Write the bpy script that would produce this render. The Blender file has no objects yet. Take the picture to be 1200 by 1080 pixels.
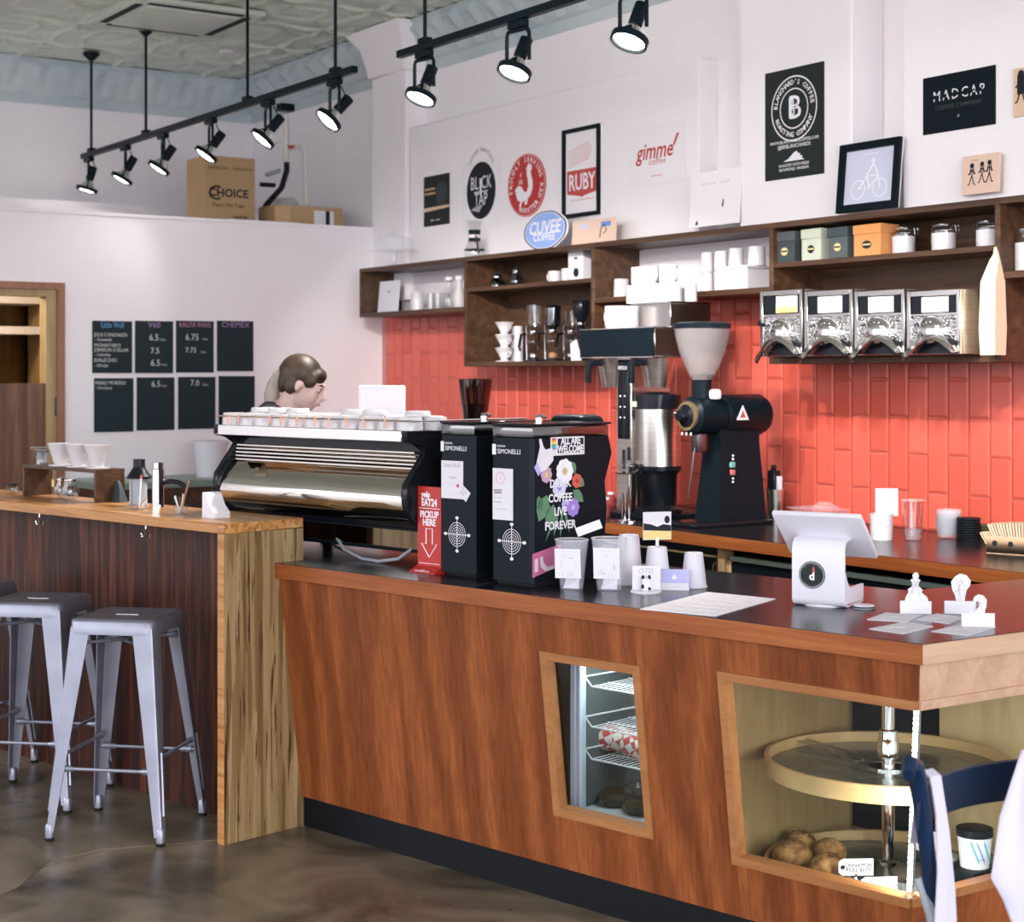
import bpy, bmesh, math, random
from mathutils import Vector, Matrix
random.seed(7)
S = bpy.context.scene
COL = S.collection
# ------------------------------------------------------------------ camera
F, HOR, EYE = 1940.0, 440.0, 1.6            # focal length and horizon row in px of the 1200x1080 frame, eye height
YAW = math.radians(56.17)
VD = Vector((-math.sin(YAW), math.cos(YAW), 0)); RD = Vector((math.cos(YAW), math.sin(YAW), 0))
cam = bpy.data.objects.new('camera', bpy.data.cameras.new('camera')); COL.objects.link(cam)
cam.location = (0, 0, EYE); cam.rotation_euler = (math.pi / 2, 0, YAW)
cam.data.sensor_width = 36; cam.data.lens = F / 1200 * 36; cam.data.shift_y = -(540 - HOR) / 1200
cam.data.dof.use_dof = True; cam.data.dof.focus_distance = 5.2; cam.data.dof.aperture_fstop = 5.0
cam.data.clip_start = 0.05
S.camera = cam
# ------------------------------------------------------------------ world, daylight, exposure
S.view_settings.view_transform = 'Standard'; S.view_settings.look = 'None'
S.view_settings.gamma = 1; S.view_settings.use_curve_mapping = False
S.view_settings.exposure = 1.32
W = bpy.data.worlds.new('world'); S.world = W; W.use_nodes = True
wn, wl = W.node_tree.nodes, W.node_tree.links
bg = wn['Background']; tc = wn.new('ShaderNodeTexCoord'); sx = wn.new('ShaderNodeSeparateXYZ'); rp = wn.new('ShaderNodeValToRGB')
wl.new(tc.outputs['Generated'], sx.inputs[0]); wl.new(sx.outputs['Z'], rp.inputs[0]); wl.new(rp.outputs[0], bg.inputs[0])
rp.color_ramp.elements[0].position = 0.0; rp.color_ramp.elements[0].color = (.32, .31, .33, 1)
rp.color_ramp.elements[1].position = .12; rp.color_ramp.elements[1].color = (.90, .92, 1.0, 1)
bg.inputs[1].default_value = 1.95
def area(name, loc, target, sx_, sy_, power, color):
    l = bpy.data.lights.new(name, 'AREA'); l.shape = 'RECTANGLE'; l.size = sx_; l.size_y = sy_; l.energy = power; l.color = color
    o = bpy.data.objects.new(name, l); COL.objects.link(o); o.location = loc
    o.rotation_euler = (Vector(target) - Vector(loc)).to_track_quat('-Z', 'Y').to_euler()
    return o
# assumed daylight: unseen area light where the street windows would be; the side stays open to the sky
area('assumed_daylight_front', (4.4, 0.3, 2.1), (-6, 2.6, 1.3), 5.0, 2.8, 115, (.95, .96, 1.0))

# bare unseen spots without track or fixture, assumed from the shelf shadows, aimed at the tiled wall; last row is added fill for the upper wall
def unseen_spot(loc, target, power, size=75, soft=.035):
    l = bpy.data.lights.new('unseen_spot', 'SPOT'); l.energy = power; l.spot_size = math.radians(size); l.spot_blend = .6; l.color = (1, .94, .88); l.shadow_soft_size = soft
    o = bpy.data.objects.new('unseen_spot', l); COL.objects.link(o); o.location = loc; o.rotation_euler = (Vector(target) - Vector(loc)).to_track_quat('-Z', 'Y').to_euler()
for k in range(6): unseen_spot((-5.2 + .6*k, 2.75, 2.98), (-6.3 + .62*k, 5.4, 1.12), 82, 42)
for k in range(3): unseen_spot((-5.0 + .5*k, 2.2, 2.98), (-8.9 + .9*k, 5.4, 1.45), 150, 27)
for k in range(4): unseen_spot((-5.0 + .9*k, 1.6, 3.0), (-7.6 + 1.2*k, 5.4, 2.75), 36, 60, .5)  # added wash lamps that brighten the upper wall, not fixtures of the shop

# ------------------------------------------------------------------ pixel -> place
def ray(px, py): return VD + RD * ((px - 600) / F) + Vector((0, 0, (HOR - py) / F))
EY = Vector((0, 0, EYE))
def onY(px, py, Y): d = ray(px, py); return EY + d * (Y / d.y)
def onX(px, py, X): d = ray(px, py); return EY + d * (X / d.x)
def onZ(px, py, Z): d = ray(px, py); return EY + d * ((Z - EYE) / d.z)
def atD(px, py, D): return EY + ray(px, py) * D
def onP(px, py, p, n): d = ray(px, py); return EY + d * ((Vector(p) - EY).dot(Vector(n)) / d.dot(Vector(n)))

# ------------------------------------------------------------------ mesh helper
class MB:
    def __init__(s): s.bm = bmesh.new(); s.M = None
    def _v(s, co):
        co = Vector(co)
        return s.bm.verts.new(s.M @ co if s.M else co)
    def face(s, pts):
        return s.bm.faces.new([s._v(p) for p in pts])
    def box(s, x0, x1, y0, y1, z0, z1, bev=0, seg=2):
        v = [s._v((x, y, z)) for x in (x0, x1) for y in (y0, y1) for z in (z0, z1)]
        fs = [s.bm.faces.new([v[i] for i in q]) for q in ((0,1,3,2),(4,6,7,5),(0,4,5,1),(2,3,7,6),(0,2,6,4),(1,5,7,3))]
        if bev:
            es = list({e for f in fs for e in f.edges})
            bmesh.ops.bevel(s.bm, geom=es, offset=bev, segments=seg, affect='EDGES', profile=.5)
        return s
    def hexa(s, p):            # 8 corners: bottom 4 ccw, top 4 ccw
        v = [s._v(q) for q in p]
        for q in ((3,2,1,0),(4,5,6,7),(0,1,5,4),(1,2,6,5),(2,3,7,6),(3,0,4,7)): s.bm.faces.new([v[i] for i in q])
        return s
    def prism(s, poly, a, b, axis='z', bev=0):
        def mk(u, w, t): return {'z': (u, w, t), 'y': (u, t, w), 'x': (t, u, w)}[axis]
        lo = [s._v(mk(u, w, a)) for u, w in poly]; hi = [s._v(mk(u, w, b)) for u, w in poly]
        n = len(poly); fs = [s.bm.faces.new(lo[::-1]), s.bm.faces.new(hi)]
        for i in range(n): fs.append(s.bm.faces.new([lo[i], lo[(i+1) % n], hi[(i+1) % n], hi[i]]))
        if bev:
            es = list({e for f in fs[:2] for e in f.edges})
            bmesh.ops.bevel(s.bm, geom=es, offset=bev, segments=2, affect='EDGES', profile=.5)
        return s
    def loft(s, rings, caps=True, closed=True):
        R = [[s._v(p) for p in r] for r in rings]; n = len(R[0])
        for a, b in zip(R, R[1:]):
            for i in range(n if closed else n - 1): s.bm.faces.new([a[i], a[(i+1) % n], b[(i+1) % n], b[i]])
        if caps and closed: s.bm.faces.new(R[0][::-1]); s.bm.faces.new(R[-1])
        return s
    def lathe(s, prof, seg=24, c=(0,0,0), axis='z', caps=True):
        cx, cy, cz = c; rings = []
        for r, h in prof:
            r = max(r, 1e-4); ring = []
            for i in range(seg):
                t = 2 * math.pi * i / seg; a, b = r * math.cos(t), r * math.sin(t)
                ring.append({'z': (cx+a, cy+b, cz+h), 'y': (cx+b, cy+h, cz+a), 'x': (cx+h, cy+a, cz+b)}[axis])
            rings.append(ring)
        return s.loft(rings, caps)
    def cyl(s, c, r, h, seg=16, axis='z', r2=None): return s.lathe([(r, 0), (r if r2 is None else r2, h)], seg, c, axis)
    def ball(s, c, r, sx=1, sy=1, sz=1, seg=14, rings=8):
        R = []
        for j in range(rings + 1):
            t = math.pi * j / rings; rr = max(math.sin(t) * r, 1e-4)
            R.append([(c[0] + rr*sx*math.cos(2*math.pi*i/seg), c[1] + rr*sy*math.sin(2*math.pi*i/seg), c[2] - r*sz*math.cos(t)) for i in range(seg)])
        return s.loft(R)
    def tube(s, pts, r, seg=8, closed=False):
        pts = [Vector(p) for p in pts]; n = len(pts); rings = []; prev = None
        rr = r if isinstance(r, (list, tuple)) else [r] * n
        for i, p in enumerate(pts):
            if closed: d = pts[(i+1) % n] - pts[i-1]
            else: d = pts[min(i+1, n-1)] - pts[max(i-1, 0)]
            d.normalize()
            if prev is None:
                a = Vector((0,0,1)) if abs(d.z) < .9 else Vector((1,0,0))
                prev = d.cross(a).normalized()
            u = (prev - d * prev.dot(d)).normalized(); prev = u; w = d.cross(u)
            rings.append([p + (u * math.cos(2*math.pi*k/seg) + w * math.sin(2*math.pi*k/seg)) * rr[i] for k in range(seg)])
        if closed: rings.append(rings[0]); return s.loft(rings, False)
        return s.loft(rings)
    def ribbon(s, pts, width_vec, th):       # flat strap along pts
        wv = Vector(width_vec); pts = [Vector(p) for p in pts]; rings = []
        for i, p in enumerate(pts):
            d = (pts[min(i+1, len(pts)-1)] - pts[max(i-1, 0)]).normalized(); nn = d.cross(wv).normalized() * th / 2; w2 = wv / 2
            rings.append([p - w2 - nn, p + w2 - nn, p + w2 + nn, p - w2 + nn])
        return s.loft(rings)
    def at(s, M): s.M = M; return s
    def mesh(s, name, mat, smooth=40):
        bm = s.bm
        bmesh.ops.remove_doubles(bm, verts=bm.verts, dist=1e-6)
        bmesh.ops.recalc_face_normals(bm, faces=bm.faces)
        if smooth:
            lim = math.radians(smooth)
            for f in bm.faces: f.smooth = True
            for e in bm.edges:
                if len(e.link_faces) == 2: e.smooth = e.calc_face_angle(0) < lim
        me = bpy.data.meshes.new(name); bm.to_mesh(me); bm.free()
        if mat: me.materials.append(MT[mat] if isinstance(mat, str) else mat)
        return me
    def build(s, name, mat, parent=None, loc=(0,0,0), rot=(0,0,0), smooth=40):
        return link(name, s.mesh(name, mat, smooth), parent, loc, rot)
def link(name, me, parent=None, loc=(0,0,0), rot=(0,0,0)):
    o = bpy.data.objects.new(name, me); COL.objects.link(o); o.parent = parent; o.location = loc; o.rotation_euler = rot
    return o
def tag(o, label, cat, group=None):
    o['label'] = label; o['category'] = cat
    if group: o['group'] = group
    return o
def thing(name, label, cat, loc=(0,0,0), rotz=0, group=None):
    o = bpy.data.objects.new(name, None); COL.objects.link(o); o.empty_display_size = .05
    o.location = loc; o.rotation_euler = (0, 0, rotz)
    return tag(o, label, cat, group)
def struct(o): o['kind'] = 'structure'; return o
def dup(root, loc, rotz=None, label=None, group=None, scale=None):
    r = root.copy(); COL.objects.link(r); r.location = loc
    if rotz is not None: r.rotation_euler = (0, 0, rotz)
    if label: r['label'] = label
    if group: r['group'] = group
    if scale: r.scale = scale
    for ch in list(root.children):
        c = ch.copy(); COL.objects.link(c); c.parent = r
        for g in ch.children:
            d = g.copy(); COL.objects.link(d); d.parent = c
    return r
def Rz(a): return Matrix.Rotation(a, 4, 'Z')
def Rx(a): return Matrix.Rotation(a, 4, 'X')
def Ry(a): return Matrix.Rotation(a, 4, 'Y')
def Tr(x, y, z): return Matrix.Translation((x, y, z))
def text(name, body, size, mat, parent, loc, rot, ext=.0003, align='CENTER', sx=1.0, sp=1.0, shear=0, bold=0, spl=1.0):
    c = bpy.data.curves.new(name, 'FONT'); c.body = body; c.size = size; c.align_x = align; c.align_y = 'CENTER'
    c.extrude = ext; c.space_character = sp; c.shear = shear; c.offset = bold; c.resolution_u = 2; c.space_line = spl
    t = bpy.data.objects.new(name, c); COL.objects.link(t); bpy.context.view_layer.update()
    me = bpy.data.meshes.new_from_object(t.evaluated_get(bpy.context.evaluated_depsgraph_get()))
    bpy.data.objects.remove(t); bpy.data.curves.remove(c)
    me.materials.clear(); me.materials.append(MT[mat])
    if sx != 1: me.transform(Matrix.Diagonal((sx, 1, 1, 1)))
    return link(name, me, parent, loc, rot)
def arc_text(name, body, radius, start, step, size, mat, parent, loc, rot, sy=1.0, inward=False, ext=.0003):
    # letters set round a circle in the local XY plane, joined into one piece of lettering
    bm = bmesh.new()
    for i, ch in enumerate(body):
        if ch == ' ': continue
        c = bpy.data.curves.new('letter', 'FONT'); c.body = ch; c.size = size; c.align_x = 'CENTER'; c.align_y = 'CENTER'; c.resolution_u = 1; c.extrude = ext; c.offset = size*.015
        t = bpy.data.objects.new('letter', c); COL.objects.link(t); bpy.context.view_layer.update()
        me = bpy.data.meshes.new_from_object(t.evaluated_get(bpy.context.evaluated_depsgraph_get()))
        bpy.data.objects.remove(t); bpy.data.curves.remove(c)
        a = start + i * step
        M = Matrix.Translation((radius*math.cos(a), radius*math.sin(a)*sy, 0)) @ Rz(a + (math.pi/2 if inward else -math.pi/2))
        me.transform(M); bm.from_mesh(me); bpy.data.meshes.remove(me)
    me = bpy.data.meshes.new(name); bm.to_mesh(me); bm.free(); me.materials.append(MT[mat])
    return link(name, me, parent, loc, rot)
# ------------------------------------------------------------------ materials (all procedural)
MT = {}
def mat(name, col, rough=.5, metal=0, spec=.5, trans=0, ior=1.45, emis=None, estr=0, alpha=1, coat=0):
    m = bpy.data.materials.new(name); m.use_nodes = True; b = m.node_tree.nodes['Principled BSDF']
    b.inputs['Base Color'].default_value = (*col, 1); b.inputs['Roughness'].default_value = rough; b.inputs['Metallic'].default_value = metal
    b.inputs['Specular IOR Level'].default_value = spec; b.inputs['Transmission Weight'].default_value = trans; b.inputs['IOR'].default_value = ior
    b.inputs['Alpha'].default_value = alpha; b.inputs['Coat Weight'].default_value = coat
    if emis: b.inputs['Emission Color'].default_value = (*emis, 1); b.inputs['Emission Strength'].default_value = estr
    MT[name] = m; return m
def nodes(m): return m.node_tree.nodes, m.node_tree.links, m.node_tree.nodes['Principled BSDF']
def coords(m, scale, rand=True, src='Object'):
    n, l, b = nodes(m); t = n.new('ShaderNodeTexCoord'); mp = n.new('ShaderNodeMapping'); mp.inputs['Scale'].default_value = scale
    l.new(t.outputs[src], mp.inputs[0])
    if rand:
        oi = n.new('ShaderNodeObjectInfo'); mm = n.new('ShaderNodeMath'); mm.operation = 'MULTIPLY'; mm.inputs[1].default_value = 13.7
        l.new(oi.outputs['Random'], mm.inputs[0]); l.new(mm.outputs[0], mp.inputs['Location'])
    return mp
def noise(m, vec, scale, detail=4, rough=.55, dist=0):
    n, l, b = nodes(m); x = n.new('ShaderNodeTexNoise'); x.inputs['Scale'].default_value = scale; x.inputs['Detail'].default_value = detail
    x.inputs['Roughness'].default_value = rough; x.inputs['Distortion'].default_value = dist; l.new(vec.outputs[0], x.inputs['Vector']); return x
def ramp(m, fac, stops):
    n, l, b = nodes(m); r = n.new('ShaderNodeValToRGB'); e = r.color_ramp.elements
    e[0].position, e[0].color = stops[0][0], (*stops[0][1], 1); e[1].position, e[1].color = stops[1][0], (*stops[1][1], 1)
    for p, c in stops[2:]: k = e.new(p); k.color = (*c, 1)
    l.new(fac.outputs[0], r.inputs[0]); return r
def bump(m, fac, strength=.1, dist=.002):
    n, l, b = nodes(m); x = n.new('ShaderNodeBump'); x.inputs['Strength'].default_value = strength; x.inputs['Distance'].default_value = dist
    l.new(fac.outputs[0], x.inputs['Height']); l.new(x.outputs[0], b.inputs['Normal'])
def mottled(name, c1, c2, scale=3, rough=.5, metal=0, stretch=(1,1,1), detail=5, bmp=0, spec=.5, lo=.35, hi=.65, rand=True, src='Object', dist=0):
    m = mat(name, c1, rough, metal, spec); n, l, b = nodes(m); mp = coords(m, stretch, rand, src); x = noise(m, mp, scale, detail, dist=dist)
    r = ramp(m, x, [(lo, c1), (hi, c2)]); l.new(r.outputs[0], b.inputs['Base Color'])
    if bmp: bump(m, x, bmp)
    return m
def wood(name, stops, axis='z', scale=1.0, stretch=14, rough=.4, dist=1.2, fine=.35, src='Object', spec=.5, rand=True, bmp=.05):
    m = mat(name, stops[0][1], rough, 0, spec); n, l, b = nodes(m)
    sc = {'x': (1, stretch, stretch), 'y': (stretch, 1, stretch), 'z': (stretch, stretch, 1)}[axis]
    mp = coords(m, tuple(k*scale for k in sc), rand, src); x = noise(m, mp, 1.0, 3, .5, dist); y = noise(m, mp, 6.0, 4, .6, .2)
    mx = n.new('ShaderNodeMix'); mx.data_type = 'FLOAT'; mx.inputs[0].default_value = fine; l.new(x.outputs[0], mx.inputs[2]); l.new(y.outputs[0], mx.inputs[3])
    r = ramp(m, mx, stops); l.new(r.outputs[0], b.inputs['Base Color']); bump(m, y, bmp, .001); return m
# setting
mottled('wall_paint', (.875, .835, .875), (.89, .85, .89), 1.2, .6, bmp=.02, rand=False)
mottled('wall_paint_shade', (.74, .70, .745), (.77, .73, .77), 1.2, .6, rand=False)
mottled('tin_ceiling', (.52, .58, .51), (.62, .67, .59), 2.0, .34, bmp=.03, spec=.4)
mottled('tin_crown', (.44, .52, .56), (.54, .61, .64), 2.0, .45, spec=.4)
m = mottled('concrete_floor', (.050, .039, .028), (.27, .215, .150), 2.3, .30, detail=10, rand=False, dist=1.0, lo=.34, hi=.70, spec=.35)
n, l, b = nodes(m); mp = coords(m, (1,1,1), False); x = noise(m, mp, 2.2, 6, .6, .5); r = ramp(m, x, [(.3, (.22,.22,.22)), (.7, (.42,.42,.42))]); l.new(r.outputs[0], b.inputs['Roughness'])
m = mat('red_tile', (.62, .10, .065), .16, 0, .5); n, l, b = nodes(m)
oi = n.new('ShaderNodeObjectInfo'); r = ramp(m, oi, [(0, (.54, .088, .060)), (1, (.62, .112, .080))]); l.new(oi.outputs['Random'], r.inputs[0]); l.new(r.outputs[0], b.inputs['Base Color'])
mat('grout', (.52, .22, .19), .9)
mat('baseboard_black', (.005, .006, .008), .5, 0, .2)
# woods
def veneer(name, stops, rough=.42):
    # flat-cut veneer: nested tall arches plus fine streaks
    m = mat(name, stops[0][1], rough, 0, .25); n, l, b = nodes(m); mp = coords(m, (1, 1, .20), True); dn = noise(m, mp, 2.2, 2, .5)
    wv = n.new('ShaderNodeTexWave'); wv.bands_direction = 'X'; wv.inputs['Scale'].default_value = 1.7; wv.inputs['Distortion'].default_value = 12; wv.inputs['Detail'].default_value = 2.5; wv.inputs['Detail Scale'].default_value = 1.2; wv.inputs['Detail Roughness'].default_value = .5
    l.new(mp.outputs[0], wv.inputs[0]); mp2 = coords(m, (34, 34, 1.1), True); st = noise(m, mp2, 2.0, 4, .6, .3)
    a = n.new('ShaderNodeMix'); a.data_type = 'FLOAT'; a.inputs[0].default_value = .72; l.new(wv.outputs['Fac'], a.inputs[2]); l.new(st.outputs[0], a.inputs[3])
    c = n.new('ShaderNodeMix'); c.data_type = 'FLOAT'; c.inputs[0].default_value = .22; l.new(a.outputs[0], c.inputs[2]); l.new(dn.outputs[0], c.inputs[3])
    r = ramp(m, c, stops); l.new(r.outputs[0], b.inputs['Base Color']); bump(m, st, .04, .001)
veneer('veneer', [(.28, (.125, .032, .0095)), (.44, (.180, .049, .0145)), (.54, (.220, .062, .0185)), (.72, (.33, .102, .031))])
wood('edge_wood', [(.3, (.20, .052, .014)), (.5, (.29, .083, .022)), (.7, (.39, .135, .040))], 'x', 1.2, 18, .38, .8, spec=.3)
wood('end_wood_lit', [(.3, (.42, .25, .16)), (.5, (.50, .32, .21)), (.7, (.58, .38, .26))], 'x', 1.2, 14, .4, .8)  # counter end only: window light painted in as paler wood
wood('frame_wood', [(.3, (.27, .105, .034)), (.5, (.35, .145, .050)), (.7, (.44, .20, .078))], 'x', 1.5, 16, .4, .6)
wood('bar_panel_wood', [(.3, (.010, .003, .0025)), (.48, (.032, .009, .006)), (.58, (.085, .024, .011)), (.72, (.19, .060, .024))], 'z', 1.1, 22, .36, 1.0, spec=.22)
wood('walnut', [(.3, (.030, .013, .007)), (.5, (.070, .032, .016)), (.7, (.125, .062, .031))], 'x', 1.3, 16, .45, .8)
wood('door_wood', [(.3, (.085, .038, .022)), (.5, (.16, .078, .044)), (.7, (.27, .145, .085))], 'z', 1.2, 20, .4, .5)
wood('door_trim', [(.3, (.22, .095, .055)), (.5, (.30, .14, .085)), (.7, (.37, .18, .11))], 'z', 1.2, 20, .45, .5)
wood('maple', [(.3, (.26, .165, .070)), (.5, (.33, .22, .10)), (.7, (.41, .28, .14))], 'z', 1.0, 8, .5, 1.0)
wood('maple_rim', [(.3, (.46, .29, .125)), (.6, (.56, .37, .18))], 'x', 1.0, 8, .45, 1.0)
wood('raw_ply', [(.3, (.35, .24, .12)), (.5, (.45, .33, .17)), (.7, (.56, .42, .23))], 'z', .8, 6, .55, 1.6)
# parallel-strand lumber of the bar: long pale strands with dark voids
def strand(name, axis, c):
    m = mat(name, c[1], .30); n, l, b = nodes(m)
    st = 22; sc = {'x': (1, st, st), 'z': (st, st, 1)}[axis]
    mp = coords(m, sc, False); v = n.new('ShaderNodeTexVoronoi'); v.inputs['Scale'].default_value = 3.2; v.inputs['Randomness'].default_value = 1
    dz = noise(m, mp, 1.6, 4, .6); ad = n.new('ShaderNodeMix'); ad.data_type = 'VECTOR'; ad.inputs[0].default_value = .16
    l.new(mp.outputs[0], ad.inputs[4]); l.new(dz.outputs['Color'], ad.inputs[5]); l.new(ad.outputs[1], v.inputs['Vector'])
    sp = n.new('ShaderNodeSeparateColor'); l.new(v.outputs['Color'], sp.inputs[0])
    r1 = ramp(m, sp, [(0, c[0]), (.5, c[1]), (1, c[2])]); r1.color_ramp.interpolation = 'LINEAR'
    x = noise(m, mp, 2.3, 5, .68, .5); r2 = ramp(m, x, [(.57, (0,0,0)), (.63, (1,1,1))])
    mx = n.new('ShaderNodeMix'); mx.data_type = 'RGBA'; l.new(r2.outputs[0], mx.inputs[0]); l.new(r1.outputs[0], mx.inputs[6]); mx.inputs[7].default_value = (*c[3], 1)
    l.new(mx.outputs[2], b.inputs['Base Color']); bump(m, x, .08, .002); return m
strand('strand_leg', 'z', [(.145, .083, .034), (.265, .168, .074), (.38, .265, .132), (.04, .019, .010)])
strand('strand_top', 'x', [(.34, .135, .036), (.48, .215, .064), (.60, .33, .125), (.15, .055, .018)])
wood('strand_edge', [(.3, (.20, .070, .020)), (.45, (.44, .19, .058)), (.7, (.55, .29, .11))], 'x', 2, 24, .35, .6)
# plain finishes
for nm, c, ro in (('white_plastic', (.70, .68, .745), .35), ('white_ceramic', (.60, .575, .60), .18), ('paper', (.73, .70, .755), .8), ('paper_cup', (.66, .64, .70), .55),
                  ('black_plastic', (.007, .010, .014), .38), ('black_gloss', (.008, .010, .014), .12), ('black_satin', (.0045, .0095, .0145), .34), ('laminate', (.012, .014, .017), .22),
                  ('black_rubber', (.012, .012, .014), .7), ('ink', (.015, .017, .022), .7), ('chalkboard', (.018, .030, .038), .75), ('charcoal_print', (.018, .024, .024), .55),
                  ('red_print', (.50, .035, .032), .6), ('sign_red', (.46, .025, .018), .35), ('blue_print', (.15, .26, .62), .5), ('navy_print', (.03, .05, .14), .5), ('ruby_print', (.52, .075, .07), .6), ('ruby_pale', (.72, .42, .42), .6),
                  ('pink_print', (.62, .16, .33), .5), ('lilac_card', (.46, .45, .78), .5), ('white_print', (.82, .80, .86), .7), ('grey_print', (.42, .40, .44), .7), ('pale_grey_print', (.66, .63, .68), .7),
                  ('chalk_white', (.62, .64, .62), .9), ('chalk_blue', (.13, .33, .60), .9), ('chalk_purple', (.36, .22, .42), .9), ('chalk_pink', (.55, .25, .38), .9),
                  ('cream_board', (.72, .52, .36), .7), ('peach_board', (.76, .55, .44), .7), ('tan_card', (.55, .36, .20), .8), ('kraft_sleeve', (.66, .44, .27), .8), ('kraft_pale', (.74, .58, .42), .8),
                  ('grey_box', (.045, .058, .066), .6), ('sage_box', (.42, .45, .37), .6), ('slate_box', (.07, .085, .088), .6), ('orange_box', (.58, .25, .085), .6), ('gold_print', (.55, .48, .22), .5),
                  ('orange_clip', (.80, .40, .28), .5), ('yellow_print', (.72, .55, .22), .6), ('green_leaf', (.10, .24, .13), .6), ('purple_petal', (.33, .22, .62), .6), ('red_petal', (.60, .12, .08), .6), ('mauve_petal', (.55, .33, .45), .6),
                  ('flag_orange', (.80, .30, .06), .5), ('flag_yellow', (.80, .65, .10), .5), ('flag_green', (.10, .40, .15), .5), ('cyan_print', (.05, .42, .55), .5), ('amber_sticker', (.55, .16, .13), .5), ('teal_button', (.16, .42, .42), .5),
                  ('navy_metal', (.005, .018, .050), .30), ('fabric_white', (.56, .53, .64), .85), ('fabric_black', (.012, .013, .018), .85), ('green_trim', (.20, .27, .23), .35), ('flesh', (.62, .44, .40), .5),
                  ('lip', (.50, .25, .24), .5), ('water_red', (.30, .05, .05), .3), ('parchment', (.74, .72, .78), .7), ('insul_grey', (.30, .33, .37), .6), ('pipe_white', (.72, .68, .66), .5), ('olive_wrap', (.05, .055, .02), .22), ('duct_grey', (.55, .57, .55), .5)):
    mat(nm, c, ro)
    if nm.startswith('black') or nm in ('laminate', 'chalkboard', 'charcoal_print', 'ink', 'slate_box', 'grey_box'): MT[nm].node_tree.nodes['Principled BSDF'].inputs['Specular IOR Level'].default_value = .13 if nm == 'black_satin' else .25
mat('brass_ring', (.34, .27, .15), .35, .6); mat('poster_white', (.85, .82, .86), .8); mat('strip_glow', (.70, .76, .95), .3); mottled('floor_patch', (.10, .078, .053), (.27, .21, .145), 3, .33, detail=8, spec=.35, rand=False); mat('steel', (.62, .60, .58), .22, 1); mat('chrome', (.80, .80, .82), .06, 1); mat('dark_steel', (.20, .20, .21), .3, 1)
m = mottled('stool_metal', (.23, .235, .29), (.29, .295, .355), 6, .36, .62, rand=False); m = mottled('brushed', (.60, .57, .53), (.72, .69, .65), 4, .28, 1, (1, 1, 30))
mat('mirror_bronze', (.55, .52, .47), .07, 1); mat('aluminium', (.55, .58, .66), .35, 1)
mat('hammered', (.66, .65, .64), .18, 1); n, l, b = nodes(MT['hammered']); v = n.new('ShaderNodeTexVoronoi'); v.inputs['Scale'].default_value = 95; mp = coords(MT['hammered'], (1,1,1), False); l.new(mp.outputs[0], v.inputs[0]); bump(MT['hammered'], v, .9, .004)
def glassy(name, col, rough=.0, tint=.82, gloss=.12):
    # thin clear sheet or shell: mostly see-through with a fresnel sheen
    m = bpy.data.materials.new(name); m.use_nodes = True; n, l = m.node_tree.nodes, m.node_tree.links; n.clear()
    o = n.new('ShaderNodeOutputMaterial'); t = n.new('ShaderNodeBsdfTransparent'); t.inputs[0].default_value = (*[c*tint + (1-tint)*0 for c in col], 1)
    g = n.new('ShaderNodeBsdfGlossy'); g.inputs['Roughness'].default_value = rough + .03; g.inputs[0].default_value = (1, 1, 1, 1)
    lw = n.new('ShaderNodeLayerWeight'); lw.inputs[0].default_value = .35; mm = n.new('ShaderNodeMath'); mm.operation = 'MULTIPLY_ADD'; mm.inputs[1].default_value = .8; mm.inputs[2].default_value = gloss * .4
    l.new(lw.outputs['Fresnel'], mm.inputs[0]); mm.use_clamp = True; x = n.new('ShaderNodeMixShader'); gm = n.new('ShaderNodeNewGeometry'); iv = n.new('ShaderNodeMath'); iv.operation = 'SUBTRACT'; iv.inputs[0].default_value = 1; l.new(gm.outputs['Backfacing'], iv.inputs[1]); ml = n.new('ShaderNodeMath'); ml.operation = 'MULTIPLY'; l.new(mm.outputs[0], ml.inputs[0]); l.new(iv.outputs[0], ml.inputs[1]); l.new(ml.outputs[0], x.inputs[0]); l.new(t.outputs[0], x.inputs[1]); l.new(g.outputs[0], x.inputs[2]); l.new(x.outputs[0], o.inputs[0])
    MT[name] = m; return m
def hazy(name, col, a, rough=.2):
    # cloudy plastic: part clear, part white scatter
    m = mat(name, col, rough); n, l, b = nodes(m); t = n.new('ShaderNodeBsdfTransparent'); x = n.new('ShaderNodeMixShader'); x.inputs[0].default_value = a
    l.new(t.outputs[0], x.inputs[1]); l.new(b.outputs[0], x.inputs[2]); l.new(x.outputs[0], n['Material Output'].inputs[0])
glassy('glass', (1, 1, 1), 0, .93); glassy('window_glass', (.97, 1, .98), 0, .96, 0); glassy('smoke_plastic', (.33, .22, .22), .05, .6); hazy('frosted_plastic', (.74, .70, .72), .55)
hazy('clear_plastic', (.80, .82, .92), .16); hazy('hopper_plastic', (.42, .39, .40), .30); glassy('grey_plastic', (.50, .56, .60), .05, .62, .3); glassy('door_glass', (.95, .90, .78), 0, .95, .04)
mat('lamp_face', (1, 1, 1), .4, emis=(1, .95, .88), estr=9); mat('led', (1, 1, 1), .4, emis=(1, .96, .92), estr=4.5)
mottled('hair', (.014, .008, .005), (.085, .048, .026), 8, .45, 0, (1.2, 1.2, .35)); mottled('hair_tail', (.22, .17, .14), (.42, .36, .33), 9, .5, 0, (3, 3, .5))
mottled('pastry', (.16, .062, .018), (.52, .27, .095), 34, .75, bmp=.5); mottled('cookie', (.20, .10, .045), (.42, .24, .12), 26, .75, bmp=.4); mottled('cocoa', (.018, .012, .010), (.05, .032, .025), 30, .7, bmp=.4)
mottled('bagel', (.014, .011, .005), (.09, .055, .018), 14, .25, bmp=.2); mottled('cardboard', (.40, .26, .13), (.46, .30, .16), 3, .8); mottled('tray_stone', (.09, .10, .085), (.15, .16, .13), 5, .18, 0, (1, 6, 1))
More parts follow.
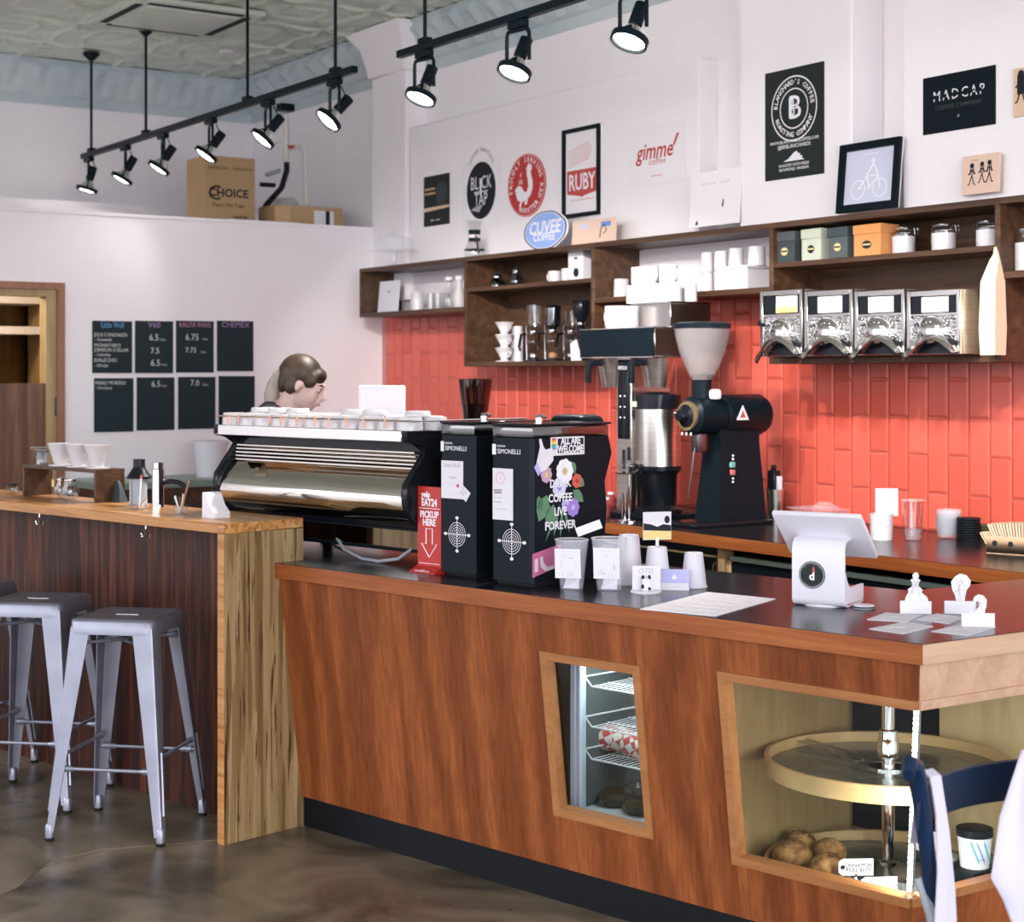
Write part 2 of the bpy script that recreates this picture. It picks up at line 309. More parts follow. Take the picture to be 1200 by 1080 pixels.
m = mat('checker_wrap', (.7, .6, .6), .6); n, l, b = nodes(m); c = n.new('ShaderNodeTexChecker'); c.inputs['Scale'].default_value = 42; c.inputs[1].default_value = (.50, .06, .05, 1); c.inputs[2].default_value = (.70, .62, .60, 1)
mp = coords(m, (1, 1, 1), False); mp.inputs['Rotation'].default_value = (.4, .5, .6); l.new(mp.outputs[0], c.inputs[0]); l.new(c.outputs[0], b.inputs['Base Color'])
# ------------------------------------------------------------------ the room
YB, YW, XL, XF, ZC = 5.37, 5.45, -9.56, -11.73, 3.84      # tile face, upper wall, partition, far wall, ceiling
m = MB(); m.box(-13, 5, -5, 5.6, -.1, 0); flo = struct(m.build('floor', 'concrete_floor'))
def fz(px, py): p = onZ(px, py, 0); return (p.x, p.y)
m = MB(); m.prism([fz(-60, 1075), fz(20, 1040), fz(62, 1006), fz(34, 984), fz(0, 969), fz(-60, 950)], .0002, .0012); m.build('floor_patch', 'floor_patch', flo)
m = MB(); a, b, c_, d = fz(62, 1008), fz(120, 995), fz(190, 990), fz(256, 984); m.tube([(*q, .0002) for q in (a, b, c_, d)], .0022, 5); m.build('floor_joint', 'floor_patch', flo)
m = MB(); m.box(XF - .1, 4.5, -4.8, 5.6, ZC + .02, ZC + .15); ceil_o = struct(m.build('ceiling', 'tin_ceiling'))
# pressed tin panels
def tin_h(u, v):
    h = 0
    e = min(u, 1-u, v, 1-v)
    if e < .035: h += .012 * math.cos(e / .035 * math.pi / 2)
    for cu in (0, 1):
        for cv in (0, 1):
            du, dv = abs(u-cu), abs(v-cv); r = math.hypot(du, dv)
            if .02 < r < .36:
                a = math.atan2(dv, du); h += .014 * (.5 + .5*math.cos(a * 20)) * math.sin((r-.02)/.34*math.pi)
            if .36 < r < .40: h += .010
    q = max(abs(u-.5), abs(v-.5))
    if .20 < q < .235: h += .010
    if q < .14: h += .012 * (.5 + .5*math.cos(q/.14*math.pi))
    return h
N = 40; m = MB(); P = .69
g = [[m._v((i/N*P, j/N*P, -1.15*tin_h(i/N, j/N))) for j in range(N+1)] for i in range(N+1)]
for i in range(N):
    for j in range(N): m.bm.faces.new([g[i][j], g[i][j+1], g[i+1][j+1], g[i+1][j]])
tin = m.mesh('tin_panel', 'tin_ceiling', 60)
for ix in range(13):
    for iy in range(6):
        x = XF + .05 + ix * P; y = 4.96 - (iy) * P
        if y > 4.9: pass
        link('ceiling_panel', tin, ceil_o, (x, y, ZC + .012))
# grey flat margin beside the back wall cornice
m = MB(); m.box(XF, -2, 4.96 + P, 5.46, ZC, ZC + .02)
m.bm.free()
# cornices with embossed leaves
def crown(name, L, M):
    m = MB(); m.at(M); prof = [(0, -.30), (.012, -.30), (.012, -.235), (.03, -.225), (.03, -.205), (.06, -.16), (.11, -.09), (.16, -.045), (.165, -.02), (.185, -.01), (.185, 0)]
    n = int(L / .035); rows = []
    for i in range(n + 1):
        s = L * i / n; row = []
        for k, (d, z) in enumerate(prof):
            if 4 <= k <= 7:
                w = (s / .21 + k * .22) % 1.0; e = .032 * (1 - abs(w*2-1)) + .008*math.cos(s/.21*2*math.pi*4)
                d += e * .7; z -= e * .6
            row.append((s, -d, z))
        rows.append(row)
    m.loft(rows, False, False)
    return struct(m.build(name, 'tin_crown', None, smooth=60))
crown('trim_1', 9.5, Tr(XF, 5.44, ZC) @ Rz(-math.pi/2) @ Matrix.Diagonal((1, -1, 1, 1)))
crown('trim_2', 8.5, Tr(XF, YW, ZC) @ Matrix.Diagonal((1, 1, 1, 1)))
# far wall, back wall
m = MB(); m.box(XF - .1, XF, -4.8, 5.6, 0, ZC); struct(m.build('wall_far', 'wall_paint'))
m = MB(); m.box(XF, 2.6, YW, YW + .15, 0, ZC); wback = struct(m.build('wall_back', 'wall_paint'))
# projecting board carrying the posters, and the two flat piers to its right
XA = onY(481, 200, 5.33).x; XB = onY(819, 200, 5.33).x
ZT = (onY(481, 152, 5.33).z + onY(819, 64, 5.33).z) / 2
m = MB(); m.box(XA, XB, 5.33, YW, 2.285, ZT, .004, 1); m.build('poster_board', 'wall_paint', wback)
m = MB(); m.box(XL + .0, -9.13, 5.30, YW, 2.085, ZC - .28); m.build('pilaster', 'wall_paint', wback)
m = MB(); prof = [(0, -.30), (.02, -.29), (.03, -.22), (.06, -.10), (.12, -.02), (.13, 0)]
m.loft([[(XL - d, 5.30 - d, ZC + z), (-9.13 + d, 5.30 - d, ZC + z), (-9.13 + d, YW, ZC + z), (XL - d, YW, ZC + z)] for d, z in prof]); m.build('capital', 'wall_paint', wback)
XP1, XP2, XP3 = onY(867, 150, 5.25).x, onY(998, 150, 5.25).x, onY(1058, 150, 5.25).x
m = MB(); m.box(XP1, XP2, 5.25, YW, 2.285, ZC, .006, 1); m.build('pier', 'wall_paint', wback)
m = MB(); m.box(XP3, 1.5, 5.25, YW, 2.285, ZC, .006, 1); m.build('pier', 'wall_paint', wback)
# red glazed bevelled tiles, set on end in half bond
m = MB(); m.box(XL, -2.6, YB + .006, YW, .5, 2.08); m.build('tile_bed', 'grout', wback)
def tile_mesh(w, h):
    m = MB(); g, b, d = .0016, .010, .0045
    o = [(g, 0, g), (w-g, 0, g), (w-g, 0, h-g), (g, 0, h-g)]; i = [(g+b, -d, g+b), (w-g-b, -d, g+b), (w-g-b, -d, h-g-b), (g+b, -d, h-g-b)]
    k = [(x, .008, z) for x, y, z in o]; m.loft([k, o, i]); return m.mesh('tile', 'red_tile', 5)
PT, RT = .1108, .319; tc_ = {}
ncol = int((-4.958 - XL) / PT) + 1
for c in range(-ncol, 19):
    x = -4.958 + c * PT
    if x < XL: continue
    zs = [.945, 1.265, 1.584, 1.903, 2.065] if c % 2 == 0 else [.945, 1.104, 1.423, 1.742, 2.065]
    for a, b in zip(zs, zs[1:]):
        k = round(b - a, 3)
        if k not in tc_: tc_[k] = tile_mesh(PT, k)
        link('tile', tc_[k], wback, (x, YB, a))
# partition with the doorway
YD0, YD1, ZD = 2.14, 3.235, 2.14; HP = 2.553
m = MB(); m.box(XL - .14, XL, YD1, YW, 0, HP); m.box(XL - .14, XL, YD0, YD1, ZD, HP); m.box(XL - .14, XL, -1.2, YD0, 0, HP)
part = struct(m.build('wall_left', 'wall_paint'))
m = MB(); m.box(XL - .16, XL + .012, -1.2, 5.30, HP, HP + .02); m.build('ledge', 'wall_paint', part)
d1 = struct(thing('door_1', 'x', 'x')); del d1['label']; del d1['category']; d1.location = (XL, YD0, 0)
m = MB(); m.box(-.02, .015, YD1-YD0-.042, YD1-YD0, 0, ZD-.0355); m.box(-.02, .015, 0, YD1-YD0, ZD-.035, ZD+.005); m.build('door_trim', 'door_trim', d1)
m = MB(); m.box(-.14, -.0205, YD1-YD0-.10, YD1-YD0-.0425, 0, ZD-.0755); m.box(-.14, -.0205, 0, YD1-YD0-.0425, ZD-.075, ZD-.0355); m.build('door_jamb', 'raw_ply', d1)
LF = onX(67, 450, XL - .06).y - YD0
k = 0; y = LF
while y > .05:
    w = [.19, .16, .21, .17, .2, .18][k % 6]; m = MB(); m.box(-.075, -.035, max(y - w, .05) + .0012, y, .02, 1.555, .001, 1); m.build('door_board', 'door_wood', d1); y -= w; k += 1
m = MB(); m.box(-.034, -.012, LF - .028, LF + .03, 1.36, 1.475, .008); m.cyl((-.006, LF + .002, 1.37), .010, .10, 10); m.build('latch', 'navy_metal', d1)
# store room seen over the half door
m = MB(); m.box(-11.2, -11.1, 1.5, 3.7, 0, HP); m.box(-11.1, XL-.14, 3.6, 3.7, 0, HP); m.box(-11.1, XL-.14, .9, 1.0, 0, HP); m.box(-11.2, XL-.14, .9, 3.7, HP - .12, HP - .05); struct(m.build('wall_storeroom', 'raw_ply'))
# ------------------------------------------------------------------ counters
B0 = Vector((-5.264, 2.317, 0)); CA = math.atan2(.2152, .9765)          # bar / service counter frame: x along the front, y to the back
MC = Tr(*B0) @ Rz(CA); MCI = MC.inverted()
def cw(s, n, z=0): return MC @ Vector((s, n, z))
def cl(p): return MCI @ Vector(p)
HC = .945
# bar
bar = thing('bar_counter', 'long oiled strand-lumber bar ledge with dark red wood front and speckled end slab', 'bar counter', B0, CA)
m = MB(); m.box(-3.2, .036, 0, .345, 1.06, 1.095, .0025, 1); m.build('bar_top', 'strand_top', bar)
m = MB(); m.box(-3.2, .0, -.0012, .002, 1.0615, 1.0935); m.build('top_edge', 'strand_edge', bar)
m = MB(); m.box(0, .036, 0, .345, 0, 1.0595, .0015, 1); m.build('end_slab', 'strand_leg', bar)
m = MB(); m.box(-.0004, .0354, -.0015, .0015, 0, 1.059); m.build('slab_edge', 'strand_edge', bar)
x = 0
for k in range(7):
    m = MB(); m.box(x - .457, x - .0008, .215, .235, 0, 1.06); m.build('front_board', 'bar_panel_wood', bar); x -= .457
hk = onP(171, 622, cw(0, .1), MC.to_3x3() @ Vector((0, 1, 0))); hl = cl(hk)
def hook(x):
    m = MB(); m.cyl((x, .10, 1.048), .012, .012, 10); m.tube([(x, .10, 1.05), (x, .10, 1.03), (x, .085, 1.005), (x, .07, 1.02)], .0028, 6)
    m.tube([(x, .10, 1.02), (x - .012, .10, 1.003), (x - .024, .10, 1.0), (x - .03, .10, 1.015)], .0026, 6); m.tube([(x, .10, 1.02), (x + .012, .10, 1.003), (x + .024, .10, 1.0), (x + .03, .10, 1.015)], .0026, 6)
    m.build('coat_hook', 'chrome', bar)
hook(hl.x); hook(hl.x - .75)

# service counter
XO, XI = -2.797, -3.515                                                   # outer and inner x of the return wing (world)
ctr = thing('service_counter', 'wood-veneered service counter with black top, angled glass pastry corner and small fridge window', 'counter', B0, CA)
def Wl(x, y): p = cl((x, y, 0)); return (p.x, p.y)
FN, BN = .215, 1.09
c1 = ((XO - B0.x + .2152*FN)/.9765, FN)
inner = None
p0 = Wl(XI, 3.7); p1 = Wl(XI, 5.0); t = (BN - p0[1]) / (p1[1] - p0[1]); inner = (p0[0] + t*(p1[0]-p0[0]), BN)
topoly = [(.037, FN), c1, Wl(XO, YB), Wl(XI, YB), inner, (-.75, BN), (-.75, .37), (.037, .37)]
def inset(poly, d):
    out = []; n = len(poly)
    for i in range(n):
        a, b, c = Vector(poly[i-1]), Vector(poly[i]), Vector(poly[(i+1) % n])
        e1, e2 = (b-a).normalized(), (c-b).normalized(); n1, n2 = Vector((-e1.y, e1.x)), Vector((-e2.y, e2.x))
        k = (n1 + n2); k = k / max(k.length_squared, 1e-6) * 2 * 1; out.append(tuple(b + k * d * (1 if True else 0) * .5 * 2 / 1 * .5 * 2 / 2))
    return out
m = MB(); m.prism(topoly, HC - .052, HC - .0015); m.build('worktop_core', 'edge_wood', ctr)
m = MB(); m.prism(inset(topoly, .003), HC - .0015, HC); m.build('worktop_laminate', 'laminate', ctr)
# the end band of the top is paler: window light put into its colour
e0 = cl((XO, 0, 0)); ang_end = math.pi/2 - CA
o = thing('tmp', 'x', 'x'); bpy.data.objects.remove(o)
m = MB(); m.box(0, 2.2, -.0008, .003, -.0515, -.002); eb = m.build('end_band', 'end_wood_lit', ctr, (c1[0], c1[1], HC), (0, 0, ang_end))
# leaning front: plane through top line (n=.235, z=.893) and bottom line (n=.335, z=.11)
T0, T1 = (.235, HC - .052), (.335, .108)
LEAN = math.hypot(T1[0]-T0[0], T1[1]-T0[1])
fn_ = MC.to_3x3() @ Vector((0, -(T0[1]-T1[1]), -(T1[0]-T0[0]))).normalized()          # outward normal
def fp(px, py):           # pixel -> (s, q) on the leaning front, q = distance down from its top
    p = cl(onP(px, py, cw(0, T0[0], T0[1]), fn_)); return p.x, (T0[1] - p.z) / (T0[1]-T1[1]) * LEAN
def fq(s, q, d=0):        # (s, q, proud) -> counter-local point
    k = q / LEAN; ny, nz = -(T0[1]-T1[1]) / LEAN, -(T1[0]-T0[0]) / LEAN
    return Vector((s, T0[0] + (T1[0]-T0[0])*k + ny*d, T0[1] + (T1[1]-T0[1])*k + nz*d))
def slab(m, pts, d0, d1): # pts: quad in (s,q) ; from depth d0 to d1
    m.hexa([fq(s, q, d0) for s, q in pts] + [fq(s, q, d1) for s, q in pts])
win = [fp(634, 760), fp(752, 782), fp(766, 983), fp(650, 953)]
ws0 = (win[0][0] + win[3][0]) / 2; ws1 = (win[1][0] + win[2][0]) / 2; wq0 = (win[0][1] + win[1][1]) / 2; wq1 = (win[2][1] + win[3][1]) / 2
dsp = [fp(842, 783), fp(1076, 824), fp(1067, 1062), fp(859, 1012)]
ds0 = (dsp[0][0] + dsp[3][0]) / 2; dq0 = (dsp[0][1] + dsp[1][1]) / 2; dq1 = (dsp[2][1] + dsp[3][1]) / 2
kt, kb = fp(1078, 785), fp(1067, 1066)
def sk(q): return kt[0] + (kb[0]-kt[0]) * (q - kt[1]) / (kb[1] - kt[1])              # s of the leaning corner at depth q
def panel(a, b, q0, q1, mt='veneer', name='front_panel'):
    m = MB(); slab(m, [(a[0] if isinstance(a, tuple) else a, q0), (b[0] if isinstance(b, tuple) else b, q0), (b[1] if isinstance(b, tuple) else b, q1), (a[1] if isinstance(a, tuple) else a, q1)], -.02, 0)
    return m.build(name, mt, ctr, smooth=0)
seams = [.045, .30, .61, .92, ws0 + .012]
for a, b in zip(seams, seams[1:]): panel(a, b - .0006, 0, LEAN)
fwid = .028
panel(ws0 + .012, ws1 - .012, 0, wq0 + .012); panel(ws0 + .012, ws1 - .012, wq1 - .012, LEAN)
panel(ws1 - .012, ds0 + .012, 0, LEAN)
panel(ds0 + .012, (sk(0), sk(dq0)), 0, dq0 + .012); panel(ds0 + .012, (sk(dq1), sk(LEAN)), dq1 - .012, LEAN)
panel(.037, .0445, 0, LEAN, 'edge_wood', 'end_lipping')
def rail(a, b, c, d, mt='frame_wood', d1=.008, d0=-.03, name='frame_rail'):
    m = MB(); slab(m, [a, b, c, d], d0, d1); return m.build(name, mt, ctr, smooth=0)
g = .026
rail((ws0, wq0), (ws1, wq0), (ws1-g, wq0+g), (ws0+g, wq0+g)); rail((ws0, wq1), (ws0+g, wq1-g), (ws1-g, wq1-g), (ws1, wq1))
rail((ws0, wq0), (ws0+g, wq0+g), (ws0+g, wq1-g), (ws0, wq1)); rail((ws1, wq0), (ws1, wq1), (ws1-g, wq1-g), (ws1-g, wq0+g))
g2 = .024
rail((ds0, dq0), (sk(dq0), dq0), (sk(dq0+g2), dq0+g2), (ds0+g2, dq0+g2)); rail((ds0, dq1), (ds0+g2, dq1-g2), (sk(dq1-g2), dq1-g2), (sk(dq1), dq1))
rail((ds0, dq0), (ds0+g2, dq0+g2), (ds0+g2, dq1-g2), (ds0, dq1))
m = MB(); slab(m, [(ws0+.02, wq0+.02), (ws1-.02, wq0+.02), (ws1-.02, wq1-.02), (ws0+.02, wq1-.02)], -.022, -.018); m.build('window_pane', 'window_glass', ctr)
m = MB(); slab(m, [(ds0+.02, dq0+.02), (sk(dq0+.02)-.002, dq0+.02), (sk(dq1-.02)-.002, dq1-.02), (ds0+.02, dq1-.02)], -.014, -.009); m.build('display_pane', 'window_glass', ctr)
# end face: spans from the corner edge along world +Y
yl = Vector(((MCI.to_3x3() @ Vector((0, 1, 0))).xyz)); ENDL = 1.75
inw = (MCI.to_3x3() @ Vector((-1, 0, 0)))
def ep(q, y, d=0): p = fq(sk(q), q); return p + yl * y + inw * (-d)
def eslab(q0, q1, y0, y1, d0, d1, mt, name):
    m = MB(); c = [ep(q1, y0, d0), ep(q1, y1, d0), ep(q1, y1, d1), ep(q1, y0, d1), ep(q0, y0, d0), ep(q0, y1, d0), ep(q0, y1, d1), ep(q0, y0, d1)]
    m.hexa(c); return m.build(name, mt, ctr, smooth=0)
eslab(0, dq0 + .002, 0, .10, -.02, .0005, 'end_wood_lit', 'end_panel'); eslab(0, dq0 + .002, .101, ENDL, -.02, 0, 'end_wood_lit', 'end_panel')
eslab(dq0, dq0+g2, 0, ENDL, -.03, .008, 'end_wood_lit', 'frame_rail'); eslab(dq1-g2, dq1, 0, 1.0, -.03, .008, 'frame_wood', 'frame_rail')
eslab(dq1 - .002, LEAN, 0, ENDL, -.02, 0, 'veneer', 'end_panel'); eslab(dq0, dq1, .92, ENDL, -.02, 0, 'end_wood_lit', 'end_panel')
eslab(dq0+.02, dq1-.02, .004, .93, -.014, -.009, 'window_glass', 'display_pane')
# plinth
def low(q, s, n_in):  # point on the leaning face's foot, pushed inwards
    return fq(s, LEAN)
kf = fq(sk(LEAN), LEAN); e1 = kf + yl * ENDL
poly = [(.037, T1[0] + .012), (kf.x - .012, T1[0] + .012), (e1.x - .02, e1.y), (e1.x - .5, e1.y), (inner[0] - .1, 1.02), (.037, 1.02)]
m = MB(); m.prism(poly, 0, .108); m.build('plinth', 'baseboard_black', ctr)
m = MB(); m.box(.037, ws0 - .1, .95, 1.02, .108, HC-.052); m.box(.04, ws0-.1, .345, .95, .108, .12); m.box(.04, .06, .36, .95, .12, HC-.053); m.build('carcass', 'maple', ctr)
# inner box of the pastry corner
zb = fq(0, dq1 - .012).z; zt = fq(0, dq0 + .01).z
ZCASE = zb
bxl = ds0 - .10
iy1 = 1.078
def spx(px, n):
    d = MCI.to_3x3() @ ray(px, 440); e = MCI @ EY; return e.x + d.x * (n - e.y) / d.y
dk0 = spx(962, iy1); dk1 = spx(1101, iy1 + .04)
m = MB(); m.hexa([(bxl-.018, .345, zb-.10), (bxl, .345, zb-.10), (bxl, iy1, zb-.10), (bxl-.018, iy1, zb-.10), (bxl-.018, .26, HC-.053), (bxl, .26, HC-.053), (bxl, iy1, HC-.053), (bxl-.018, iy1, HC-.053)]); m.build('case_side', 'maple', ctr)
pc = fq(sk(dq1), dq1); pe = pc + yl * 1.02
m = MB(); m.prism([(bxl, T1[0] + .005), (pc.x - .035, T1[0] + .005), (pe.x - .05, pe.y), (dk1, iy1 + .06), (bxl, iy1 + .06)], zb - .12, zb - .104); m.build('case_floor', 'maple', ctr)
bxm = onZ(963, 860, .7); 
m = MB(); m.box(bxl, dk0, iy1 - .018, iy1, zb - .10, HC - .053); m.build('case_back', 'maple', ctr)
m = MB(); m.box(dk0 - .02, dk1 + .05, iy1 + .075, iy1 + .09, zb - .10, HC - .053); m.build('case_door', 'black_satin', ctr)
q0 = Vector((pe.x, pe.y, 0))
m = MB(); a = fq(sk(0), 0) + yl * .93; m.hexa([tuple(pe + inw*.03 + Vector((0,0,zb - .1 - pe.z))), tuple(pe + inw*.03 + yl*.018 + Vector((0,0,zb - .1 - pe.z))), (dk1, iy1 + .058, zb-.1), (dk1, iy1 + .04, zb-.1),
    tuple(Vector((a.x, a.y, HC-.053)) + inw*.03), tuple(Vector((a.x, a.y, HC-.053)) + inw*.03 + yl*.018), (dk1, iy1 + .058, HC-.053), (dk1, iy1 + .04, HC-.053)])
m.build('case_wall', 'raw_ply', ctr)
# back counter
bk = thing('back_counter', 'dark-topped back counter with red wood edge running below the red tiles', 'counter', (XI, YB, 0), 0)
XE = XL + .02
def bloc(p): return (p[0] - XI, p[1] - YB)
m = MB(); m.box(XE - XI, -.003, 4.47 - YB, -.006, HC - .05, HC - .0015); m.build('worktop_core', 'edge_wood', bk)
m = MB(); m.box(XE - XI, -.003, 4.473 - YB, -.006, HC - .0015, HC); m.build('worktop_laminate', 'laminate', bk)
# ------------------------------------------------------------------ wall shelves
YF, YK, TH = 5.06, YB - .008, .026
ZTOP, ZS, ZSB, ZDB = 2.28, 2.10, 1.97, 1.652            # top, middle-shelf surface, shallow and deep undersides
def fx(px, py=330): return onY(px, py, YF).x
xa, xb, xc, xd, xe = fx(421), fx(543.5), fx(696), fx(901), fx(1172); xend = xe + 1.0
def unit(label, x0, x1, zb, left=True, right=True, mid=None, back='walnut'):
    o = thing('wall_shelf', label, 'shelf', ((x0+x1)/2, YF, zb)); w = (x1-x0)/2; D = YK - YF; h = ZTOP - zb
    M = MB(); M.box(-w, w - .0006, 0, D, h - TH, h, .0015, 1); M.build('top_board', 'walnut', o)
    M = MB(); M.box(-w + (TH if left else 0), w - .0006 - (TH if right else 0), 0, D, 0, TH, .0015, 1); M.build('bottom_board', 'walnut', o)
    if left: M = MB(); M.box(-w, -w + TH, 0.0005, D, 0, h - TH, .0015, 1); M.build('side_board', 'walnut', o)
    if right: M = MB(); M.box(w - TH - .0006, w - .0006, 0.0005, D, 0, h - TH, .0015, 1); M.build('side_board', 'walnut', o)
    if mid: M = MB(); M.box(-w + TH, w - TH, .002, D - .004, mid - zb - .022, mid - zb, .001, 1); M.build('middle_shelf', 'walnut', o)
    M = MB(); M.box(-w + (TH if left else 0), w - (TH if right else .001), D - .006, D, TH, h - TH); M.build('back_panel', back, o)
    return o
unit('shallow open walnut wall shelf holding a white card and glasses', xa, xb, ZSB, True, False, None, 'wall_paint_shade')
unit('deep two-tier walnut wall shelf holding white drippers and siphon brewers', xb, xc, ZDB, True, True, ZS)
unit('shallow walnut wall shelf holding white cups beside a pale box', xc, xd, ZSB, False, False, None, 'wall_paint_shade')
unit('deep two-tier walnut wall shelf holding tea tins above steel scoop bins', xd, xe, ZDB, True, True, ZS)
unit('shallow walnut wall shelf past the kraft coffee bag', xe, xend, ZSB, False, False, None)
ZA = ZSB + TH; ZB_ = ZDB + TH

# ------------------------------------------------------------------ posters and boards
HP2 = math.pi / 2
def sheet(name, label, cat, px0, px1, pt, pb, Y, matn, th=.002, lean=0, group=None):
    """flat thing on or against the wall; returns (thing, half width, height)"""
    pm = (px0 + px1) / 2; x0, x1 = onY(px0, (pt+pb)/2, Y).x, onY(px1, (pt+pb)/2, Y).x; zt, zb = onY(pm, pt, Y).z, onY(pm, pb, Y).z
    o = thing(name, label, cat, ((x0+x1)/2, Y, zb), 0, group); o.rotation_euler = (-lean, 0, 0)
    w, h = (x1-x0)/2, zt - zb; M = MB(); M.box(-w, w, -th, 0, 0, h); M.build('sheet', matn, o)
    return o, w, h, th
def flat(o, name, matn, poly, y, th=.0006):   # print on a sheet, polygon in (x, z)
    M = MB(); M.prism(poly, y - th, y, 'y'); return M.build(name, matn, o, smooth=0)
def ell(cx, cz, rx, rz, n=32, a0=0): return [(cx + rx*math.cos(2*math.pi*i/n + a0), cz + rz*math.sin(2*math.pi*i/n + a0)) for i in range(n)]
def rect(x0, x1, z0, z1): return [(x0, z0), (x1, z0), (x1, z1), (x0, z1)]
def ring(o, name, matn, cx, cz, rx, rz, wd, y, n=36, th=.0006):
    M = MB(); a, b = ell(cx, cz, rx, rz, n), ell(cx, cz, rx - wd, rz - wd, n)
    for i in range(n):
        j = (i+1) % n; M.face([(a[i][0], y - th, a[i][1]), (a[j][0], y - th, a[j][1]), (b[j][0], y - th, b[j][1]), (b[i][0], y - th, b[i][1])])
    return M.build(name, matn, o, smooth=0)
def wt(o, body, size, matn, x, z, y, **k): return text('lettering', body, size, matn, o, (x, y - .0004, z), (HP2, 0, 0), **k)
Y1, Y2 = 5.328, 5.248
o, w, h, t = sheet('photo_print', 'small dark photograph print with orange bars taped to the white board', 'photo', 497, 527, 205, 264, Y1, 'charcoal_print')
flat(o, 'print_bars', 'tan_card', rect(-w*.92, -w*.1, h*.72, h*.76), -t); flat(o, 'print_bars', 'tan_card', rect(-w*.92, -w*.1, h*.63, h*.67), -t)
flat(o, 'print_table', 'cream_board', [(-w, h*.29), (w, h*.33), (w, h*.38), (-w, h*.37)], -t); flat(o, 'print_figure', 'grey_box', ell(w*.4, h*.62, w*.45, h*.25, 14), -t)
wt(o, '-- --', w*.5, 'white_print', -w*.1, h*.13, -t, sx=.9)
o, w, h, t = sheet('oval_poster', 'white poster with a black oval and block capitals on the white board', 'poster', 541, 588, 186, 270, Y1, 'poster_white')
flat(o, 'oval_print', 'ink', ell(0, h*.56, w*.72, h*.40), -t)
arc_text('lettering', 'COFFEE ROASTERS', w*.80, 2.36, -.115, w*.15, 'grey_print', o, (0, -t-.0006, h*.53), (HP2, 0, 0), sy=1.45)
wt(o, 'BL CK', w*.50, 'white_print', 0, h*.66, -t-.0008, sx=.72, sp=1.1); wt(o, 'TAP', w*.50, 'white_print', 0, h*.43, -t-.0008, sx=.72)
flat(o, 'tap_print', 'white_print', rect(-w*.06, w*.03, h*.50, h*.73), -t-.0006); flat(o, 'tap_print', 'white_print', rect(-w*.34, w*.34, h*.535, h*.55), -t-.0006)
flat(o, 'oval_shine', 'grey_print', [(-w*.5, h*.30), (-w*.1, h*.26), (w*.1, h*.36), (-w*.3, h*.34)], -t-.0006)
o = None
x0, x1 = onY(596, 217, Y1).x, onY(640, 217, Y1).x; zc = onY(618, 217, Y1).z; rx = (x1-x0)/2; rz = (onY(618, 180, Y1).z - onY(618, 254, Y1).z)/2
o = thing('oval_sign', 'red oval sign with a pale rooster and lettering round its rim', 'sign', ((x0+x1)/2, Y1, zc - rz))
M = MB(); M.prism(ell(0, rz, rx, rz, 48), -.006, 0, 'y'); M.build('sign_plate', 'red_print', o)
ring(o, 'rim_line', 'ruby_pale', 0, rz, rx*.99, rz*.99, rx*.035, -.0062)
arc_text('lettering', 'PROUDLY SERVING RED', rx*.81, 3.35, -.214, rx*.23, 'white_print', o, (0, -.0068, rz), (HP2, 0, 0), sy=rz/rx)
arc_text('lettering', 'ROOSTER', rx*.81, -1.95, .19, rx*.23, 'white_print', o, (0, -.0068, rz), (HP2, 0, 0), sy=rz/rx, inward=True)
rooster = [(-.52,-.30),(-.60,-.12),(-.45,.02),(-.25,-.02),(-.12,-.18),(.02,-.22),(.12,-.05),(.08,.20),(.02,.38),(.06,.50),(-.02,.50),(.06,.60),(.10,.68),(.20,.66),(.30,.60),(.30,.50),(.24,.42),(.27,.30),(.34,.10),(.34,-.12),(.24,-.32),(.08,-.44),(.05,-.60),(-.10,-.62),(-.05,-.48),(-.22,-.52),(-.28,-.66),(-.38,-.66),(-.30,-.48),(-.45,-.46)]
flat(o, 'rooster_print', 'poster_white', [(x*rx, rz + z*rz) for x, z in rooster], -.006)
wt(o, 'F\nER', rx*.2, 'white_print', -rx*.28, rz*1.22, -.0064)
o, w, h, t = sheet('framed_print', 'black framed tall print with a red banner reading RUBY', 'picture', 661.5, 705, 149, 254, Y1, 'poster_white', .006)
for nm, r_ in (('frame_rail', rect(-w, w, h-.022, h)), ('frame_rail', rect(-w, w, 0, .022)), ('frame_stile', rect(-w, -w+.022, .022, h-.022)), ('frame_stile', rect(w-.022, w, .022, h-.022))): flat(o, nm, 'black_satin', r_, -.0055, .014)
flat(o, 'banner_print', 'ruby_print', [(-w*.8, h*.27), (-w*.1, h*.235), (0, h*.22), (w*.1, h*.235), (w*.8, h*.27), (w*.8, h*.53), (-w*.8, h*.53)], -t)
wt(o, 'RUBY', w*.74, 'white_print', 0, h*.385, -t-.0008, sx=.78, bold=w*.012)
for k in range(7): flat(o, 'stroke_print', 'ruby_pale', [(-w*.75, h*(.57+.03*k)), (-w*.7, h*(.565+.03*k)), (w*(.55-.05*abs(k-3)), h*(.64+.03*k)), (w*(.5-.05*abs(k-3)), h*(.65+.03*k))], -t)
flat(o, 'line_print', 'ruby_pale', rect(-w*.6, w*.6, h*.19, h*.20), -t)
o, w, h, t = sheet('paper_poster', 'pale unframed poster with slanting red lowercase lettering', 'poster', 737, 804, 146, 215, Y1, 'poster_white')
wt(o, 'gimme', w*.52, 'red_print', -w*.08, h*.56, -t, shear=.25, bold=w*.006, sx=.92); wt(o, 'coffee', w*.2, 'red_print', w*.02, h*.38, -t, shear=.1, sp=1.2)
flat(o, 'mark_print', 'red_print', [(w*.56, h*.60), (w*.62, h*.60), (w*.78, h*.80), (w*.70, h*.80)], -t); flat(o, 'mark_print', 'red_print', ell(w*.52, h*.54, w*.04, w*.04, 10), -t); flat(o, 'line_print', 'ruby_pale', rect(-w*.2, w*.2, h*.13, h*.15), -t)
o, w, h, t = sheet('roaster_poster', 'tall black poster with a white ringed B emblem on the pier', 'poster', 897, 966, 79, 208, Y2, 'charcoal_print')
R_ = w*.78; cz = h*.63
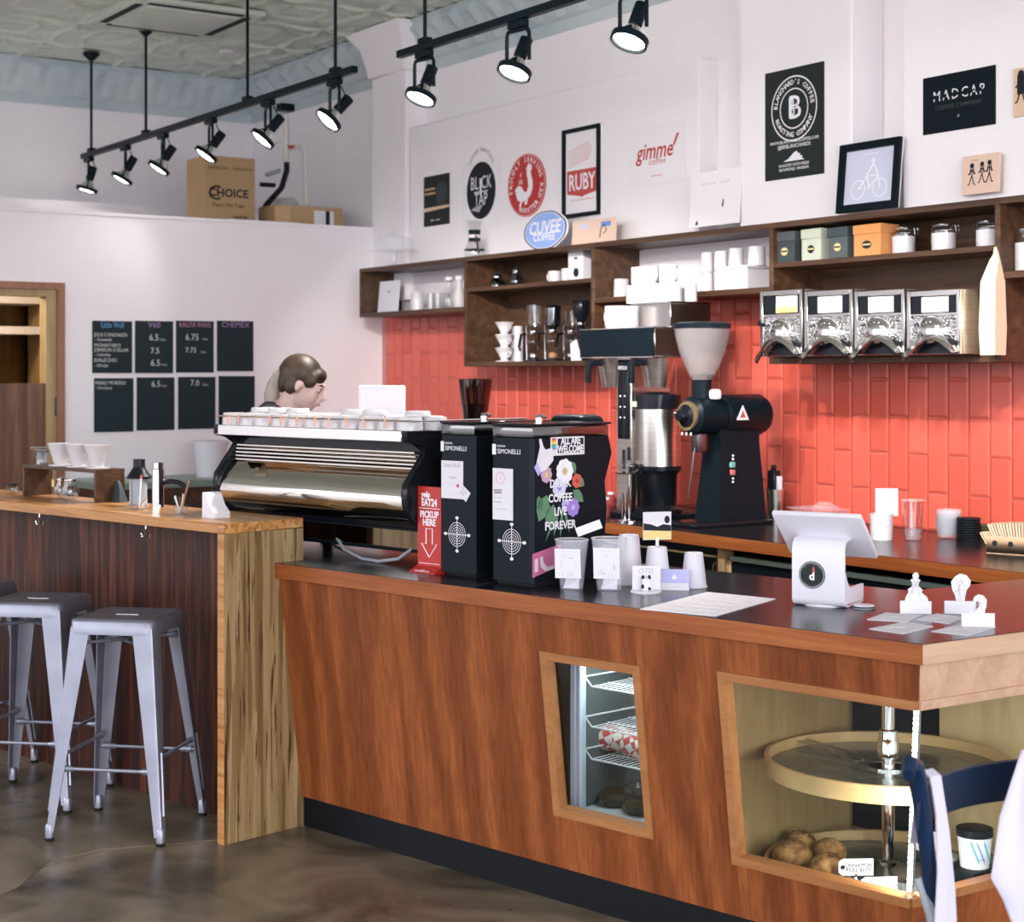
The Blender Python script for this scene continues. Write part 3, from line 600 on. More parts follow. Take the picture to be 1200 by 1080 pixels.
ring(o, 'emblem_ring', 'white_print', 0, cz, R_, R_, w*.035, -t); ring(o, 'emblem_ring', 'white_print', 0, cz, R_*.62, R_*.62, w*.03, -t)
arc_text('lettering', "BLANCHARD'S COFFEE", R_*.80, 3.0, -.168, w*.17, 'white_print', o, (0, -t-.0004, cz), (HP2, 0, 0))
arc_text('lettering', 'ROASTING COMPANY', R_*.80, 3.55, .153, w*.17, 'white_print', o, (0, -t-.0004, cz), (HP2, 0, 0), inward=True)
wt(o, 'B', w*.78, 'white_print', w*.03, cz, -t, bold=w*.01); wt(o, 'B', w*.66, 'charcoal_print', w*.03, cz, -t-.0006, sx=.8, bold=-w*.02); wt(o, 'B', w*.70, 'white_print', -w*.08, cz, -t-.0008, sx=.6)
wt(o, 'WWW.BLANCHARDSCOFFEE.COM', w*.105, 'white_print', 0, h*.335, -t); wt(o, '@BRBLANCHARDS', w*.13, 'white_print', 0, h*.29, -t)
flat(o, 'state_print', 'white_print', [(x*w*.36, h*.155 + z*h*.05) for x, z in ((-1,0),(-.9,.1),(-.5,.5),(-.3,.9),(0,1.5),(.3,1.7),(.35,1.3),(.6,1.2),(.55,.8),(.8,.7),(.75,.3),(1,0))], -t)
wt(o, 'ROASTED WITH PRIDE\nRICHMOND, VIRGINIA', w*.10, 'white_print', 0, h*.10, -t)
o, w, h, t = sheet('plaque', 'black wide poster with stencil capitals above the small wooden figure board', 'poster', 1082, 1167, 84, 152, Y2, 'black_satin')
wt(o, 'MADCAP', w*.32, 'white_print', 0, h*.63, -t, sp=1.35, sx=.9)
for k in (-2.2, -1.3, -.4, .5, 1.4, 2.3): flat(o, 'stencil_gap', 'black_satin', rect(w*(k*.27-.16), w*(k*.27+.02), h*.60, h*.66), -t-.0008)
wt(o, 'COFFEE COMPANY', w*.13, 'slate_box', 0, h*.43, -t, sp=1.2); flat(o, 'dot_print', 'white_print', ell(0, h*.25, w*.025, w*.035, 10), -t); flat(o, 'bird_print', 'ink', [(-w*.05, h*.30), (0, h*.22), (w*.05, h*.32), (0, h*.27)], -t)
def doodle(o, w, h, t, figs):
    for cx, cz, s in figs:
        M = MB(); M.ball((cx, -t-.001, cz + s*.75), s*.16, 1, .1, 1, 8, 6)
        for a, b in (((0,.6),(0,.15)), ((0,.5),(-.28,.2)), ((0,.5),(.25,.25)), ((0,.15),(-.2,-.4)), ((0,.15),(.18,-.4)), ((-.2,-.4),(-.3,-.42)), ((.18,-.4),(.3,-.42)), ((-.12,.6),(-.15,.2)), ((.12,.6),(.14,.2))):
            M.tube([(cx + a[0]*s, -t-.0006, cz + a[1]*s), (cx + b[0]*s, -t-.0006, cz + b[1]*s)], s*.035, 4)
        M.build('figure_print', 'ink', o)
o, w, h, t = sheet('wood_print', 'light wooden board with small black line figures standing on the shelf', 'board', 1129, 1172, 181, 227, 5.215, 'peach_board', .012, .05)
doodle(o, w, h, t, [(-w*.45, h*.42, h*.42), (w*.1, h*.45, h*.4), (w*.5, h*.45, h*.42)]); wt(o, '- ----', w*.2, 'ink', -w*.35, h*.88, -t)
o, w, h, t = sheet('wood_print', 'tan wooden board with bold black figures hung beside the stencil poster', 'board', 1190, 1236, 77, 134, Y2, 'cream_board', .012)
doodle(o, w, h, t, [(-w*.6, h*.5, h*.5), (0, h*.5, h*.5), (w*.5, h*.45, h*.5)]); flat(o, 'block_print', 'ink', rect(-w*.8, -w*.35, h*.45, h*.85), -t)
o, w, h, t = sheet('line_drawing', 'white paper drawing with faint lines standing on the shelf', 'drawing', 808, 867, 199, 264, 5.235, 'poster_white', .003, .06)
wt(o, '---- ---', w*.45, 'pale_grey_print', 0, h*.8, -t); flat(o, 'figure_print', 'ink', [(w*.28, h*.33), (w*.34, h*.32), (w*.36, h*.46), (w*.32, h*.46)], -t); flat(o, 'figure_print', 'ink', [(-w*.75, .01), (-w*.65, .01), (-w*.66, h*.12), (-w*.72, h*.10)], -t)
o, w, h, t = sheet('framed_print', 'black framed pale blue print of a faint bicycle leaning on the pier', 'picture', 983, 1054, 165, 247, 5.19, 'white_plastic', .006, .09)
MT['pale_blue'] = mat('pale_blue', (.62, .64, .80), .25); flat(o, 'print', 'pale_blue', rect(-w+.03, w-.03, .03, h-.03), -t)
for nm, r_ in (('frame_rail', rect(-w, w, h-.032, h)), ('frame_rail', rect(-w, w, 0, .032)), ('frame_stile', rect(-w, -w+.032, .032, h-.032)), ('frame_stile', rect(w-.032, w, .032, h-.032))): flat(o, nm, 'black_satin', r_, -.0055, .016)
for cx in (-.36, .36): ring(o, 'bicycle_print', 'white_print', cx*w, h*.32, w*.24, w*.24, w*.03, -t-.0008, 20)
M = MB()
for a, b in (((-.36,.32),(-.1,.5)), ((-.1,.5),(.28,.5)), ((.28,.5),(.0,.33)), ((0,.33),(-.1,.55)), ((0,.33),(-.36,.32)), ((.24,.56),(.36,.32)), ((-.05,.55),(.1,.68)), ((.1,.68),(.25,.55))): M.tube([(a[0]*w, -t-.001, a[1]*h), (b[0]*w, -t-.001, b[1]*h)], w*.02, 4)
M.ball((.1*w, -t-.001, .72*h), w*.06, 1, .1, 1, 8, 6); M.build('rider_print', 'white_print', o); wt(o, '-----', w*.3, 'white_print', 0, h*.84, -t-.0008)
o, w, h, t = sheet('postcard_board', 'peach board with two pale blue printed cards beside the blue badge sign', 'board', 671, 722, 257, 285, 5.20, 'peach_board', .006, .05)
for cx in (-.45, .55): flat(o, 'card_print', 'blue_print' if cx > 0 else 'pale_blue', rect(w*(cx-.22), w*(cx+.22), h*.66, h*.86), -t); 
M = MB(); M.tube([(w*.3, -t-.001, h*.2), (w*.35, -t-.001, h*.6), (w*.5, -t-.001, h*.75), (w*.6, -t-.001, h*.5), (w*.45, -t-.001, h*.35)], w*.015, 4); M.build('scribble_print', 'ink', o)
# blue badge-shaped sign
x0, x1 = onY(614, 268, 5.17).x, onY(663, 268, 5.17).x; rx = (x1-x0)/2; zb_ = ZTOP; rz = (onY(638, 246, 5.17).z - ZTOP) / 2
o = thing('badge_sign', 'blue scalloped badge sign with white lettering and dark blue rim', 'sign', ((x0+x1)/2, 5.17, ZTOP)); o.rotation_euler = (-.10, 0, 0)
def badge(k): return [((rx*k)*math.copysign(abs(math.cos(a))**.75, math.cos(a))*(1+.05*math.cos(4*a)), rz + (rz*k)*math.copysign(abs(math.sin(a))**.8, math.sin(a))*(1+.05*math.cos(4*a))/1.05) for a in [2*math.pi*i/48 for i in range(48)]]
M = MB(); M.prism(badge(1), -.008, 0, 'y'); M.build('sign_plate', 'white_print', o); flat(o, 'rim_print', 'navy_print', badge(.96), -.0082); flat(o, 'rim_print', 'white_print', badge(.90), -.009); MT['sky_print'] = mat('sky_print', (.28, .42, .82), .5); flat(o, 'field_print', 'sky_print', badge(.86), -.0098)
wt(o, 'CUVEE', rx*.50, 'white_print', 0, rz*1.12, -.0106, bold=rx*.012); wt(o, 'COFFEE', rx*.30, 'white_print', 0, rz*.66, -.0106, bold=rx*.008)

# ------------------------------------------------------------------ chalkboards on the partition (facing +X)
def xt(o, body, size, matn, y, z, x, **k): return text('lettering', body, size, matn, o, (x + .0004, y, z), (HP2, 0, HP2), **k)
cb = [[(108, 376, 154.5, 437), (158, 376, 202.5, 437), (206, 376, 250, 436.5), (254, 376, 296.5, 435)], [(110, 443, 156, 506), (160, 442, 204, 504), (208.5, 441.5, 252, 502.5), (256, 440.5, 298, 501)]]
cols = [[('Little Wolf', 'chalk_blue', .052, .92)], [('V60', 'chalk_purple', .05, .92)], [('KALITA WAVE', 'chalk_pink', .044, .92)], [('CHEMEX', 'chalk_purple', .048, .92)]]
lines0 = {(0,0): [('JESUS CONSTANZA', .030, .73, -.46), ('- Guatemala', .027, .64, -.44), ('MONATARO', .030, .53, -.46), ('JOHNSON CUELLAR', .030, .44, -.46), ('- Colombia', .027, .35, -.44), ('DALECHO', .032, .245, -.46), ('- Ethiopia', .027, .145, -.44)],
          (0,1): [('6.5', .055, .68, -.14), ('/12oz', .018, .64, .14), ('7.5', .05, .425, -.10), ('6.5', .055, .19, -.10), ('/12oz', .018, .16, .18)], (0,2): [('6.75', .055, .68, -.26), ('/12oz', .018, .65, .18), ('7.75', .045, .43, -.26), ('/12oz', .018, .40, .14)],
          (1,0): [('MARIO MORENO', .032, .91, -.48), ('- Honduras', .028, .82, -.46)], (1,1): [('6.5', .052, .87, -.12), ('/12oz', .018, .84, .14)], (1,2): [('7.0', .052, .88, -.18), ('/12oz', .018, .85, .14)]}
cl_lab = [['black chalk menu panel headed in blue with three coffee names', 'black chalk menu panel headed V60 with three prices', 'black chalk menu panel headed in pink with two prices', 'black chalk menu panel headed CHEMEX, otherwise empty'],
          ['black chalk panel with one coffee name and country, below the blue heading', 'black chalk panel reading only 6.5, below the V60 panel', 'black chalk panel reading only 7.0, below the pink heading', 'empty black chalk panel half hidden behind the cups on the espresso machine']]
for r_ in range(2):
    for c_ in range(4):
        a, b, c, d = cb[r_][c_]; y0, y1 = onX(a, (b+d)/2, XL).y, onX(c, (b+d)/2, XL).y; zt, zb = onX((a+c)/2, b, XL).z, onX((a+c)/2, d, XL).z
        o = thing('chalk_panel', cl_lab[r_][c_], 'chalkboard', (XL, (y0+y1)/2, zb), 0, 'chalk menu panels on the partition'); W_, H_ = y1-y0, zt-zb
        M = MB(); M.box(.0005, .006, -W_/2, W_/2, 0, H_); M.build('board', 'chalkboard', o)
        if r_ == 0:
            for tx, mm_, sz, zz in cols[c_]: xt(o, tx, sz, mm_, 0, H_*zz, .006, sx=min(1, W_*.9/(len(tx)*sz*.62)))
        for tx, sz, zz, yy in lines0.get((r_, c_), []): xt(o, tx, sz, 'chalk_white', W_*yy, H_*zz, .006, align='LEFT', sx=.78 if len(tx) > 9 else .95)
# ------------------------------------------------------------------ things on the shelves
def pl(px, Y, z): return Vector((onY(px, 430, Y).x, Y, z))
def mpp(px, Y): return Y / ray(px, 430).y / F            # metres per pixel at that place
def shell(m, prof, th, seg=24, c=(0,0,0)):               # open vessel: outer profile (r,h) bottom->top, wall th
    inner = [(max(r - th, .001), max(h, prof[0][1] + th)) for r, h in prof[::-1]]
    m.lathe([(0.001, prof[0][1])] + prof + inner + [(.001, prof[0][1] + th)], seg, c, caps=False); return m
def mug_parts(o, r, h, handle=0, matn='white_ceramic'):
    M = MB(); shell(M, [(r*.86, 0), (r*.97, h*.06), (r, h*.2), (r, h*.97), (r*.99, h)], .004, 20); M.build('cup_body', matn, o)
    if handle is not None:
        M = MB(); M.at(Rz(handle)); M.tube([(r*.96, 0, h*.80), (r*1.28, 0, h*.84), (r*1.55, 0, h*.68), (r*1.55, 0, h*.42), (r*1.30, 0, h*.24), (r*.96, 0, h*.22)], h*.075, 7); M.build('handle', matn, o)
def mug(label, px, Y, z, r, h, handle, group=None):
    o = thing('mug', label, 'mug', pl(px, Y, z), 0, group); mug_parts(o, r, h, handle); return o
def cup_inv(label, loc, r0, r1, h, group, matn='white_ceramic', name='cup'):   # upturned cup, base ring on top
    o = thing(name, label, 'cup', loc, 0, group); M = MB(); M.lathe([(r0 - .004, 0.0), (r0, 0), (r0, .004), (r1, h*.93), (r1*.95, h), (r1*.85, h), (r1*.83, h*.985), (.001, h*.985)], 22, caps=False); M.build('cup_body', matn, o)
    return o
# --- shelf A
zt = ZA
p = pl(455, 5.17, zt); o = thing('menu_card', 'white framed card leaning in the shallow shelf by the corner', 'card', p, .12); w, h = .085*1.28, .045*4.5; o.rotation_euler = (-.10, 0, .10)
M = MB(); M.box(-w, w, -.008, 0, 0, h, .001, 1); M.build('card', 'white_plastic', o); wt(o, 'N2', .022, 'ink', 0, h*.66, -.008)
for k in range(3): flat(o, 'text_line', 'pale_grey_print', rect(-w*.5, w*.5, h*(.45-.06*k), h*(.455-.06*k)), -.008)
for k in range(3):
    cup_inv(('lowest', 'middle', 'topmost')[k] + ' white cup of the nested stack beside the framed card', pl(489, 5.2, zt + k*.022), .042, .034, .075, 'nested white cups in the shallow shelf')
def tumbler(label, loc, r0, r1, h, group=None, matn='glass', fill=None):
    o = thing('glass', label, 'glass', loc, 0, group); M = MB(); shell(M, [(r0, 0), (r0*1.02, h*.1), (r1, h)], .0025, 20); M.build('glass_body', matn, o)
    if fill: M = MB(); M.lathe([(r0*.9, .006), (r0*.92 + (r1-r0)*fill*.9, h*fill)], 18); M.build('base_fill', 'clear_plastic', o)
    return o
for px in (504, 512, 522): tumbler('clear straight glass between the cup stack and the carafes', pl(px, 5.2, zt), .026, .030, .105, 'glasses in the shallow shelf')
for px, lab in ((529, 'slim clear carafe beside the straight glasses'), (541, 'slim white-necked carafe beside the walnut divider')):
    o = thing('carafe', lab, 'carafe', pl(px - 3, 5.18, zt)); M = MB(); shell(M, [(.034, 0), (.040, .03), (.036, .08), (.018, .14), (.022, .17)], .002, 18); M.build('glass_body', 'glass' if px < 535 else 'frosted_plastic', o)
    M = MB(); M.lathe([(.024, .171), (.025, .19), (.012, .195)], 16); M.build('stopper', 'paper', o)
# --- shelf B upper
def server(label, px, Y, z, r, h):
    o = thing('glass_server', label, 'coffee pot', pl(px, Y, z)); M = MB(); shell(M, [(r*.8, 0), (r, h*.12), (r*1.0, h*.4), (r*.55, h*.8), (r*.62, h)], .0025, 20); M.build('pot_body', 'grey_plastic', o)
    M = MB(); M.lathe([(r*.56, h*.78), (r*.6, h*.80), (r*.6, h*.86), (r*.56, h*.88)], 18); M.build('collar', 'chrome', o)
    M = MB(); M.lathe([(r*.62, h*1.0), (r*.5, h*1.06), (r*.16, h*1.08), (r*.18, h*1.2), (.001, h*1.22)], 16); M.build('lid', 'black_gloss', o)
    M = MB(); M.at(Rz(-.3)); M.tube([(r*.6, 0, h*.82), (r*1.35, 0, h*.85), (r*1.5, 0, h*.5), (r*1.0, 0, h*.2)], .006, 7); M.build('handle', 'black_gloss', o)
server('round glass coffee pot with black lid on the upper tier', 583, 5.2, ZS, .046, .075); server('taller glass coffee pot beside the round pot', 605, 5.2, ZS, .038, .095)
mug('white mug with its handle towards the glass pots', 650, 5.18, ZS, .036, .065, math.pi*1.05); mug('white cup pressed against the printed box', 664, 5.2, ZS, .030, .075, None)
o = thing('coffee_box', 'white upright box printed with a round dark bowl', 'box', pl(683, 5.2, ZS), .05); M = MB(); M.box(-.062, .062, -.05, .05, 0, .16, .0015, 1); M.build('box_body', 'paper', o)
flat(o, 'bowl_print', 'ink', ell(.005, .045, .022, .024, 20), -.05); flat(o, 'bowl_print', 'grey_print', rect(-.02, .03, .066, .07), -.0503); flat(o, 'logo_print', 'ink', rect(-.012, .016, .115, .125), -.05)
# --- shelf B lower: stacked cone drippers, siphons
def dripper(label, loc, s=1.0, group=None, matn='white_ceramic', rz=0):
    o = thing('dripper', label, 'dripper', loc, rz, group); M = MB(); M.lathe([(.001, 0), (.054*s, 0), (.056*s, .006*s), (.024*s, .010*s), (.023*s, .020*s), (.058*s, .082*s), (.060*s, .082*s), (.058*s, .080*s), (.020*s, .018*s), (.001, .018*s)], 24, caps=False); M.build('cone', matn, o)
    M = MB(); M.tube([(.035*s, 0, .045*s), (.066*s, 0, .062*s), (.072*s, 0, .045*s), (.052*s, 0, .028*s), (.028*s, 0, .026*s)], .005*s, 6); M.build('handle', matn, o); return o
for k in range(3): dripper(('bottom', 'middle', 'topmost')[k] + ' white cone dripper in the tower of three on the deep shelf', pl(591, 5.15, ZB_ + k*.074), .92, 'white cone drippers stacked in a tower')
for k in range(5): cup_inv('white paper cup of the tall stack behind the cone drippers', pl(606, 5.25, ZB_ + k*.028), .036, .030, .09, 'paper cups stacked behind the drippers', 'paper_cup', 'paper_cup')
def siphon(label, px, Y, z, top, col):
    o = thing('siphon_brewer', label, 'coffee brewer', pl(px, Y, z), .4); M = MB(); M.lathe([(.055, 0), (.055, .010), (.02, .016), (.001, .016)], 20); M.build('base', 'black_gloss', o)
    M = MB(); M.tube([(-.048, 0, .01), (-.048, 0, .19), (-.03, 0, .2)], .006, 8); M.build('stand', 'chrome', o)
    M = MB(); M.ball((0, 0, .105), .042, seg=18, rings=10); M.build('bulb', 'glass', o)
    M = MB(); M.lathe([(.024, .145), (.026, .150), (.026, .168), (.022, .172)], 16); M.build('collar', 'chrome', o)
    M = MB(); shell(M, [(.016, .172), (.040, .19), (.044, .22), (.043, top)], .002, 20); M.build('funnel', 'grey_plastic' if col else 'glass', o)
    if col: M = MB(); M.lathe([(.045, top), (.047, top + .006), (.03, top + .014), (.001, top+.016)], 18); M.build('lid', col, o)
    M = MB(); M.tube([(-.05, 0, .15), (-.085, 0, .15), (-.10, 0, .08), (-.09, 0, .06)], .008, 8); M.build('handle', 'black_gloss', o)
    M = MB(); M.lathe([(.022, .018), (.026, .03), (.02, .045), (.004, .05)], 14); M.build('burner', 'cookie' if col == 'black_gloss' else 'chrome', o)
siphon('clear glass siphon brewer with tall open funnel on the deep shelf', 626, 5.18, ZB_, .31, None); siphon('glass siphon brewer with copper burner and black lid', 648, 5.13, ZB_, .285, 'black_gloss'); siphon('smoke-funnel siphon brewer nearest the divider', 670, 5.27, ZB_, .27, None)
o = thing('hand_grinder', 'black hand grinder with wide funnel mouth by the divider', 'grinder', pl(681, 5.24, ZB_)); M = MB(); M.lathe([(.036, 0), (.036, .12), (.02, .13), (.02, .2), (.04, .25), (.046, .32), (.043, .325)], 20); M.build('body', 'black_gloss', o); M = MB(); M.lathe([(.022, .19), (.024, .195), (.024, .205), (.021, .21)], 16); M.build('ring', 'chrome', o)
o = thing('paper_cone', 'white paper filter cone folded beside the hand grinder', 'filter', pl(676, 5.12, ZB_)); M = MB(); M.loft([[(-.035, -.012, 0), (.03, -.012, 0), (.03, .012, 0), (-.035, .012, 0)], [(-.052, -.006, .09), (-.006, -.006, .11), (-.006, .006, .11), (-.052, .006, .09)]]); M.build('folded_paper', 'paper', o)
# --- shelf C: cups and pale box
for px, k in ((728, 0),): cup_inv('white upturned cup alone at the divider end of the shelf', pl(px, 5.2, ZA), .040, .037, .10, None)
bx = thing('storage_box', 'pale cream box at the end of the shallow shelf', 'box', pl(873, 5.2, ZA)); M = MB(); M.box(-.105, .105, -.08, .1, 0, .10, .002, 1); M.build('box_body', 'pale_grey_print', bx); M = MB(); M.box(-.112, .112, -.086, .105, .100, .112, .002, 1); M.build('box_lid', 'paper', bx)
for px in (829, 845): 
    for k in range(2): cup_inv(('lower', 'upper')[k] + ' white upturned cup of the pair ' + ('next to the pale box' if px > 840 else 'one column away from the pale box'), pl(px, 5.17, ZA + k*.096), .032, .030, .094, 'cups stacked beside the pale box')
for px, r in ((863, .036), (887, .042)): cup_inv('white upturned cup standing on the pale box lid', pl(px, 5.2, ZA + .112), r, r*.95, .088, 'cups on the pale box')
# --- shelf D: tea tins and clamp jars
def tin_(px0, px1, pyt, body, lid, lab):
    Y = 5.085; pm = (px0+px1)/2; xl, xr = onY(px0 + .5, 300, Y).x, onY(px0 + .74*(px1-px0), 300, Y).x; w = (xr-xl)/2; h = onY(pm, pyt, Y).z - ZS
    o = thing('tea_tin', lab, 'tin', ((xl+xr)/2, Y + .058, ZS)); M = MB(); M.box(-w, w, -.055, .055, 0, h*.70, .003, 1); M.build('tin_body', body, o); M = MB(); M.box(-w-.003, w+.003, -.058, .058, h*.69, h, .003, 1); M.build('tin_lid', lid, o)
    flat(o, 'label_print', 'ink' if body != 'grey_box' and body != 'slate_box' else 'gold_print', ell(0, h*.36, w*.36, h*.13, 20), -.0552); flat(o, 'label_print', 'gold_print' if body != 'grey_box' and body != 'slate_box' else 'ink', rect(-w*.3, w*.3, h*.34, h*.39), -.0562)
tin_(907, 938, 271, 'grey_box', 'slate_box', 'dark grey tea tin at the divider end of the row'); tin_(938, 969, 267.5, 'sage_box', 'sage_box', 'pale sage tea tin between the two dark tins'); tin_(969, 1000, 265.5, 'slate_box', 'grey_box', 'dark slate tea tin between the sage and orange tins'); tin_(999, 1042, 262, 'orange_box', 'orange_box', 'orange tea tin beside the clamp jars')
def clamp_jar(px, r, h, lab, Y=5.17, grp=None):
    o = thing('clamp_jar', lab, 'jar', pl(px, Y, ZS), 0, grp); M = MB(); shell(M, [(r*.94, 0), (r, .01), (r, h*.74), (r*.84, h*.82), (r*.86, h*.86)], .003, 22); M.build('jar_body', 'glass', o)
    M = MB(); M.lathe([(r*.9, .006), (r*.93, h*.66), (.001, h*.68)], 20); M.build('contents', 'paper', o); M = MB(); M.lathe([(r*.90, h*.87), (r*.92, h*.9), (r*.90, h*.98), (r*.7, h), (.001, h)], 20); M.build('jar_lid', 'glass', o)
    M = MB(); M.tube([(r*.93*math.cos(a), r*.93*math.sin(a), h*.83) for a in [2*math.pi*i/20 for i in range(20)]], .002, 5, True); M.tube([(r*.92, -.012, h*.84), (r*1.30, -.012, h*.92), (r*1.36, -.01, h*.7), (r*1.36, .01, h*.7), (r*1.30, .012, h*.92), (r*.92, .012, h*.84)], .0022, 5); M.tube([(-r*.92, -.01, h*.92), (-r*1.1, 0, h*.85), (-r*.92, .01, h*.8)], .002, 5); M.build('wire_clamp', 'chrome', o)
clamp_jar(1059, .052, .115, 'glass clamp jar of white sugar next to the orange tin'); clamp_jar(1106, .053, .112, 'glass clamp jar of white sugar standing alone mid shelf'); clamp_jar(1157, .046, .108, 'narrow glass clamp jar of white sugar by the divider above the kraft bag')
clamp_jar(1204, .05, .17, 'tall jar on the shallow shelf beyond the divider'); bpy.data.objects['clamp_jar.003'].location.z = ZA
# --- scoop bins
def bin_(px0, px1, lab, card, first):
    Yf = 4.93; x0, x1 = onY(px0, 420, Yf).x, onY(px1, 420, Yf).x; w = x1-x0; zb, zt = ZB_ + .004, onY((px0+px1)/2, 340, Yf).z; h = zt - zb
    o = thing('scoop_bin', lab, 'bin', ((x0+x1)/2, Yf, zb), 0, None); W = w/2 - .002; D = .30
    M = MB(); M.box(-W, W, .012, D, 0, h, .003, 1); M.build('bin_body', 'brushed', o)
    fr = MB(); t_ = .018
    fr.box(-W, -W+t_, -.004, .012, 0, h, .002, 1); fr.box(W-t_, W, -.004, .012, 0, h, .002, 1); fr.box(-W+t_, W-t_, -.004, .012, h-.022, h, .002, 1); fr.box(-W+t_, W-t_, -.004, .012, h*.60, h*.645, .002, 1); fr.build('face_frame', 'steel', o)
    M = MB(); M.box(-W+t_, W-t_, .002, .010, h*.645, h-.022); M.build('window_pane', 'black_gloss', o)
    M = MB(); cx = .25*W if card == 'photo' else .05*W; M.box(cx - W*.50, cx + W*.50, -.001, .002, h*.66, h-.026); c_ = M.build('label_card', 'paper', o)
    if card == 'photo': M = MB(); M.box(cx - W*.5, cx + W*.5, -.0018, -.001, h*.66, h*.75); M.build('card_print', 'yellow_print', c_); M = MB(); M.box(cx - W*.5, cx + W*.5, -.0018, -.001, h*.80, h*.86); M.build('card_print', 'grey_print', c_)
    else:
        for k in range(4): M = MB(); M.box(cx - W*.36, cx + W*.3, -.0015, -.001, h*(.72+.05*k), h*(.722+.05*k)); M.build('card_line', 'pale_grey_print', c_)
    # lower face: hammered panel with a round recess
    M = MB(); M.box(-W+t_, W-t_, .0, .012, 0.004, h*.60); M.build('hammered_panel', 'hammered', o)
    M = MB(); M.ball((-W*.05, .0, h*.36), W*.52, 1, .55, .9, 18, 10); M.build('scoop_bowl', 'chrome', o)
    # scoop hood: curved lip sweeping from lower left to upper right
    up_ = [(-1.00, .02), (-.93, .10), (-.78, .17), (-.60, .24), (-.38, .30), (-.12, .335), (.15, .34), (.42, .315), (.66, .25), (.84, .16), (.94, .06)]
    dn_ = [(-.99, -.02), (-.90, -.085), (-.72, -.10), (-.52, -.03), (-.30, .07), (-.08, .16), (.14, .215), (.38, .225), (.60, .18), (.78, .10), (.90, .03)]
    rows = []
    for i, (a_, b_) in enumerate(zip(up_, dn_)):
        k_ = math.sin(math.pi*(i + .5)/11); yo = -.030 - .045*k_; mid_ = ((a_[0]+b_[0])/2, (a_[1]+b_[1])/2)
        rows.append([(a_[0]*W, -.012, a_[1]*h), (mid_[0]*W, yo*.75, (mid_[1] + .015)*h), (b_[0]*W, yo, b_[1]*h), (b_[0]*W, yo + .006, b_[1]*h - .003), (mid_[0]*W, yo*.75 + .008, mid_[1]*h - .004), (a_[0]*W, -.006, a_[1]*h - .004)])
    M = MB(); M.loft(rows, True); M.build('scoop_lip', 'steel', o, smooth=70)
    M = MB(); M.prism([(-W*.5, h*.02), (W*.86, h*.01), (W*.86, h*.20), (W*.55, h*.27), (W*.1, h*.26), (-W*.2, h*.16)], -.022, .004, 'y'); M.build('scoop_mouth', 'black_gloss', o)
    M = MB(); M.cyl((-W*.62, -.002, h*.50), W*.10, -.03, 12, 'y'); M.build('thumb_knob', 'chrome', o)
    if first: M = MB(); M.box(-W-.012, -W+.006, -.008, .014, h*.47, h*.56, .003, 1); M.build('hinge_block', 'black_gloss', o)
bl = ['steel scoop bin with a landscape card, end of the row', 'steel scoop bin with a white card, next to the landscape-card bin', 'steel scoop bin with a white card, second from the kraft bag', 'steel scoop bin with a pale blue card, beside the kraft bag']
for i, (a, b) in enumerate(((891, 941), (943, 1000), (1001.5, 1061), (1063, 1126))): bin_(a, b, bl[i], 'photo' if i == 0 else 'w', i == 0)
o = thing('coffee_bag', 'upright kraft paper coffee bag with folded top beside the steel bins', 'bag', pl(1162, 5.03, ZB_), .1)
M = MB(); M.loft([[(-.030, -.03, 0), (.036, -.03, 0), (.036, .04, 0), (-.030, .04, 0)], [(-.034, -.034, .1), (.038, -.034, .1), (.038, .044, .1), (-.034, .044, .1)], [(-.030, -.028, .28), (.036, -.028, .28), (.036, .036, .28), (-.030, .036, .28)], [(-.006, -.006, .36), (.036, -.006, .36), (.036, .006, .36), (-.006, .006, .36)], [(.010, -.004, .385), (.030, -.004, .385), (.030, .004, .385), (.010, .004, .385)], [(.016, -.008, .41), (.024, -.008, .412), (.024, -.003, .412), (.016, -.003, .41)]]); M.build('bag_body', 'kraft_pale', o)
# --- on top of the shelves
o = thing('cake_stand', 'clear glass footed cake stand with dome at the end of the shelf', 'cake stand', pl(462, 5.165, ZTOP)); M = MB(); M.lathe([(.06, 0), (.06, .006), (.02, .02), (.016, .06), (.02, .085), (.15, .095), (.155, .102), (.001, .10)], 28, caps=False); M.build('stand', 'glass', o)
M = MB(); M.lathe([(.12, .104), (.12, .16), (.10, .185), (.03, .20), (.012, .205), (.016, .225), (.001, .23)], 26, caps=False); M.build('dome', 'clear_plastic', o)
o = thing('pour_over_carafe', 'hourglass glass coffee carafe with dark wooden collar on the shelf top', 'carafe', pl(556, 5.14, ZTOP)); M = MB(); shell(M, [(.055, 0), (.062, .02), (.05, .07), (.024, .125), (.026, .14), (.052, .215)], .0025, 22); M.build('glass_body', 'glass', o)
M = MB(); M.lathe([(.034, .095), (.028, .125), (.034, .16), (.037, .16), (.031, .125), (.037, .095)], 20, caps=False); M.build('wood_collar', 'black_satin', o); M = MB(); M.lathe([(.030, .112), (.036, .115), (.036, .130), (.030, .133)], 18); M.build('leather_tie', 'white_plastic', o); M = MB(); M.tube([(.03, -.01, .125), (.05, -.02, .115), (.085, -.025, .02)], .006, 6); M.build('cleaning_rod', 'walnut', o); M = MB(); M.lathe([(.0585, .040), (.0600, .042), (.0575, .05), (.0565, .048)], 24, caps=False); M.build('fill_band', 'ink', o)
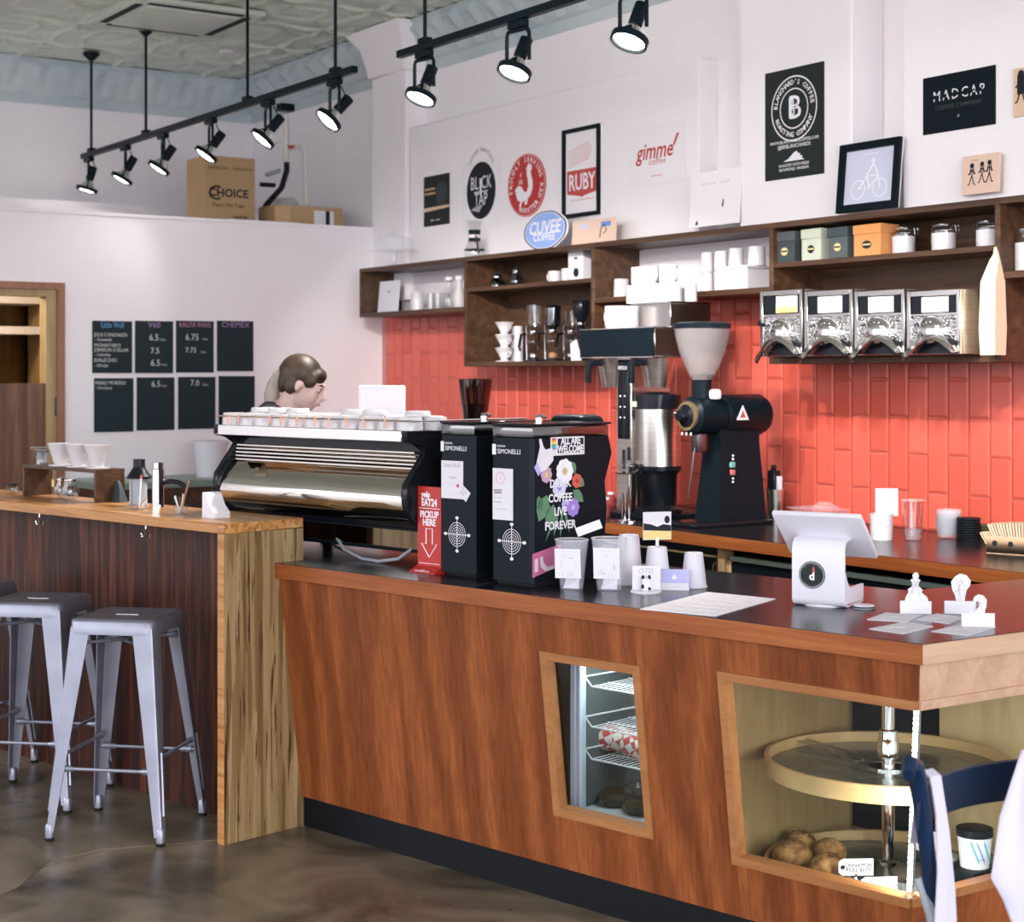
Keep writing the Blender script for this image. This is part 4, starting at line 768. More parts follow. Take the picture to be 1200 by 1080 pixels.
# ------------------------------------------------------------------ espresso machine (long axis along the counter)
em = thing('espresso_machine', 'long polished espresso machine with rolled bronze back panel and black side cheeks', 'coffee machine', cw(.027, .36, HC), CA)
L2 = .541
prof = [(.095, .385), (.088, .36), (.055, .325), (.02, .285), (.003, .25), (.0, .225), (.004, .205), (.02, .18), (.05, .158), (.07, .155)]
M = MB(); th = .004
M.loft([[(x, y, z) for y, z in prof] + [(x, y + .006, z - .003) for y, z in prof[::-1]] for x in (-L2 + .025, L2 - .025)]); M.build('back_panel', 'mirror_bronze', em, smooth=50)
for k in range(5):
    z = .392 - .013*k; y = .088 - .006*k; M = MB(); M.box(-L2 + .03, L2 - .06 + .012*k, y - .006, y + .004, z - .0035, z + .0035, .001, 1); M.build('vent_slat', 'mirror_bronze', em)
M = MB(); M.box(-L2 + .02, L2 - .02, .10, .12, .33, .42); M.build('vent_backing', 'black_gloss', em)
side = [(-.008, .25), (-.004, .29), (.03, .33), (.07, .37), (.09, .40), (.05, .425), (.0, .43), (-.006, .438), (-.006, .47), (.57, .47), (.57, .05), (.20, .05), (.18, .14), (.07, .14), (.03, .16), (.005, .19), (-.006, .22)]
for sx_ in (-1, 1):
    M = MB(); a = -L2 if sx_ < 0 else L2 - .028; M.prism(side, a, a + .028, 'x', .004); M.build('side_cheek', 'black_gloss', em)
M = MB(); M.box(-L2 + .001, L2 - .03, -.004, .012, .432, .470, .002, 1); M.build('top_rail', 'steel', em)
M = MB(); M.box(-L2, L2, .012, .57, .455, .468); M.build('cup_tray', 'steel', em)
M = MB(); M.box(-L2 + .03, L2 - .03, .12, .55, .13, .455); M.build('body', 'black_gloss', em)
M = MB(); M.box(-L2 + .06, L2 - .05, .16, .50, .04, .13); M.build('under_body', 'black_satin', em)
M = MB(); M.box(-L2 + .30, L2 - .08, .150, .158, .055, .115); M.build('lower_window', 'mirror_bronze', em)
M = MB(); M.box(-L2 + .29, L2 - .07, .148, .154, .115, .122); M.box(-L2 + .29, L2 - .07, .148, .154, .048, .055); M.build('window_trim', 'black_plastic', em)
for sx_ in (-1, 1):
    for y in (.2, .48): M = MB(); M.lathe([(.03, 0), (.03, .012), (.02, .018), (.02, .045)], 16, (sx_*(L2 - .09), y, 0)); M.build('foot', 'black_rubber', em)
M = MB(); M.tube([(-.02, .16, .07), (.06, .13, .03), (.18, .11, .008), (.28, .10, .007), (.36, .12, .02), (.40, .16, .06)], .006, 8); M.build('drain_hose', 'insul_grey', em)
M = MB(); M.tube([(-.10, .18, .075), (.0, .14, .035), (.14, .12, .012), (.22, .125, .007)], .005, 8); M.build('water_hose', 'black_rubber', em)
# emblem on the rolled panel
M = MB(); M.prism([(-.10, 0), (.03, 0), (-.01, .055), (-.075, .058)], 0, .002, 'z'); M.build('emblem_plate', 'black_gloss', em, (-L2 + .235, .022, .284), (math.radians(48), 0, 0)); M = MB(); M.prism([(-.015, .0), (.055, 0), (.01, .052), (-.01, .052)], .002, .004, 'z'); M.build('emblem_plate', 'steel', em, (-L2 + .235, .022, .284), (math.radians(48), 0, 0))
# cup guard, cups lying on the tray
M = MB(); M.tube([(-L2 + .01, .55, .503), (-L2 + .01, .005, .503), (L2 + .02, .005, .503), (L2 + .02, .55, .503)], .003, 6); M.build('guard_rail', 'chrome', em)
xs = [-.46, -.395, -.21, -.14, -.05, .05, .125, .22, .31, .42]
for x in xs: M = MB(); M.box(x - .005, x + .005, .000, .004, .476, .504, .001, 1); M.cyl((x, .004, .504), .0025, .009, 6); M.build('guard_clip', 'orange_clip', em)
k = 0; x = -L2 + .05; cup_m = None
proto = None
for row, (y, n) in enumerate(((.055, 11), (.15, 11), (.25, 10))):
    for i in range(n):
        wx = -L2 + .05 + i * .098 + (.02 if row == 1 else 0)
        p = em.matrix_basis @ Vector((wx, y, .4685))
        if proto is None:
            proto = cup_inv('white upturned cup in the front row on the espresso machine, behind the rail clips', p, .046, .042, .046, 'upturned cups on the espresso machine, front row'); proto.rotation_euler = (0, 0, CA)
        else: dup(proto, p, CA, *(('white upturned cup in the front row on the espresso machine, behind the rail clips', 'upturned cups on the espresso machine, front row'), ('white upturned cup in the middle row on the espresso machine', 'upturned cups on the espresso machine, middle row'), ('white upturned cup in the row furthest from the guard rail', 'upturned cups on the espresso machine, back row'))[row])
for i, wx in enumerate((-.40, -.30, -.19, .12, .24, .46)):
    p = em.matrix_basis @ Vector((wx, .12, .5155)); dup(proto, p, CA, 'white upturned cup of the second layer on the espresso machine', 'second layer of cups on the espresso machine', (1, 1, .42))
# low white tray box standing behind the cups
p = em.matrix_basis @ Vector((.10, .62, .47)); o = thing('white_case', 'white raised lid panel behind the cups on the espresso machine', 'lid', cw(spx(446, .80), .80, HC + .4685), CA)
M = MB(); M.box(-.13, .13, 0, .012, 0, .15, .006); M.build('lid_panel', 'white_plastic', o); M = MB(); M.box(-.115, .115, -.003, .001, .012, .135, .003, 1); M.build('lid_recess', 'paper', o)

# ------------------------------------------------------------------ tall bean grinders
def bean_grinder(label, s, n, w, d, h):
    o = thing('bean_grinder', label, 'grinder', cw(s, n, HC), CA)
    r = .014; M = MB(); M.prism([(0, .012), (.012, 0), (w-.012, 0), (w, .012), (w, d*.98), (w-.01, d), (.01, d), (0, d*.98)], .012, h - .045); M.build('body', 'black_satin', o)
    M = MB(); M.prism([(d*.0 + .04, .012), (d*.96, .012), (d*.99, .2*h), (d*1.03, .45*h), (d*1.0, h*.62), (d*1.1, h*.8), (d*1.05, h-.045), (.04, h-.045)], .004, w - .004, 'x'); M.build('rear_body', 'black_satin', o)
    M = MB(); M.box(.012, w-.012, .02, d-.02, 0, .012); M.build('foot_plate', 'black_rubber', o)
    M = MB(); M.box(.002, w-.002, .004, d+.02, h-.045, h-.008, .006); M.build('hopper', 'grey_plastic', o)
    M = MB(); M.box(-.001, w+.001, .0, d+.03, h-.008, h, .003, 1); M.build('hopper_lid', 'black_gloss', o)
    M = MB(); M.cyl((w*.35, d*.45, h), .013, .016, 12); M.tube([(w*.35 - .012, d*.45, h + .02), (w*.35 + .012, d*.45, h + .023), (w*.35 + .028, d*.45, h + .016)], .005, 6); M.build('latch', 'chrome', o)
    # maker's lettering and fan emblem
    text('lettering', 'NUOVA', .010, 'white_print', o, (w*.16, -.0004, h*.858), (HP2, 0, 0), align='LEFT'); text('lettering', 'SIMONELLI', .0215, 'white_print', o, (w*.16, -.0004, h*.825), (HP2, 0, 0), align='LEFT', sx=.98)
    flat(o, 'logo_print', 'white_print', rect(w*.04, w*.13, h*.805, h*.87), -.0002)
    for k in range(5): ring(o, 'fan_ring', 'white_print', w*.52, h*.27, .008 + .008*k, .008 + .008*k, .0018, -.0004, 24)
    for a in range(4):
        c, s_ = math.cos(a*HP2), math.sin(a*HP2); M = MB(); M.tube([(w*.52, -.001, h*.27), (w*.52 + .052*c, -.001, h*.27 + .052*s_)], .0012, 4); M.ball((w*.52 + .054*c, -.001, h*.27 + .054*s_), .006, 1.3 if c else .9, .2, .9 if c else 1.3, 8, 6); M.build('fan_spoke', 'white_print', o)
    return o
g1 = bean_grinder('black bean grinder with a taped paper and price tag, beside the red pickup sign', .690, .388, .160, .34, .505)
g2 = bean_grinder('black bean grinder with a flower sticker and welcome sign on its side', .972, .342, .178, .35, .505)
def lines(o, x0, x1, zs, y, matn='pale_grey_print'):
    for z in zs: flat(o, 'text_line', matn, rect(x0, x1, z, z + .0016), y)
h = .505; w = .174
M = MB(); M.box(.010, .112, -.0016, -.0004, h*.50, h*.745); c_ = M.build('taped_paper', 'paper', g1); text('lettering', 'Little Wolf', .018, 'grey_print', c_, (.060, -.002, h*.715), (HP2, 0, 0)); text('lettering', 'ESPRESSO', .008, 'grey_print', c_, (.065, -.002, h*.635), (HP2, 0, 0)); lines(c_, .03, .10, [h*.60, h*.585, h*.525], -.0017)
tg = MB(); tg.prism([(-.036, -.012), (-.028, -.018), (.036, -.018), (.036, .018), (-.028, .018), (-.036, .012)], -.0026, -.0018, 'y'); t_ = tg.build('price_tag', 'paper', g1, (.108, -.0005, h*.555), (0, .62, 0)); flat(t_, 'tag_eyelet', 'ruby_print', ell(-.024, .002, .006, .006, 12), -.0027); text('lettering', '12 oz\n$15', .013, 'grey_print', t_, (.006, -.003, 0), (HP2, 0, 0))
w = .178
M = MB(); M.box(.010, .098, -.0016, -.0004, h*.40, h*.72); c_ = M.build('taped_paper', 'paper', g2); ring(c_, 'seal_print', 'ruby_pale', .044, h*.66, .020, .020, .003, -.0018, 20); text('lettering', '1', .016, 'ruby_pale', c_, (.044, -.002, h*.66), (HP2, 0, 0)); text('lettering', 'NUESTRO\nESPRESSO', .008, 'ink', c_, (.016, -.002, h*.575), (HP2, 0, 0), align='LEFT'); lines(c_, .016, .05, [h*.535, h*.51, h*.505], -.0017, 'grey_print'); lines(c_, .016, .075, [h*.465], -.0017, 'grey_print')
# side face of the second grinder (local +x), coordinates (y, z)
def side_flat(name, matn, poly, th=.0006, off=.0002, par=None): M = MB(); M.prism(poly, w + off, w + off + th, 'x'); return M.build(name, matn, par or g2, smooth=0)
def side_text(body, size, matn, y, z, off=.0016, **k): return text('lettering', body, size, matn, g2, (w + off, y, z), (HP2, 0, HP2), **k)
sg = side_flat('welcome_sign', 'paper', rect(.085, .245, h*.80, h*.915)); side_flat('sign_field', 'ink', rect(.118, .240, h*.815, h*.905), off=.0009)
side_text('ALL ARE\nWELCOME', .032, 'white_print', .179, h*.862, .0018, sx=.78, bold=.001, spl=.8)
for k, c_ in enumerate(('red_petal', 'flag_orange', 'flag_yellow', 'flag_green', 'cyan_print', 'purple_petal')): side_flat('flag_stripe', c_, rect(.090, .110, h*(.897-.012*k), h*(.909-.012*k)), off=.0009)
side_flat('thumb_sticker', 'paper', [(.018, h*.76), (.035, h*.70), (.065, h*.72), (.095, h*.77), (.098, h*.83), (.088, h*.85), (.060, h*.84), (.050, h*.86), (.040, h*.91), (.030, h*.905), (.034, h*.86), (.028, h*.82)], off=.0022); side_flat('thumb_cuff', 'lilac_card', [(.008, h*.735), (.026, h*.68), (.040, h*.705), (.022, h*.765)], off=.0024)
random.seed(3)
def flower(y, z, r, c1_, c2_, n=9, off=.001):
    for k in range(n):
        a = 2*math.pi*k/n; side_flat('petal', c1_, [(y + r*.62*math.cos(a) + r*.40*math.cos(b), z + r*.62*math.sin(a) + r*.40*math.sin(b)) for b in [2*math.pi*j/8 for j in range(8)]], off=off + .00015*(k % 3))
    side_flat('flower_eye', c2_, ell(y, z, r*.30, r*.30, 10), off=off + .0008)
def leaf(y0, z0, y1, z1, wd, matn='green_leaf', off=.0004):
    d = Vector((y1-y0, z1-z0)); nn = Vector((-d.y, d.x)).normalized()*wd; a = Vector((y0, z0)); side_flat('leaf', matn, [tuple(a), tuple(a + d*.35 + nn), tuple(a + d*.7 + nn*.8), tuple(a + d), tuple(a + d*.7 - nn*.8), tuple(a + d*.35 - nn)], off=off)
for q in ((.07,.56,.03,.40,.03), (.10,.50,.065,.36,.02), (.20,.66,.245,.60,.018), (.19,.58,.24,.50,.018), (.05,.52,.02,.50,.024), (.18,.76,.20,.68,.016), (.09,.72,.05,.69,.012), (.12,.46,.10,.30,.006), (.14,.46,.13,.29,.006), (.15,.46,.175,.31,.006), (.13,.5,.06,.27,.005)): leaf(q[0], h*q[1], q[2], h*q[3], q[4])
flower(.065, h*.685, .026, 'mauve_petal', 'yellow_print', 8); flower(.150, h*.70, .040, 'white_print', 'gold_print', 9, .0012); flower(.208, h*.635, .024, 'red_petal', 'water_red', 7, .001); flower(.125, h*.60, .032, 'pale_blue', 'purple_petal', 9, .0011); flower(.19, h*.47, .030, 'purple_petal', 'lilac_card', 8, .001); flower(.155, h*.485, .020, 'lilac_card', 'purple_petal', 7, .001)
for tx, z in (('DRINK', .625), ('COFFEE', .535), ('LIVE', .45)): side_text(tx, .036, 'white_print', .128, h*z, .0034, sx=.9, bold=.0008)
side_text('FOREVER', .036, 'white_print', .128, h*.365, .0034, sx=.98, bold=.001)
pk = side_flat('pink_sticker', 'pink_print', [(-.008 + .01, h*.06), (.135, h*.115), (.135, h*.25), (.002, h*.205)], off=.0005)
side_flat('sticker_glyph', 'paper', [(.012, h*.09), (.026, h*.095), (.026, h*.175), (.012, h*.17)], off=.0013); side_flat('sticker_glyph', 'paper', [(.034, h*.18), (.048, h*.185), (.052, h*.145), (.07, h*.115), (.10, h*.12), (.10, h*.10), (.06, h*.09), (.04, h*.12)], off=.0013)
# brown smoked hopper of a further grinder behind the espresso machine
p = pl(557, 4.80, HC)
o = thing('hopper_grinder', 'grinder with brown smoked cone hopper behind the espresso machine', 'grinder', (p.x, p.y, HC), 0)
M = MB(); M.box(-.09, .09, -.10, .16, 0, .40, .01); M.build('body', 'black_satin', o); M = MB(); M.lathe([(.06, .40), (.065, .42), (.070, .47), (.086, .57), (.090, .622)], 24); M.build('hopper', 'smoke_plastic', o); M = MB(); M.lathe([(.092, .622), (.093, .634), (.08, .638), (.001, .638)], 24); M.build('hopper_lid', 'smoke_plastic', o); M = MB(); M.lathe([(.058, .402), (.066, .47), (.072, .50), (.001, .51)], 18); M.build('coffee_beans', 'cocoa', o)
p = atD(676, 440, 5.75); o = thing('knock_box', 'black rounded lid rising behind the flower-sticker grinder', 'box', (p.x, p.y, HC), CA); M = MB(); M.box(-.08, .08, -.07, .07, 0, .52, .03, 4); M.build('box_body', 'black_satin', o)
# red pickup sign
o = thing('pickup_sign', 'red upright counter sign reading PICKUP HERE with a white arrow', 'sign', cw(.571, .40, HC), CA)
M = MB(); M.box(0, .114, 0, .004, .018, .285, .001, 1); M.build('sign_face', 'sign_red', o); M = MB(); M.prism([(-.035, 0), (.03, 0), (.03, .004), (.008, .02), (-.002, .02), (-.035, .004)], -.003, .117, 'x'); M.build('sign_base', 'sign_red', o)
text('lettering', 'yelp', .026, 'white_print', o, (.040, -.0006, .258), (HP2, 0, 0), bold=.001); text('lettering', 'EAT24', .034, 'white_print', o, (.057, -.0006, .231), (HP2, 0, 0), sx=.80, bold=.0012); flat(o, 'rule', 'white_print', rect(.008, .108, .2115, .2135), 0); text('lettering', 'PICKUP\nHERE', .031, 'white_print', o, (.057, -.0006, .178), (HP2, 0, 0), sx=.86, spl=.85, bold=.001)
M = MB(); ar = [(x - .01, z) for x, z in ((.052, .145), (.082, .145), (.082, .095), (.104, .095), (.067, .05), (.030, .095), (.052, .095))]
M.tube([(x, -.0005, z) for x, z in ar], .0024, 4, True); M.build('arrow', 'white_print', o); lines(o, .008, .108, [.028], 0, 'white_print'); text('lettering', 'www.eat24.com', .011, 'white_print', o, (.056, -.0355, .008), (HP2, 0, 0))

# ------------------------------------------------------------------ filter brewer on the back counter
Xl, Xr, Yf = -6.40, -5.84, 4.68
br = thing('filter_brewer', 'tall two-head filter coffee brewer with black hood and steel control column', 'coffee machine', ((Xl+Xr)/2, Yf, HC)); w = (Xr-Xl)/2
M = MB(); M.box(-w, w, 0, .008, .742, .872, .002, 1); M.build('hood_front', 'black_satin', br); M = MB(); M.box(-w, w, .008, .28, .742, .872, .003, 1); M.build('hood', 'steel', br); M = MB(); M.box(-w-.002, w+.002, -.002, .282, .872, .876); M.box(-w-.002, w+.002, -.002, .282, .738, .742); M.build('hood_trim', 'chrome', br)
M = MB(); M.box(-w*.05, w, .10, .34, .876, .985, .003, 1); M.build('water_tank', 'steel', br); M = MB(); M.box(-w*.05-.002, w+.002, .098, .342, .985, .992); M.build('tank_lid', 'chrome', br)
M = MB(); M.box(-.055, .055, .05, .28, .02, .74, .002, 1); M.build('column', 'brushed', br); M = MB(); M.box(-.040, .040, .042, .05, .36, .73, .006); cp = M.build('control_panel', 'black_gloss', br); text('lettering', 'FETCO', .022, 'white_print', cp, (0, .0415, .69), (HP2, 0, 0))
for i in range(2):
    for j in range(3): M = MB(); M.cyl((-.016 + .032*i, .042, .46 + .05*j), .004, -.002, 8, 'y'); M.build('button', 'white_print', cp)
M = MB(); M.box(-w*.95, w*.95, -.02, .30, 0, .022, .004, 1); M.build('base', 'black_satin', br)
M = MB(); M.box(-.010, .010, .047, .05, .22, .31); M.build('tap_mark', 'ink', br)
for sx_ in (-1, 1):
    c = (sx_*.165, .12); M = MB(); shell(M, [(.058, .60), (.085, .735)], .003, 22, (c[0], c[1], 0)); M.build('brew_basket', 'brushed', br); M = MB(); M.box(c[0]-.016, c[0]+.016, c[1]-.16, c[1]-.08, .70, .73, .006); M.box(c[0]-.014, c[0]+.014, c[1]-.165, c[1]-.145, .62, .72, .005); M.build('basket_handle', 'black_plastic', br)
o = thing('thermal_server', 'steel cylinder coffee server with black lid band under the brewer', 'dispenser', ((Xl+Xr)/2 + .165, Yf + .12, HC + .022)); M = MB(); M.lathe([(.105, .22), (.105, .48)], 32); M.build('steel_body', 'brushed', o)
M = MB(); M.lathe([(.107, .48), (.107, .545), (.06, .558), (.001, .56)], 28); M.build('lid', 'black_gloss', o); M = MB(); M.lathe([(.108, 0), (.108, .02), (.085, .04), (.09, .18), (.108, .2), (.108, .22)], 28); M.build('stand', 'black_gloss', o)
M = MB(); M.box(-.060, -.02, -.104, -.092, .49, .515); M.build('gauge', 'sage_box', o); text('lettering', 'LUXUS', .024, 'ink', o, (-.052, -.0975, .44), (HP2, 0, -.5)); M = MB(); M.box(-.085, -.05, -.088, -.078, .445, .475); M.build('badge', 'ink', o)
M = MB(); M.box(-.018, .018, -.16, -.09, .19, .23, .006); M.build('tap', 'black_plastic', o)
for k in (-1, 1): M = MB(); M.tube([(k*.02, -.11, .02), (k*.02, -.11, .18)], .003, 6); M.build('gauge_tube', 'chrome', o)
# chrome puck stand in front
p = pl(737, 4.57, HC); o = thing('drip_stand', 'small chrome stand with round foot and glass bowl before the brewer', 'stand', (p.x, p.y, HC))
M = MB(); M.lathe([(.05, 0), (.05, .006), (.012, .012), (.001, .012)], 24); M.build('foot', 'chrome', o); M = MB(); M.cyl((0, 0, .01), .004, .21, 8); M.cyl((-.045, .01, .01), .012, .12, 12); M.build('post', 'chrome', o); M = MB(); M.lathe([(.06, .215), (.062, .222), (.001, .222)], 24); M.build('plate', 'chrome', o); M = MB(); M.ball((0, 0, .25), .042, 1.2, 1.2, .8, 18, 10); M.build('bowl', 'glass', o); M = MB(); M.cyl((0, 0, .275), .008, .06, 10); M.build('stem', 'black_plastic', o)
# ------------------------------------------------------------------ big shop grinder
gx, gz = -5.55, 1.426
ek = thing('shop_grinder', 'large black shop coffee grinder with clear cone hopper and round motor housing', 'grinder', (gx, 4.62, HC)); z0 = gz - HC
M = MB(); M.lathe([(.060, .0), (.083, .02), (.086, .10), (.086, .16), (.080, .165), (.080, .17), (.090, .175), (.092, .40), (.08, .425), (.001, .43)], 32, (0, .02, z0), 'y'); M.build('motor_housing', 'black_satin', ek)
M = MB(); M.lathe([(.062, -.008), (.064, -.012), (.064, .004), (.062, .006)], 28, (0, .02, z0), 'y'); M.build('dial_ring', 'brass_ring', ek); M = MB(); M.lathe([(.050, -.016), (.030, -.022), (.026, -.05), (.022, -.055), (.001, -.055)], 24, (0, .02, z0), 'y'); M.build('dial_knob', 'black_gloss', ek); M = MB(); M.ball((-.014, -.04, z0 + .012), .008); M.build('dial_pointer', 'chrome', ek)
M = MB(); M.lathe([(.042, z0 + .06), (.042, z0 + .15), (.048, z0 + .155)], 20, (0, .10, 0)); M.build('hopper_neck', 'black_satin', ek)
M = MB(); shell(M, [(.044, z0 + .152), (.074, z0 + .21), (.102, z0 + .28), (.118, z0 + .345), (.123, z0 + .385)], .003, 30, (0, .10, 0)); M.build('hopper', 'hopper_plastic', ek); M = MB(); M.lathe([(.126, z0 + .380), (.127, z0 + .400), (.10, z0 + .408), (.001, z0 + .41)], 28, (0, .10, 0)); M.build('hopper_lid', 'black_satin', ek)
M = MB(); M.lathe([(.040, z0 + .155), (.050, z0 + .175), (.001, z0 + .185)], 22, (0, .10, 0)); M.build('coffee_beans', 'cocoa', ek)
M = MB(); M.loft([[(-.085, .13, .02), (.085, .13, .02), (.085, .40, .02), (-.085, .40, .02)], [(-.06, .16, z0 - .12), (.06, .16, z0 - .12), (.06, .38, z0 - .12), (-.06, .38, z0 - .12)], [(-.06, .14, z0 - .02), (.06, .14, z0 - .02), (.06, .38, z0 - .02), (-.06, .38, z0 - .02)]]); M.build('pedestal', 'black_satin', ek)
M = MB(); M.box(-.11, .11, -.03, .42, 0, .02, .005); M.build('base_plate', 'black_gloss', ek); M = MB(); M.box(-.022, .022, .06, .12, z0 - .16, z0 - .05, .004); M.tube([(0, .06, z0 - .14), (-.01, .03, z0 - .36)], .004, 6); M.build('spout', 'dark_steel', ek); M = MB(); M.tube([(-.03, .08, z0 - .10), (-.035, .06, .16)], .0025, 6); M.build('bag_hook', 'chrome', ek)
for k in range(3): M = MB(); M.cyl((-.04 + .03*k, .02, z0 - .085), .004, .012, 6); M.build('dial_tick', 'white_print', ek)
M = MB(); M.prism([(.22, z0 - .02), (.29, z0 - .02), (.255, z0 + .045)], .0905, .0925, 'x'); st = M.build('warning_sticker', 'paper', ek); M = MB(); M.prism([(.238, z0 - .010), (.272, z0 - .010), (.255, z0 + .022)], .0925, .093, 'x'); M.build('sticker_field', 'ruby_print', st)
for z, c_ in ((.265, 'teal_button'), (.232, 'amber_sticker')): M = MB(); M.box(.0655, .078, .20, .225, z - .012, z + .012, .002, 1); M.build('button', c_, ek)
for z in (.305, .29, .205, .19): M = MB(); M.ball((.076, .212, z), .005, seg=8, rings=6); M.build('indicator', 'white_print', ek)
M = MB(); M.box(.04, .10, .10, .13, z0 + .07, z0 + .115, .012); M.build('bag_clip', 'paper', ek)
# cups on top of the brewer
zt_ = HC + .993; cnt = 0
for i in range(6): cup_inv('white upturned cup in the front row on the brewer tank', (Xl + .25 + i*.062, Yf + .125, zt_), .031, .029, .085, 'cups on the brewer tank, lower layer')
for i in range(6): cup_inv('white upturned cup in the back row on the brewer tank', (Xl + .26 + i*.062, Yf + .21, zt_), .031, .029, .085, 'cups on the brewer tank, back row')
for i, x in enumerate((.26, .34)): 
    o = thing('mug', 'white mug of the upper layer on the brewer tank', 'mug', (Xl + x + .0, Yf + .16, zt_ + .086), 0, 'mugs on the brewer tank, upper layer'); mug_parts(o, .042, .085, -.2 if i else None)
o = thing('mug', 'speckled grey mug at the end of the upper layer on the brewer tank', 'mug', (Xl + .47, Yf + .16, zt_ + .086)); mug_parts(o, .042, .085, -.1, 'pale_grey_print')
o = thing('mug', 'large white mug on the brewer hood with its handle towards the siphons', 'mug', (Xl + .27 - .07, Yf + .07, HC + .877)); mug_parts(o, .058, .105, math.pi); 
o = thing('mug', 'second white mug on the brewer hood against the tank', 'mug', (Xl + .27 + .05, Yf + .045, HC + .877)); mug_parts(o, .040, .10, None)
# ------------------------------------------------------------------ small things on the service counter
def con(px, py, z=HC): p = onZ(px, py, z); return Vector((p.x, p.y, z))
def mat_at(p): return (Vector((p.x, p.y, 0))).length / F * .999
FACE = YAW                                                # an object whose front (local -y) looks at the photographer's side
def front_rot(extra=0): return YAW + extra
def paper_cup_inv(label, px, py, rb, rt, h, grp=None):
    o = cup_inv(label, con(px, py), rb, rt, h, grp, 'paper_cup', 'paper_cup'); M = MB(); M.tube([(rb*math.cos(a), rb*math.sin(a), .003) for a in [2*math.pi*i/22 for i in range(22)]], .003, 6, True); M.build('rim', 'paper_cup', o); return o
def tip_cup(label, px, py, r0, r1, h, title, rz):
    o = thing('plastic_cup', label, 'cup', con(px, py), rz); M = MB(); shell(M, [(r0, 0), (r0*1.05, .006), (r1, h)], .0015, 28); M.build('cup_wall', 'clear_plastic', o)
    M = MB(); M.tube([(r1*math.cos(a), r1*math.sin(a), h) for a in [2*math.pi*i/26 for i in range(26)]], .0022, 6, True); M.build('cup_rim', 'frosted_plastic', o)
    M = MB(); k = (r1-r0)/h; ca = MB(); ca.box(-.040, .040, -.0012, 0, h*.26, h*.86); c_ = ca.build('card', 'paper', o, (0, -r0 - k*h*.5 - .004, 0), (math.atan(k), 0, 0))
    text('lettering', title, .0095, 'grey_print', c_, (0, -.0016, h*.78), (HP2, 0, 0)); M = MB()
    for q in range(14):
        a = random.random()*6.28; x, z = .022*math.cos(a), h*.50 + .028*math.sin(a); M.tube([(x, -.0016, z), (x + random.uniform(-.012, .012), -.0016, z + random.uniform(-.014, .014))], .0005, 4)
    M.build('card_drawing', 'grey_print', c_); M = MB(); M.loft([[(-.024, -.012, .004), (.026, -.018, .004), (.020, .018, .004), (-.022, .014, .004)], [(-.010, -.02, .045), (.026, -.008, .034), (.012, .012, .03), (-.022, .01, .05)]]); M.build('folded_note', 'parchment', o); return o
tip_cup('clear plastic tip cup with a card and slanting paper slip', 670, 690, .034, .052, .152, '---- - ----\n-- - -----', YAW - .25)
tip_cup('clear plastic tip cup with a drawn card beside the upturned white cups', 714, 691, .036, .055, .158, '----- - --\n- ----', YAW - .2)
o = thing('paper_slip', 'small white paper slip resting across the tip cup rims', 'paper', con(690, 690) + Vector((0, 0, .161)), YAW); M = MB(); M.box(-.040, .040, -.0006, 0, -.014, .014); M.build('slip', 'paper', o, (0, 0, .026), (-.3, -.35, 0)); lines(o.children[0], -.03, .03, [.003, -.004], -.0008)
paper_cup_inv('tall white paper cup upturned behind the tip cups', 737, 684, .045, .033, .155); paper_cup_inv('white paper cup upturned with a photo card clipped on it', 770, 688, .043, .031, .126); paper_cup_inv('white paper cup upturned beside the lilac card holder', 813, 688, .040, .029, .108)
p = con(770, 688) + Vector((0, 0, .1255)); o = thing('photo_card', 'small landscape photo card held in a clip above the upturned cup', 'card', p, YAW + .25)
M = MB(); M.box(-.004, .004, -.004, .004, 0, .03); M.build('clip', 'chrome', o); M = MB(); M.box(-.046, .046, -.0012, 0, .022, .108); c_ = M.build('card', 'paper', o); flat(c_, 'sky_print', 'pale_grey_print', rect(-.045, .045, .075, .107), -.0014); flat(c_, 'hill_print', 'ink', [(-.045, .052), (.045, .048), (.045, .066), (.02, .070), (0, .062), (-.02, .070), (-.045, .074)], -.0018); flat(c_, 'field_print', 'yellow_print', rect(-.045, .045, .0235, .05), -.0016); flat(c_, 'tree_print', 'ink', ell(.032, .084, .009, .012, 12), -.002); text('lettering', '----', .012, 'grey_print', c_, (0, -.002, .037), (HP2, 0, 0))
o = thing('figure_stand', 'white disc stand with a small black and white dog cut-out and name sign', 'stand', con(757, 694), YAW); M = MB(); M.lathe([(.046, 0), (.047, .004), (.044, .007), (.001, .007)], 26); M.build('disc', 'white_plastic', o); M = MB(); M.box(-.040, .046, .020, .022, .006, .078, .0005, 1); c_ = M.build('name_card', 'paper', o); text('lettering', 'OTIS', .022, 'grey_print', c_, (0, .0195, .062), (HP2, 0, .0), shear=.2)
M = MB(); M.prism([(-.012, .007), (.014, .007), (.014, .02), (.009, .032), (.011, .046), (.008, .05), (.004, .042), (-.004, .042), (-.008, .05), (-.011, .045), (-.009, .03), (-.014, .018)], -.004, .004, 'y'); M.build('dog_body', 'white_plastic', o); M = MB(); M.ball((-.009, -.001, .046), .005, 1, 1, 1.4, 8, 6); M.ball((.010, -.001, .046), .005, 1, 1, 1.4, 8, 6); M.ball((-.010, -.003, .018), .005, 1, 1, 1.5, 8, 6); M.ball((.010, -.003, .012), .005, 1, .8, 1, 8, 6); M.build('dog_patches', 'ink', o)
o = thing('card_holder', 'lilac business card holder with a small white flame print', 'card holder', con(790, 691), YAW - .12); M = MB(); M.box(-.046, .046, .008, .012, 0, .062, .001, 1); M.build('backing', 'lilac_card', o); M = MB(); M.box(-.046, .046, -.006, .008, 0, .005); M.box(-.044, .044, -.008, -.006, 0, .022); M.build('tray', 'white_plastic', o); flat(o, 'flame_print', 'white_print', [(-.005, .032), (.005, .032), (.006, .038), (.001, .05), (-.001, .045), (-.006, .039)], .0078); text('lettering', '-----', .012, 'grey_print', o, (.008, -.0085, .011), (HP2, 0, 0))
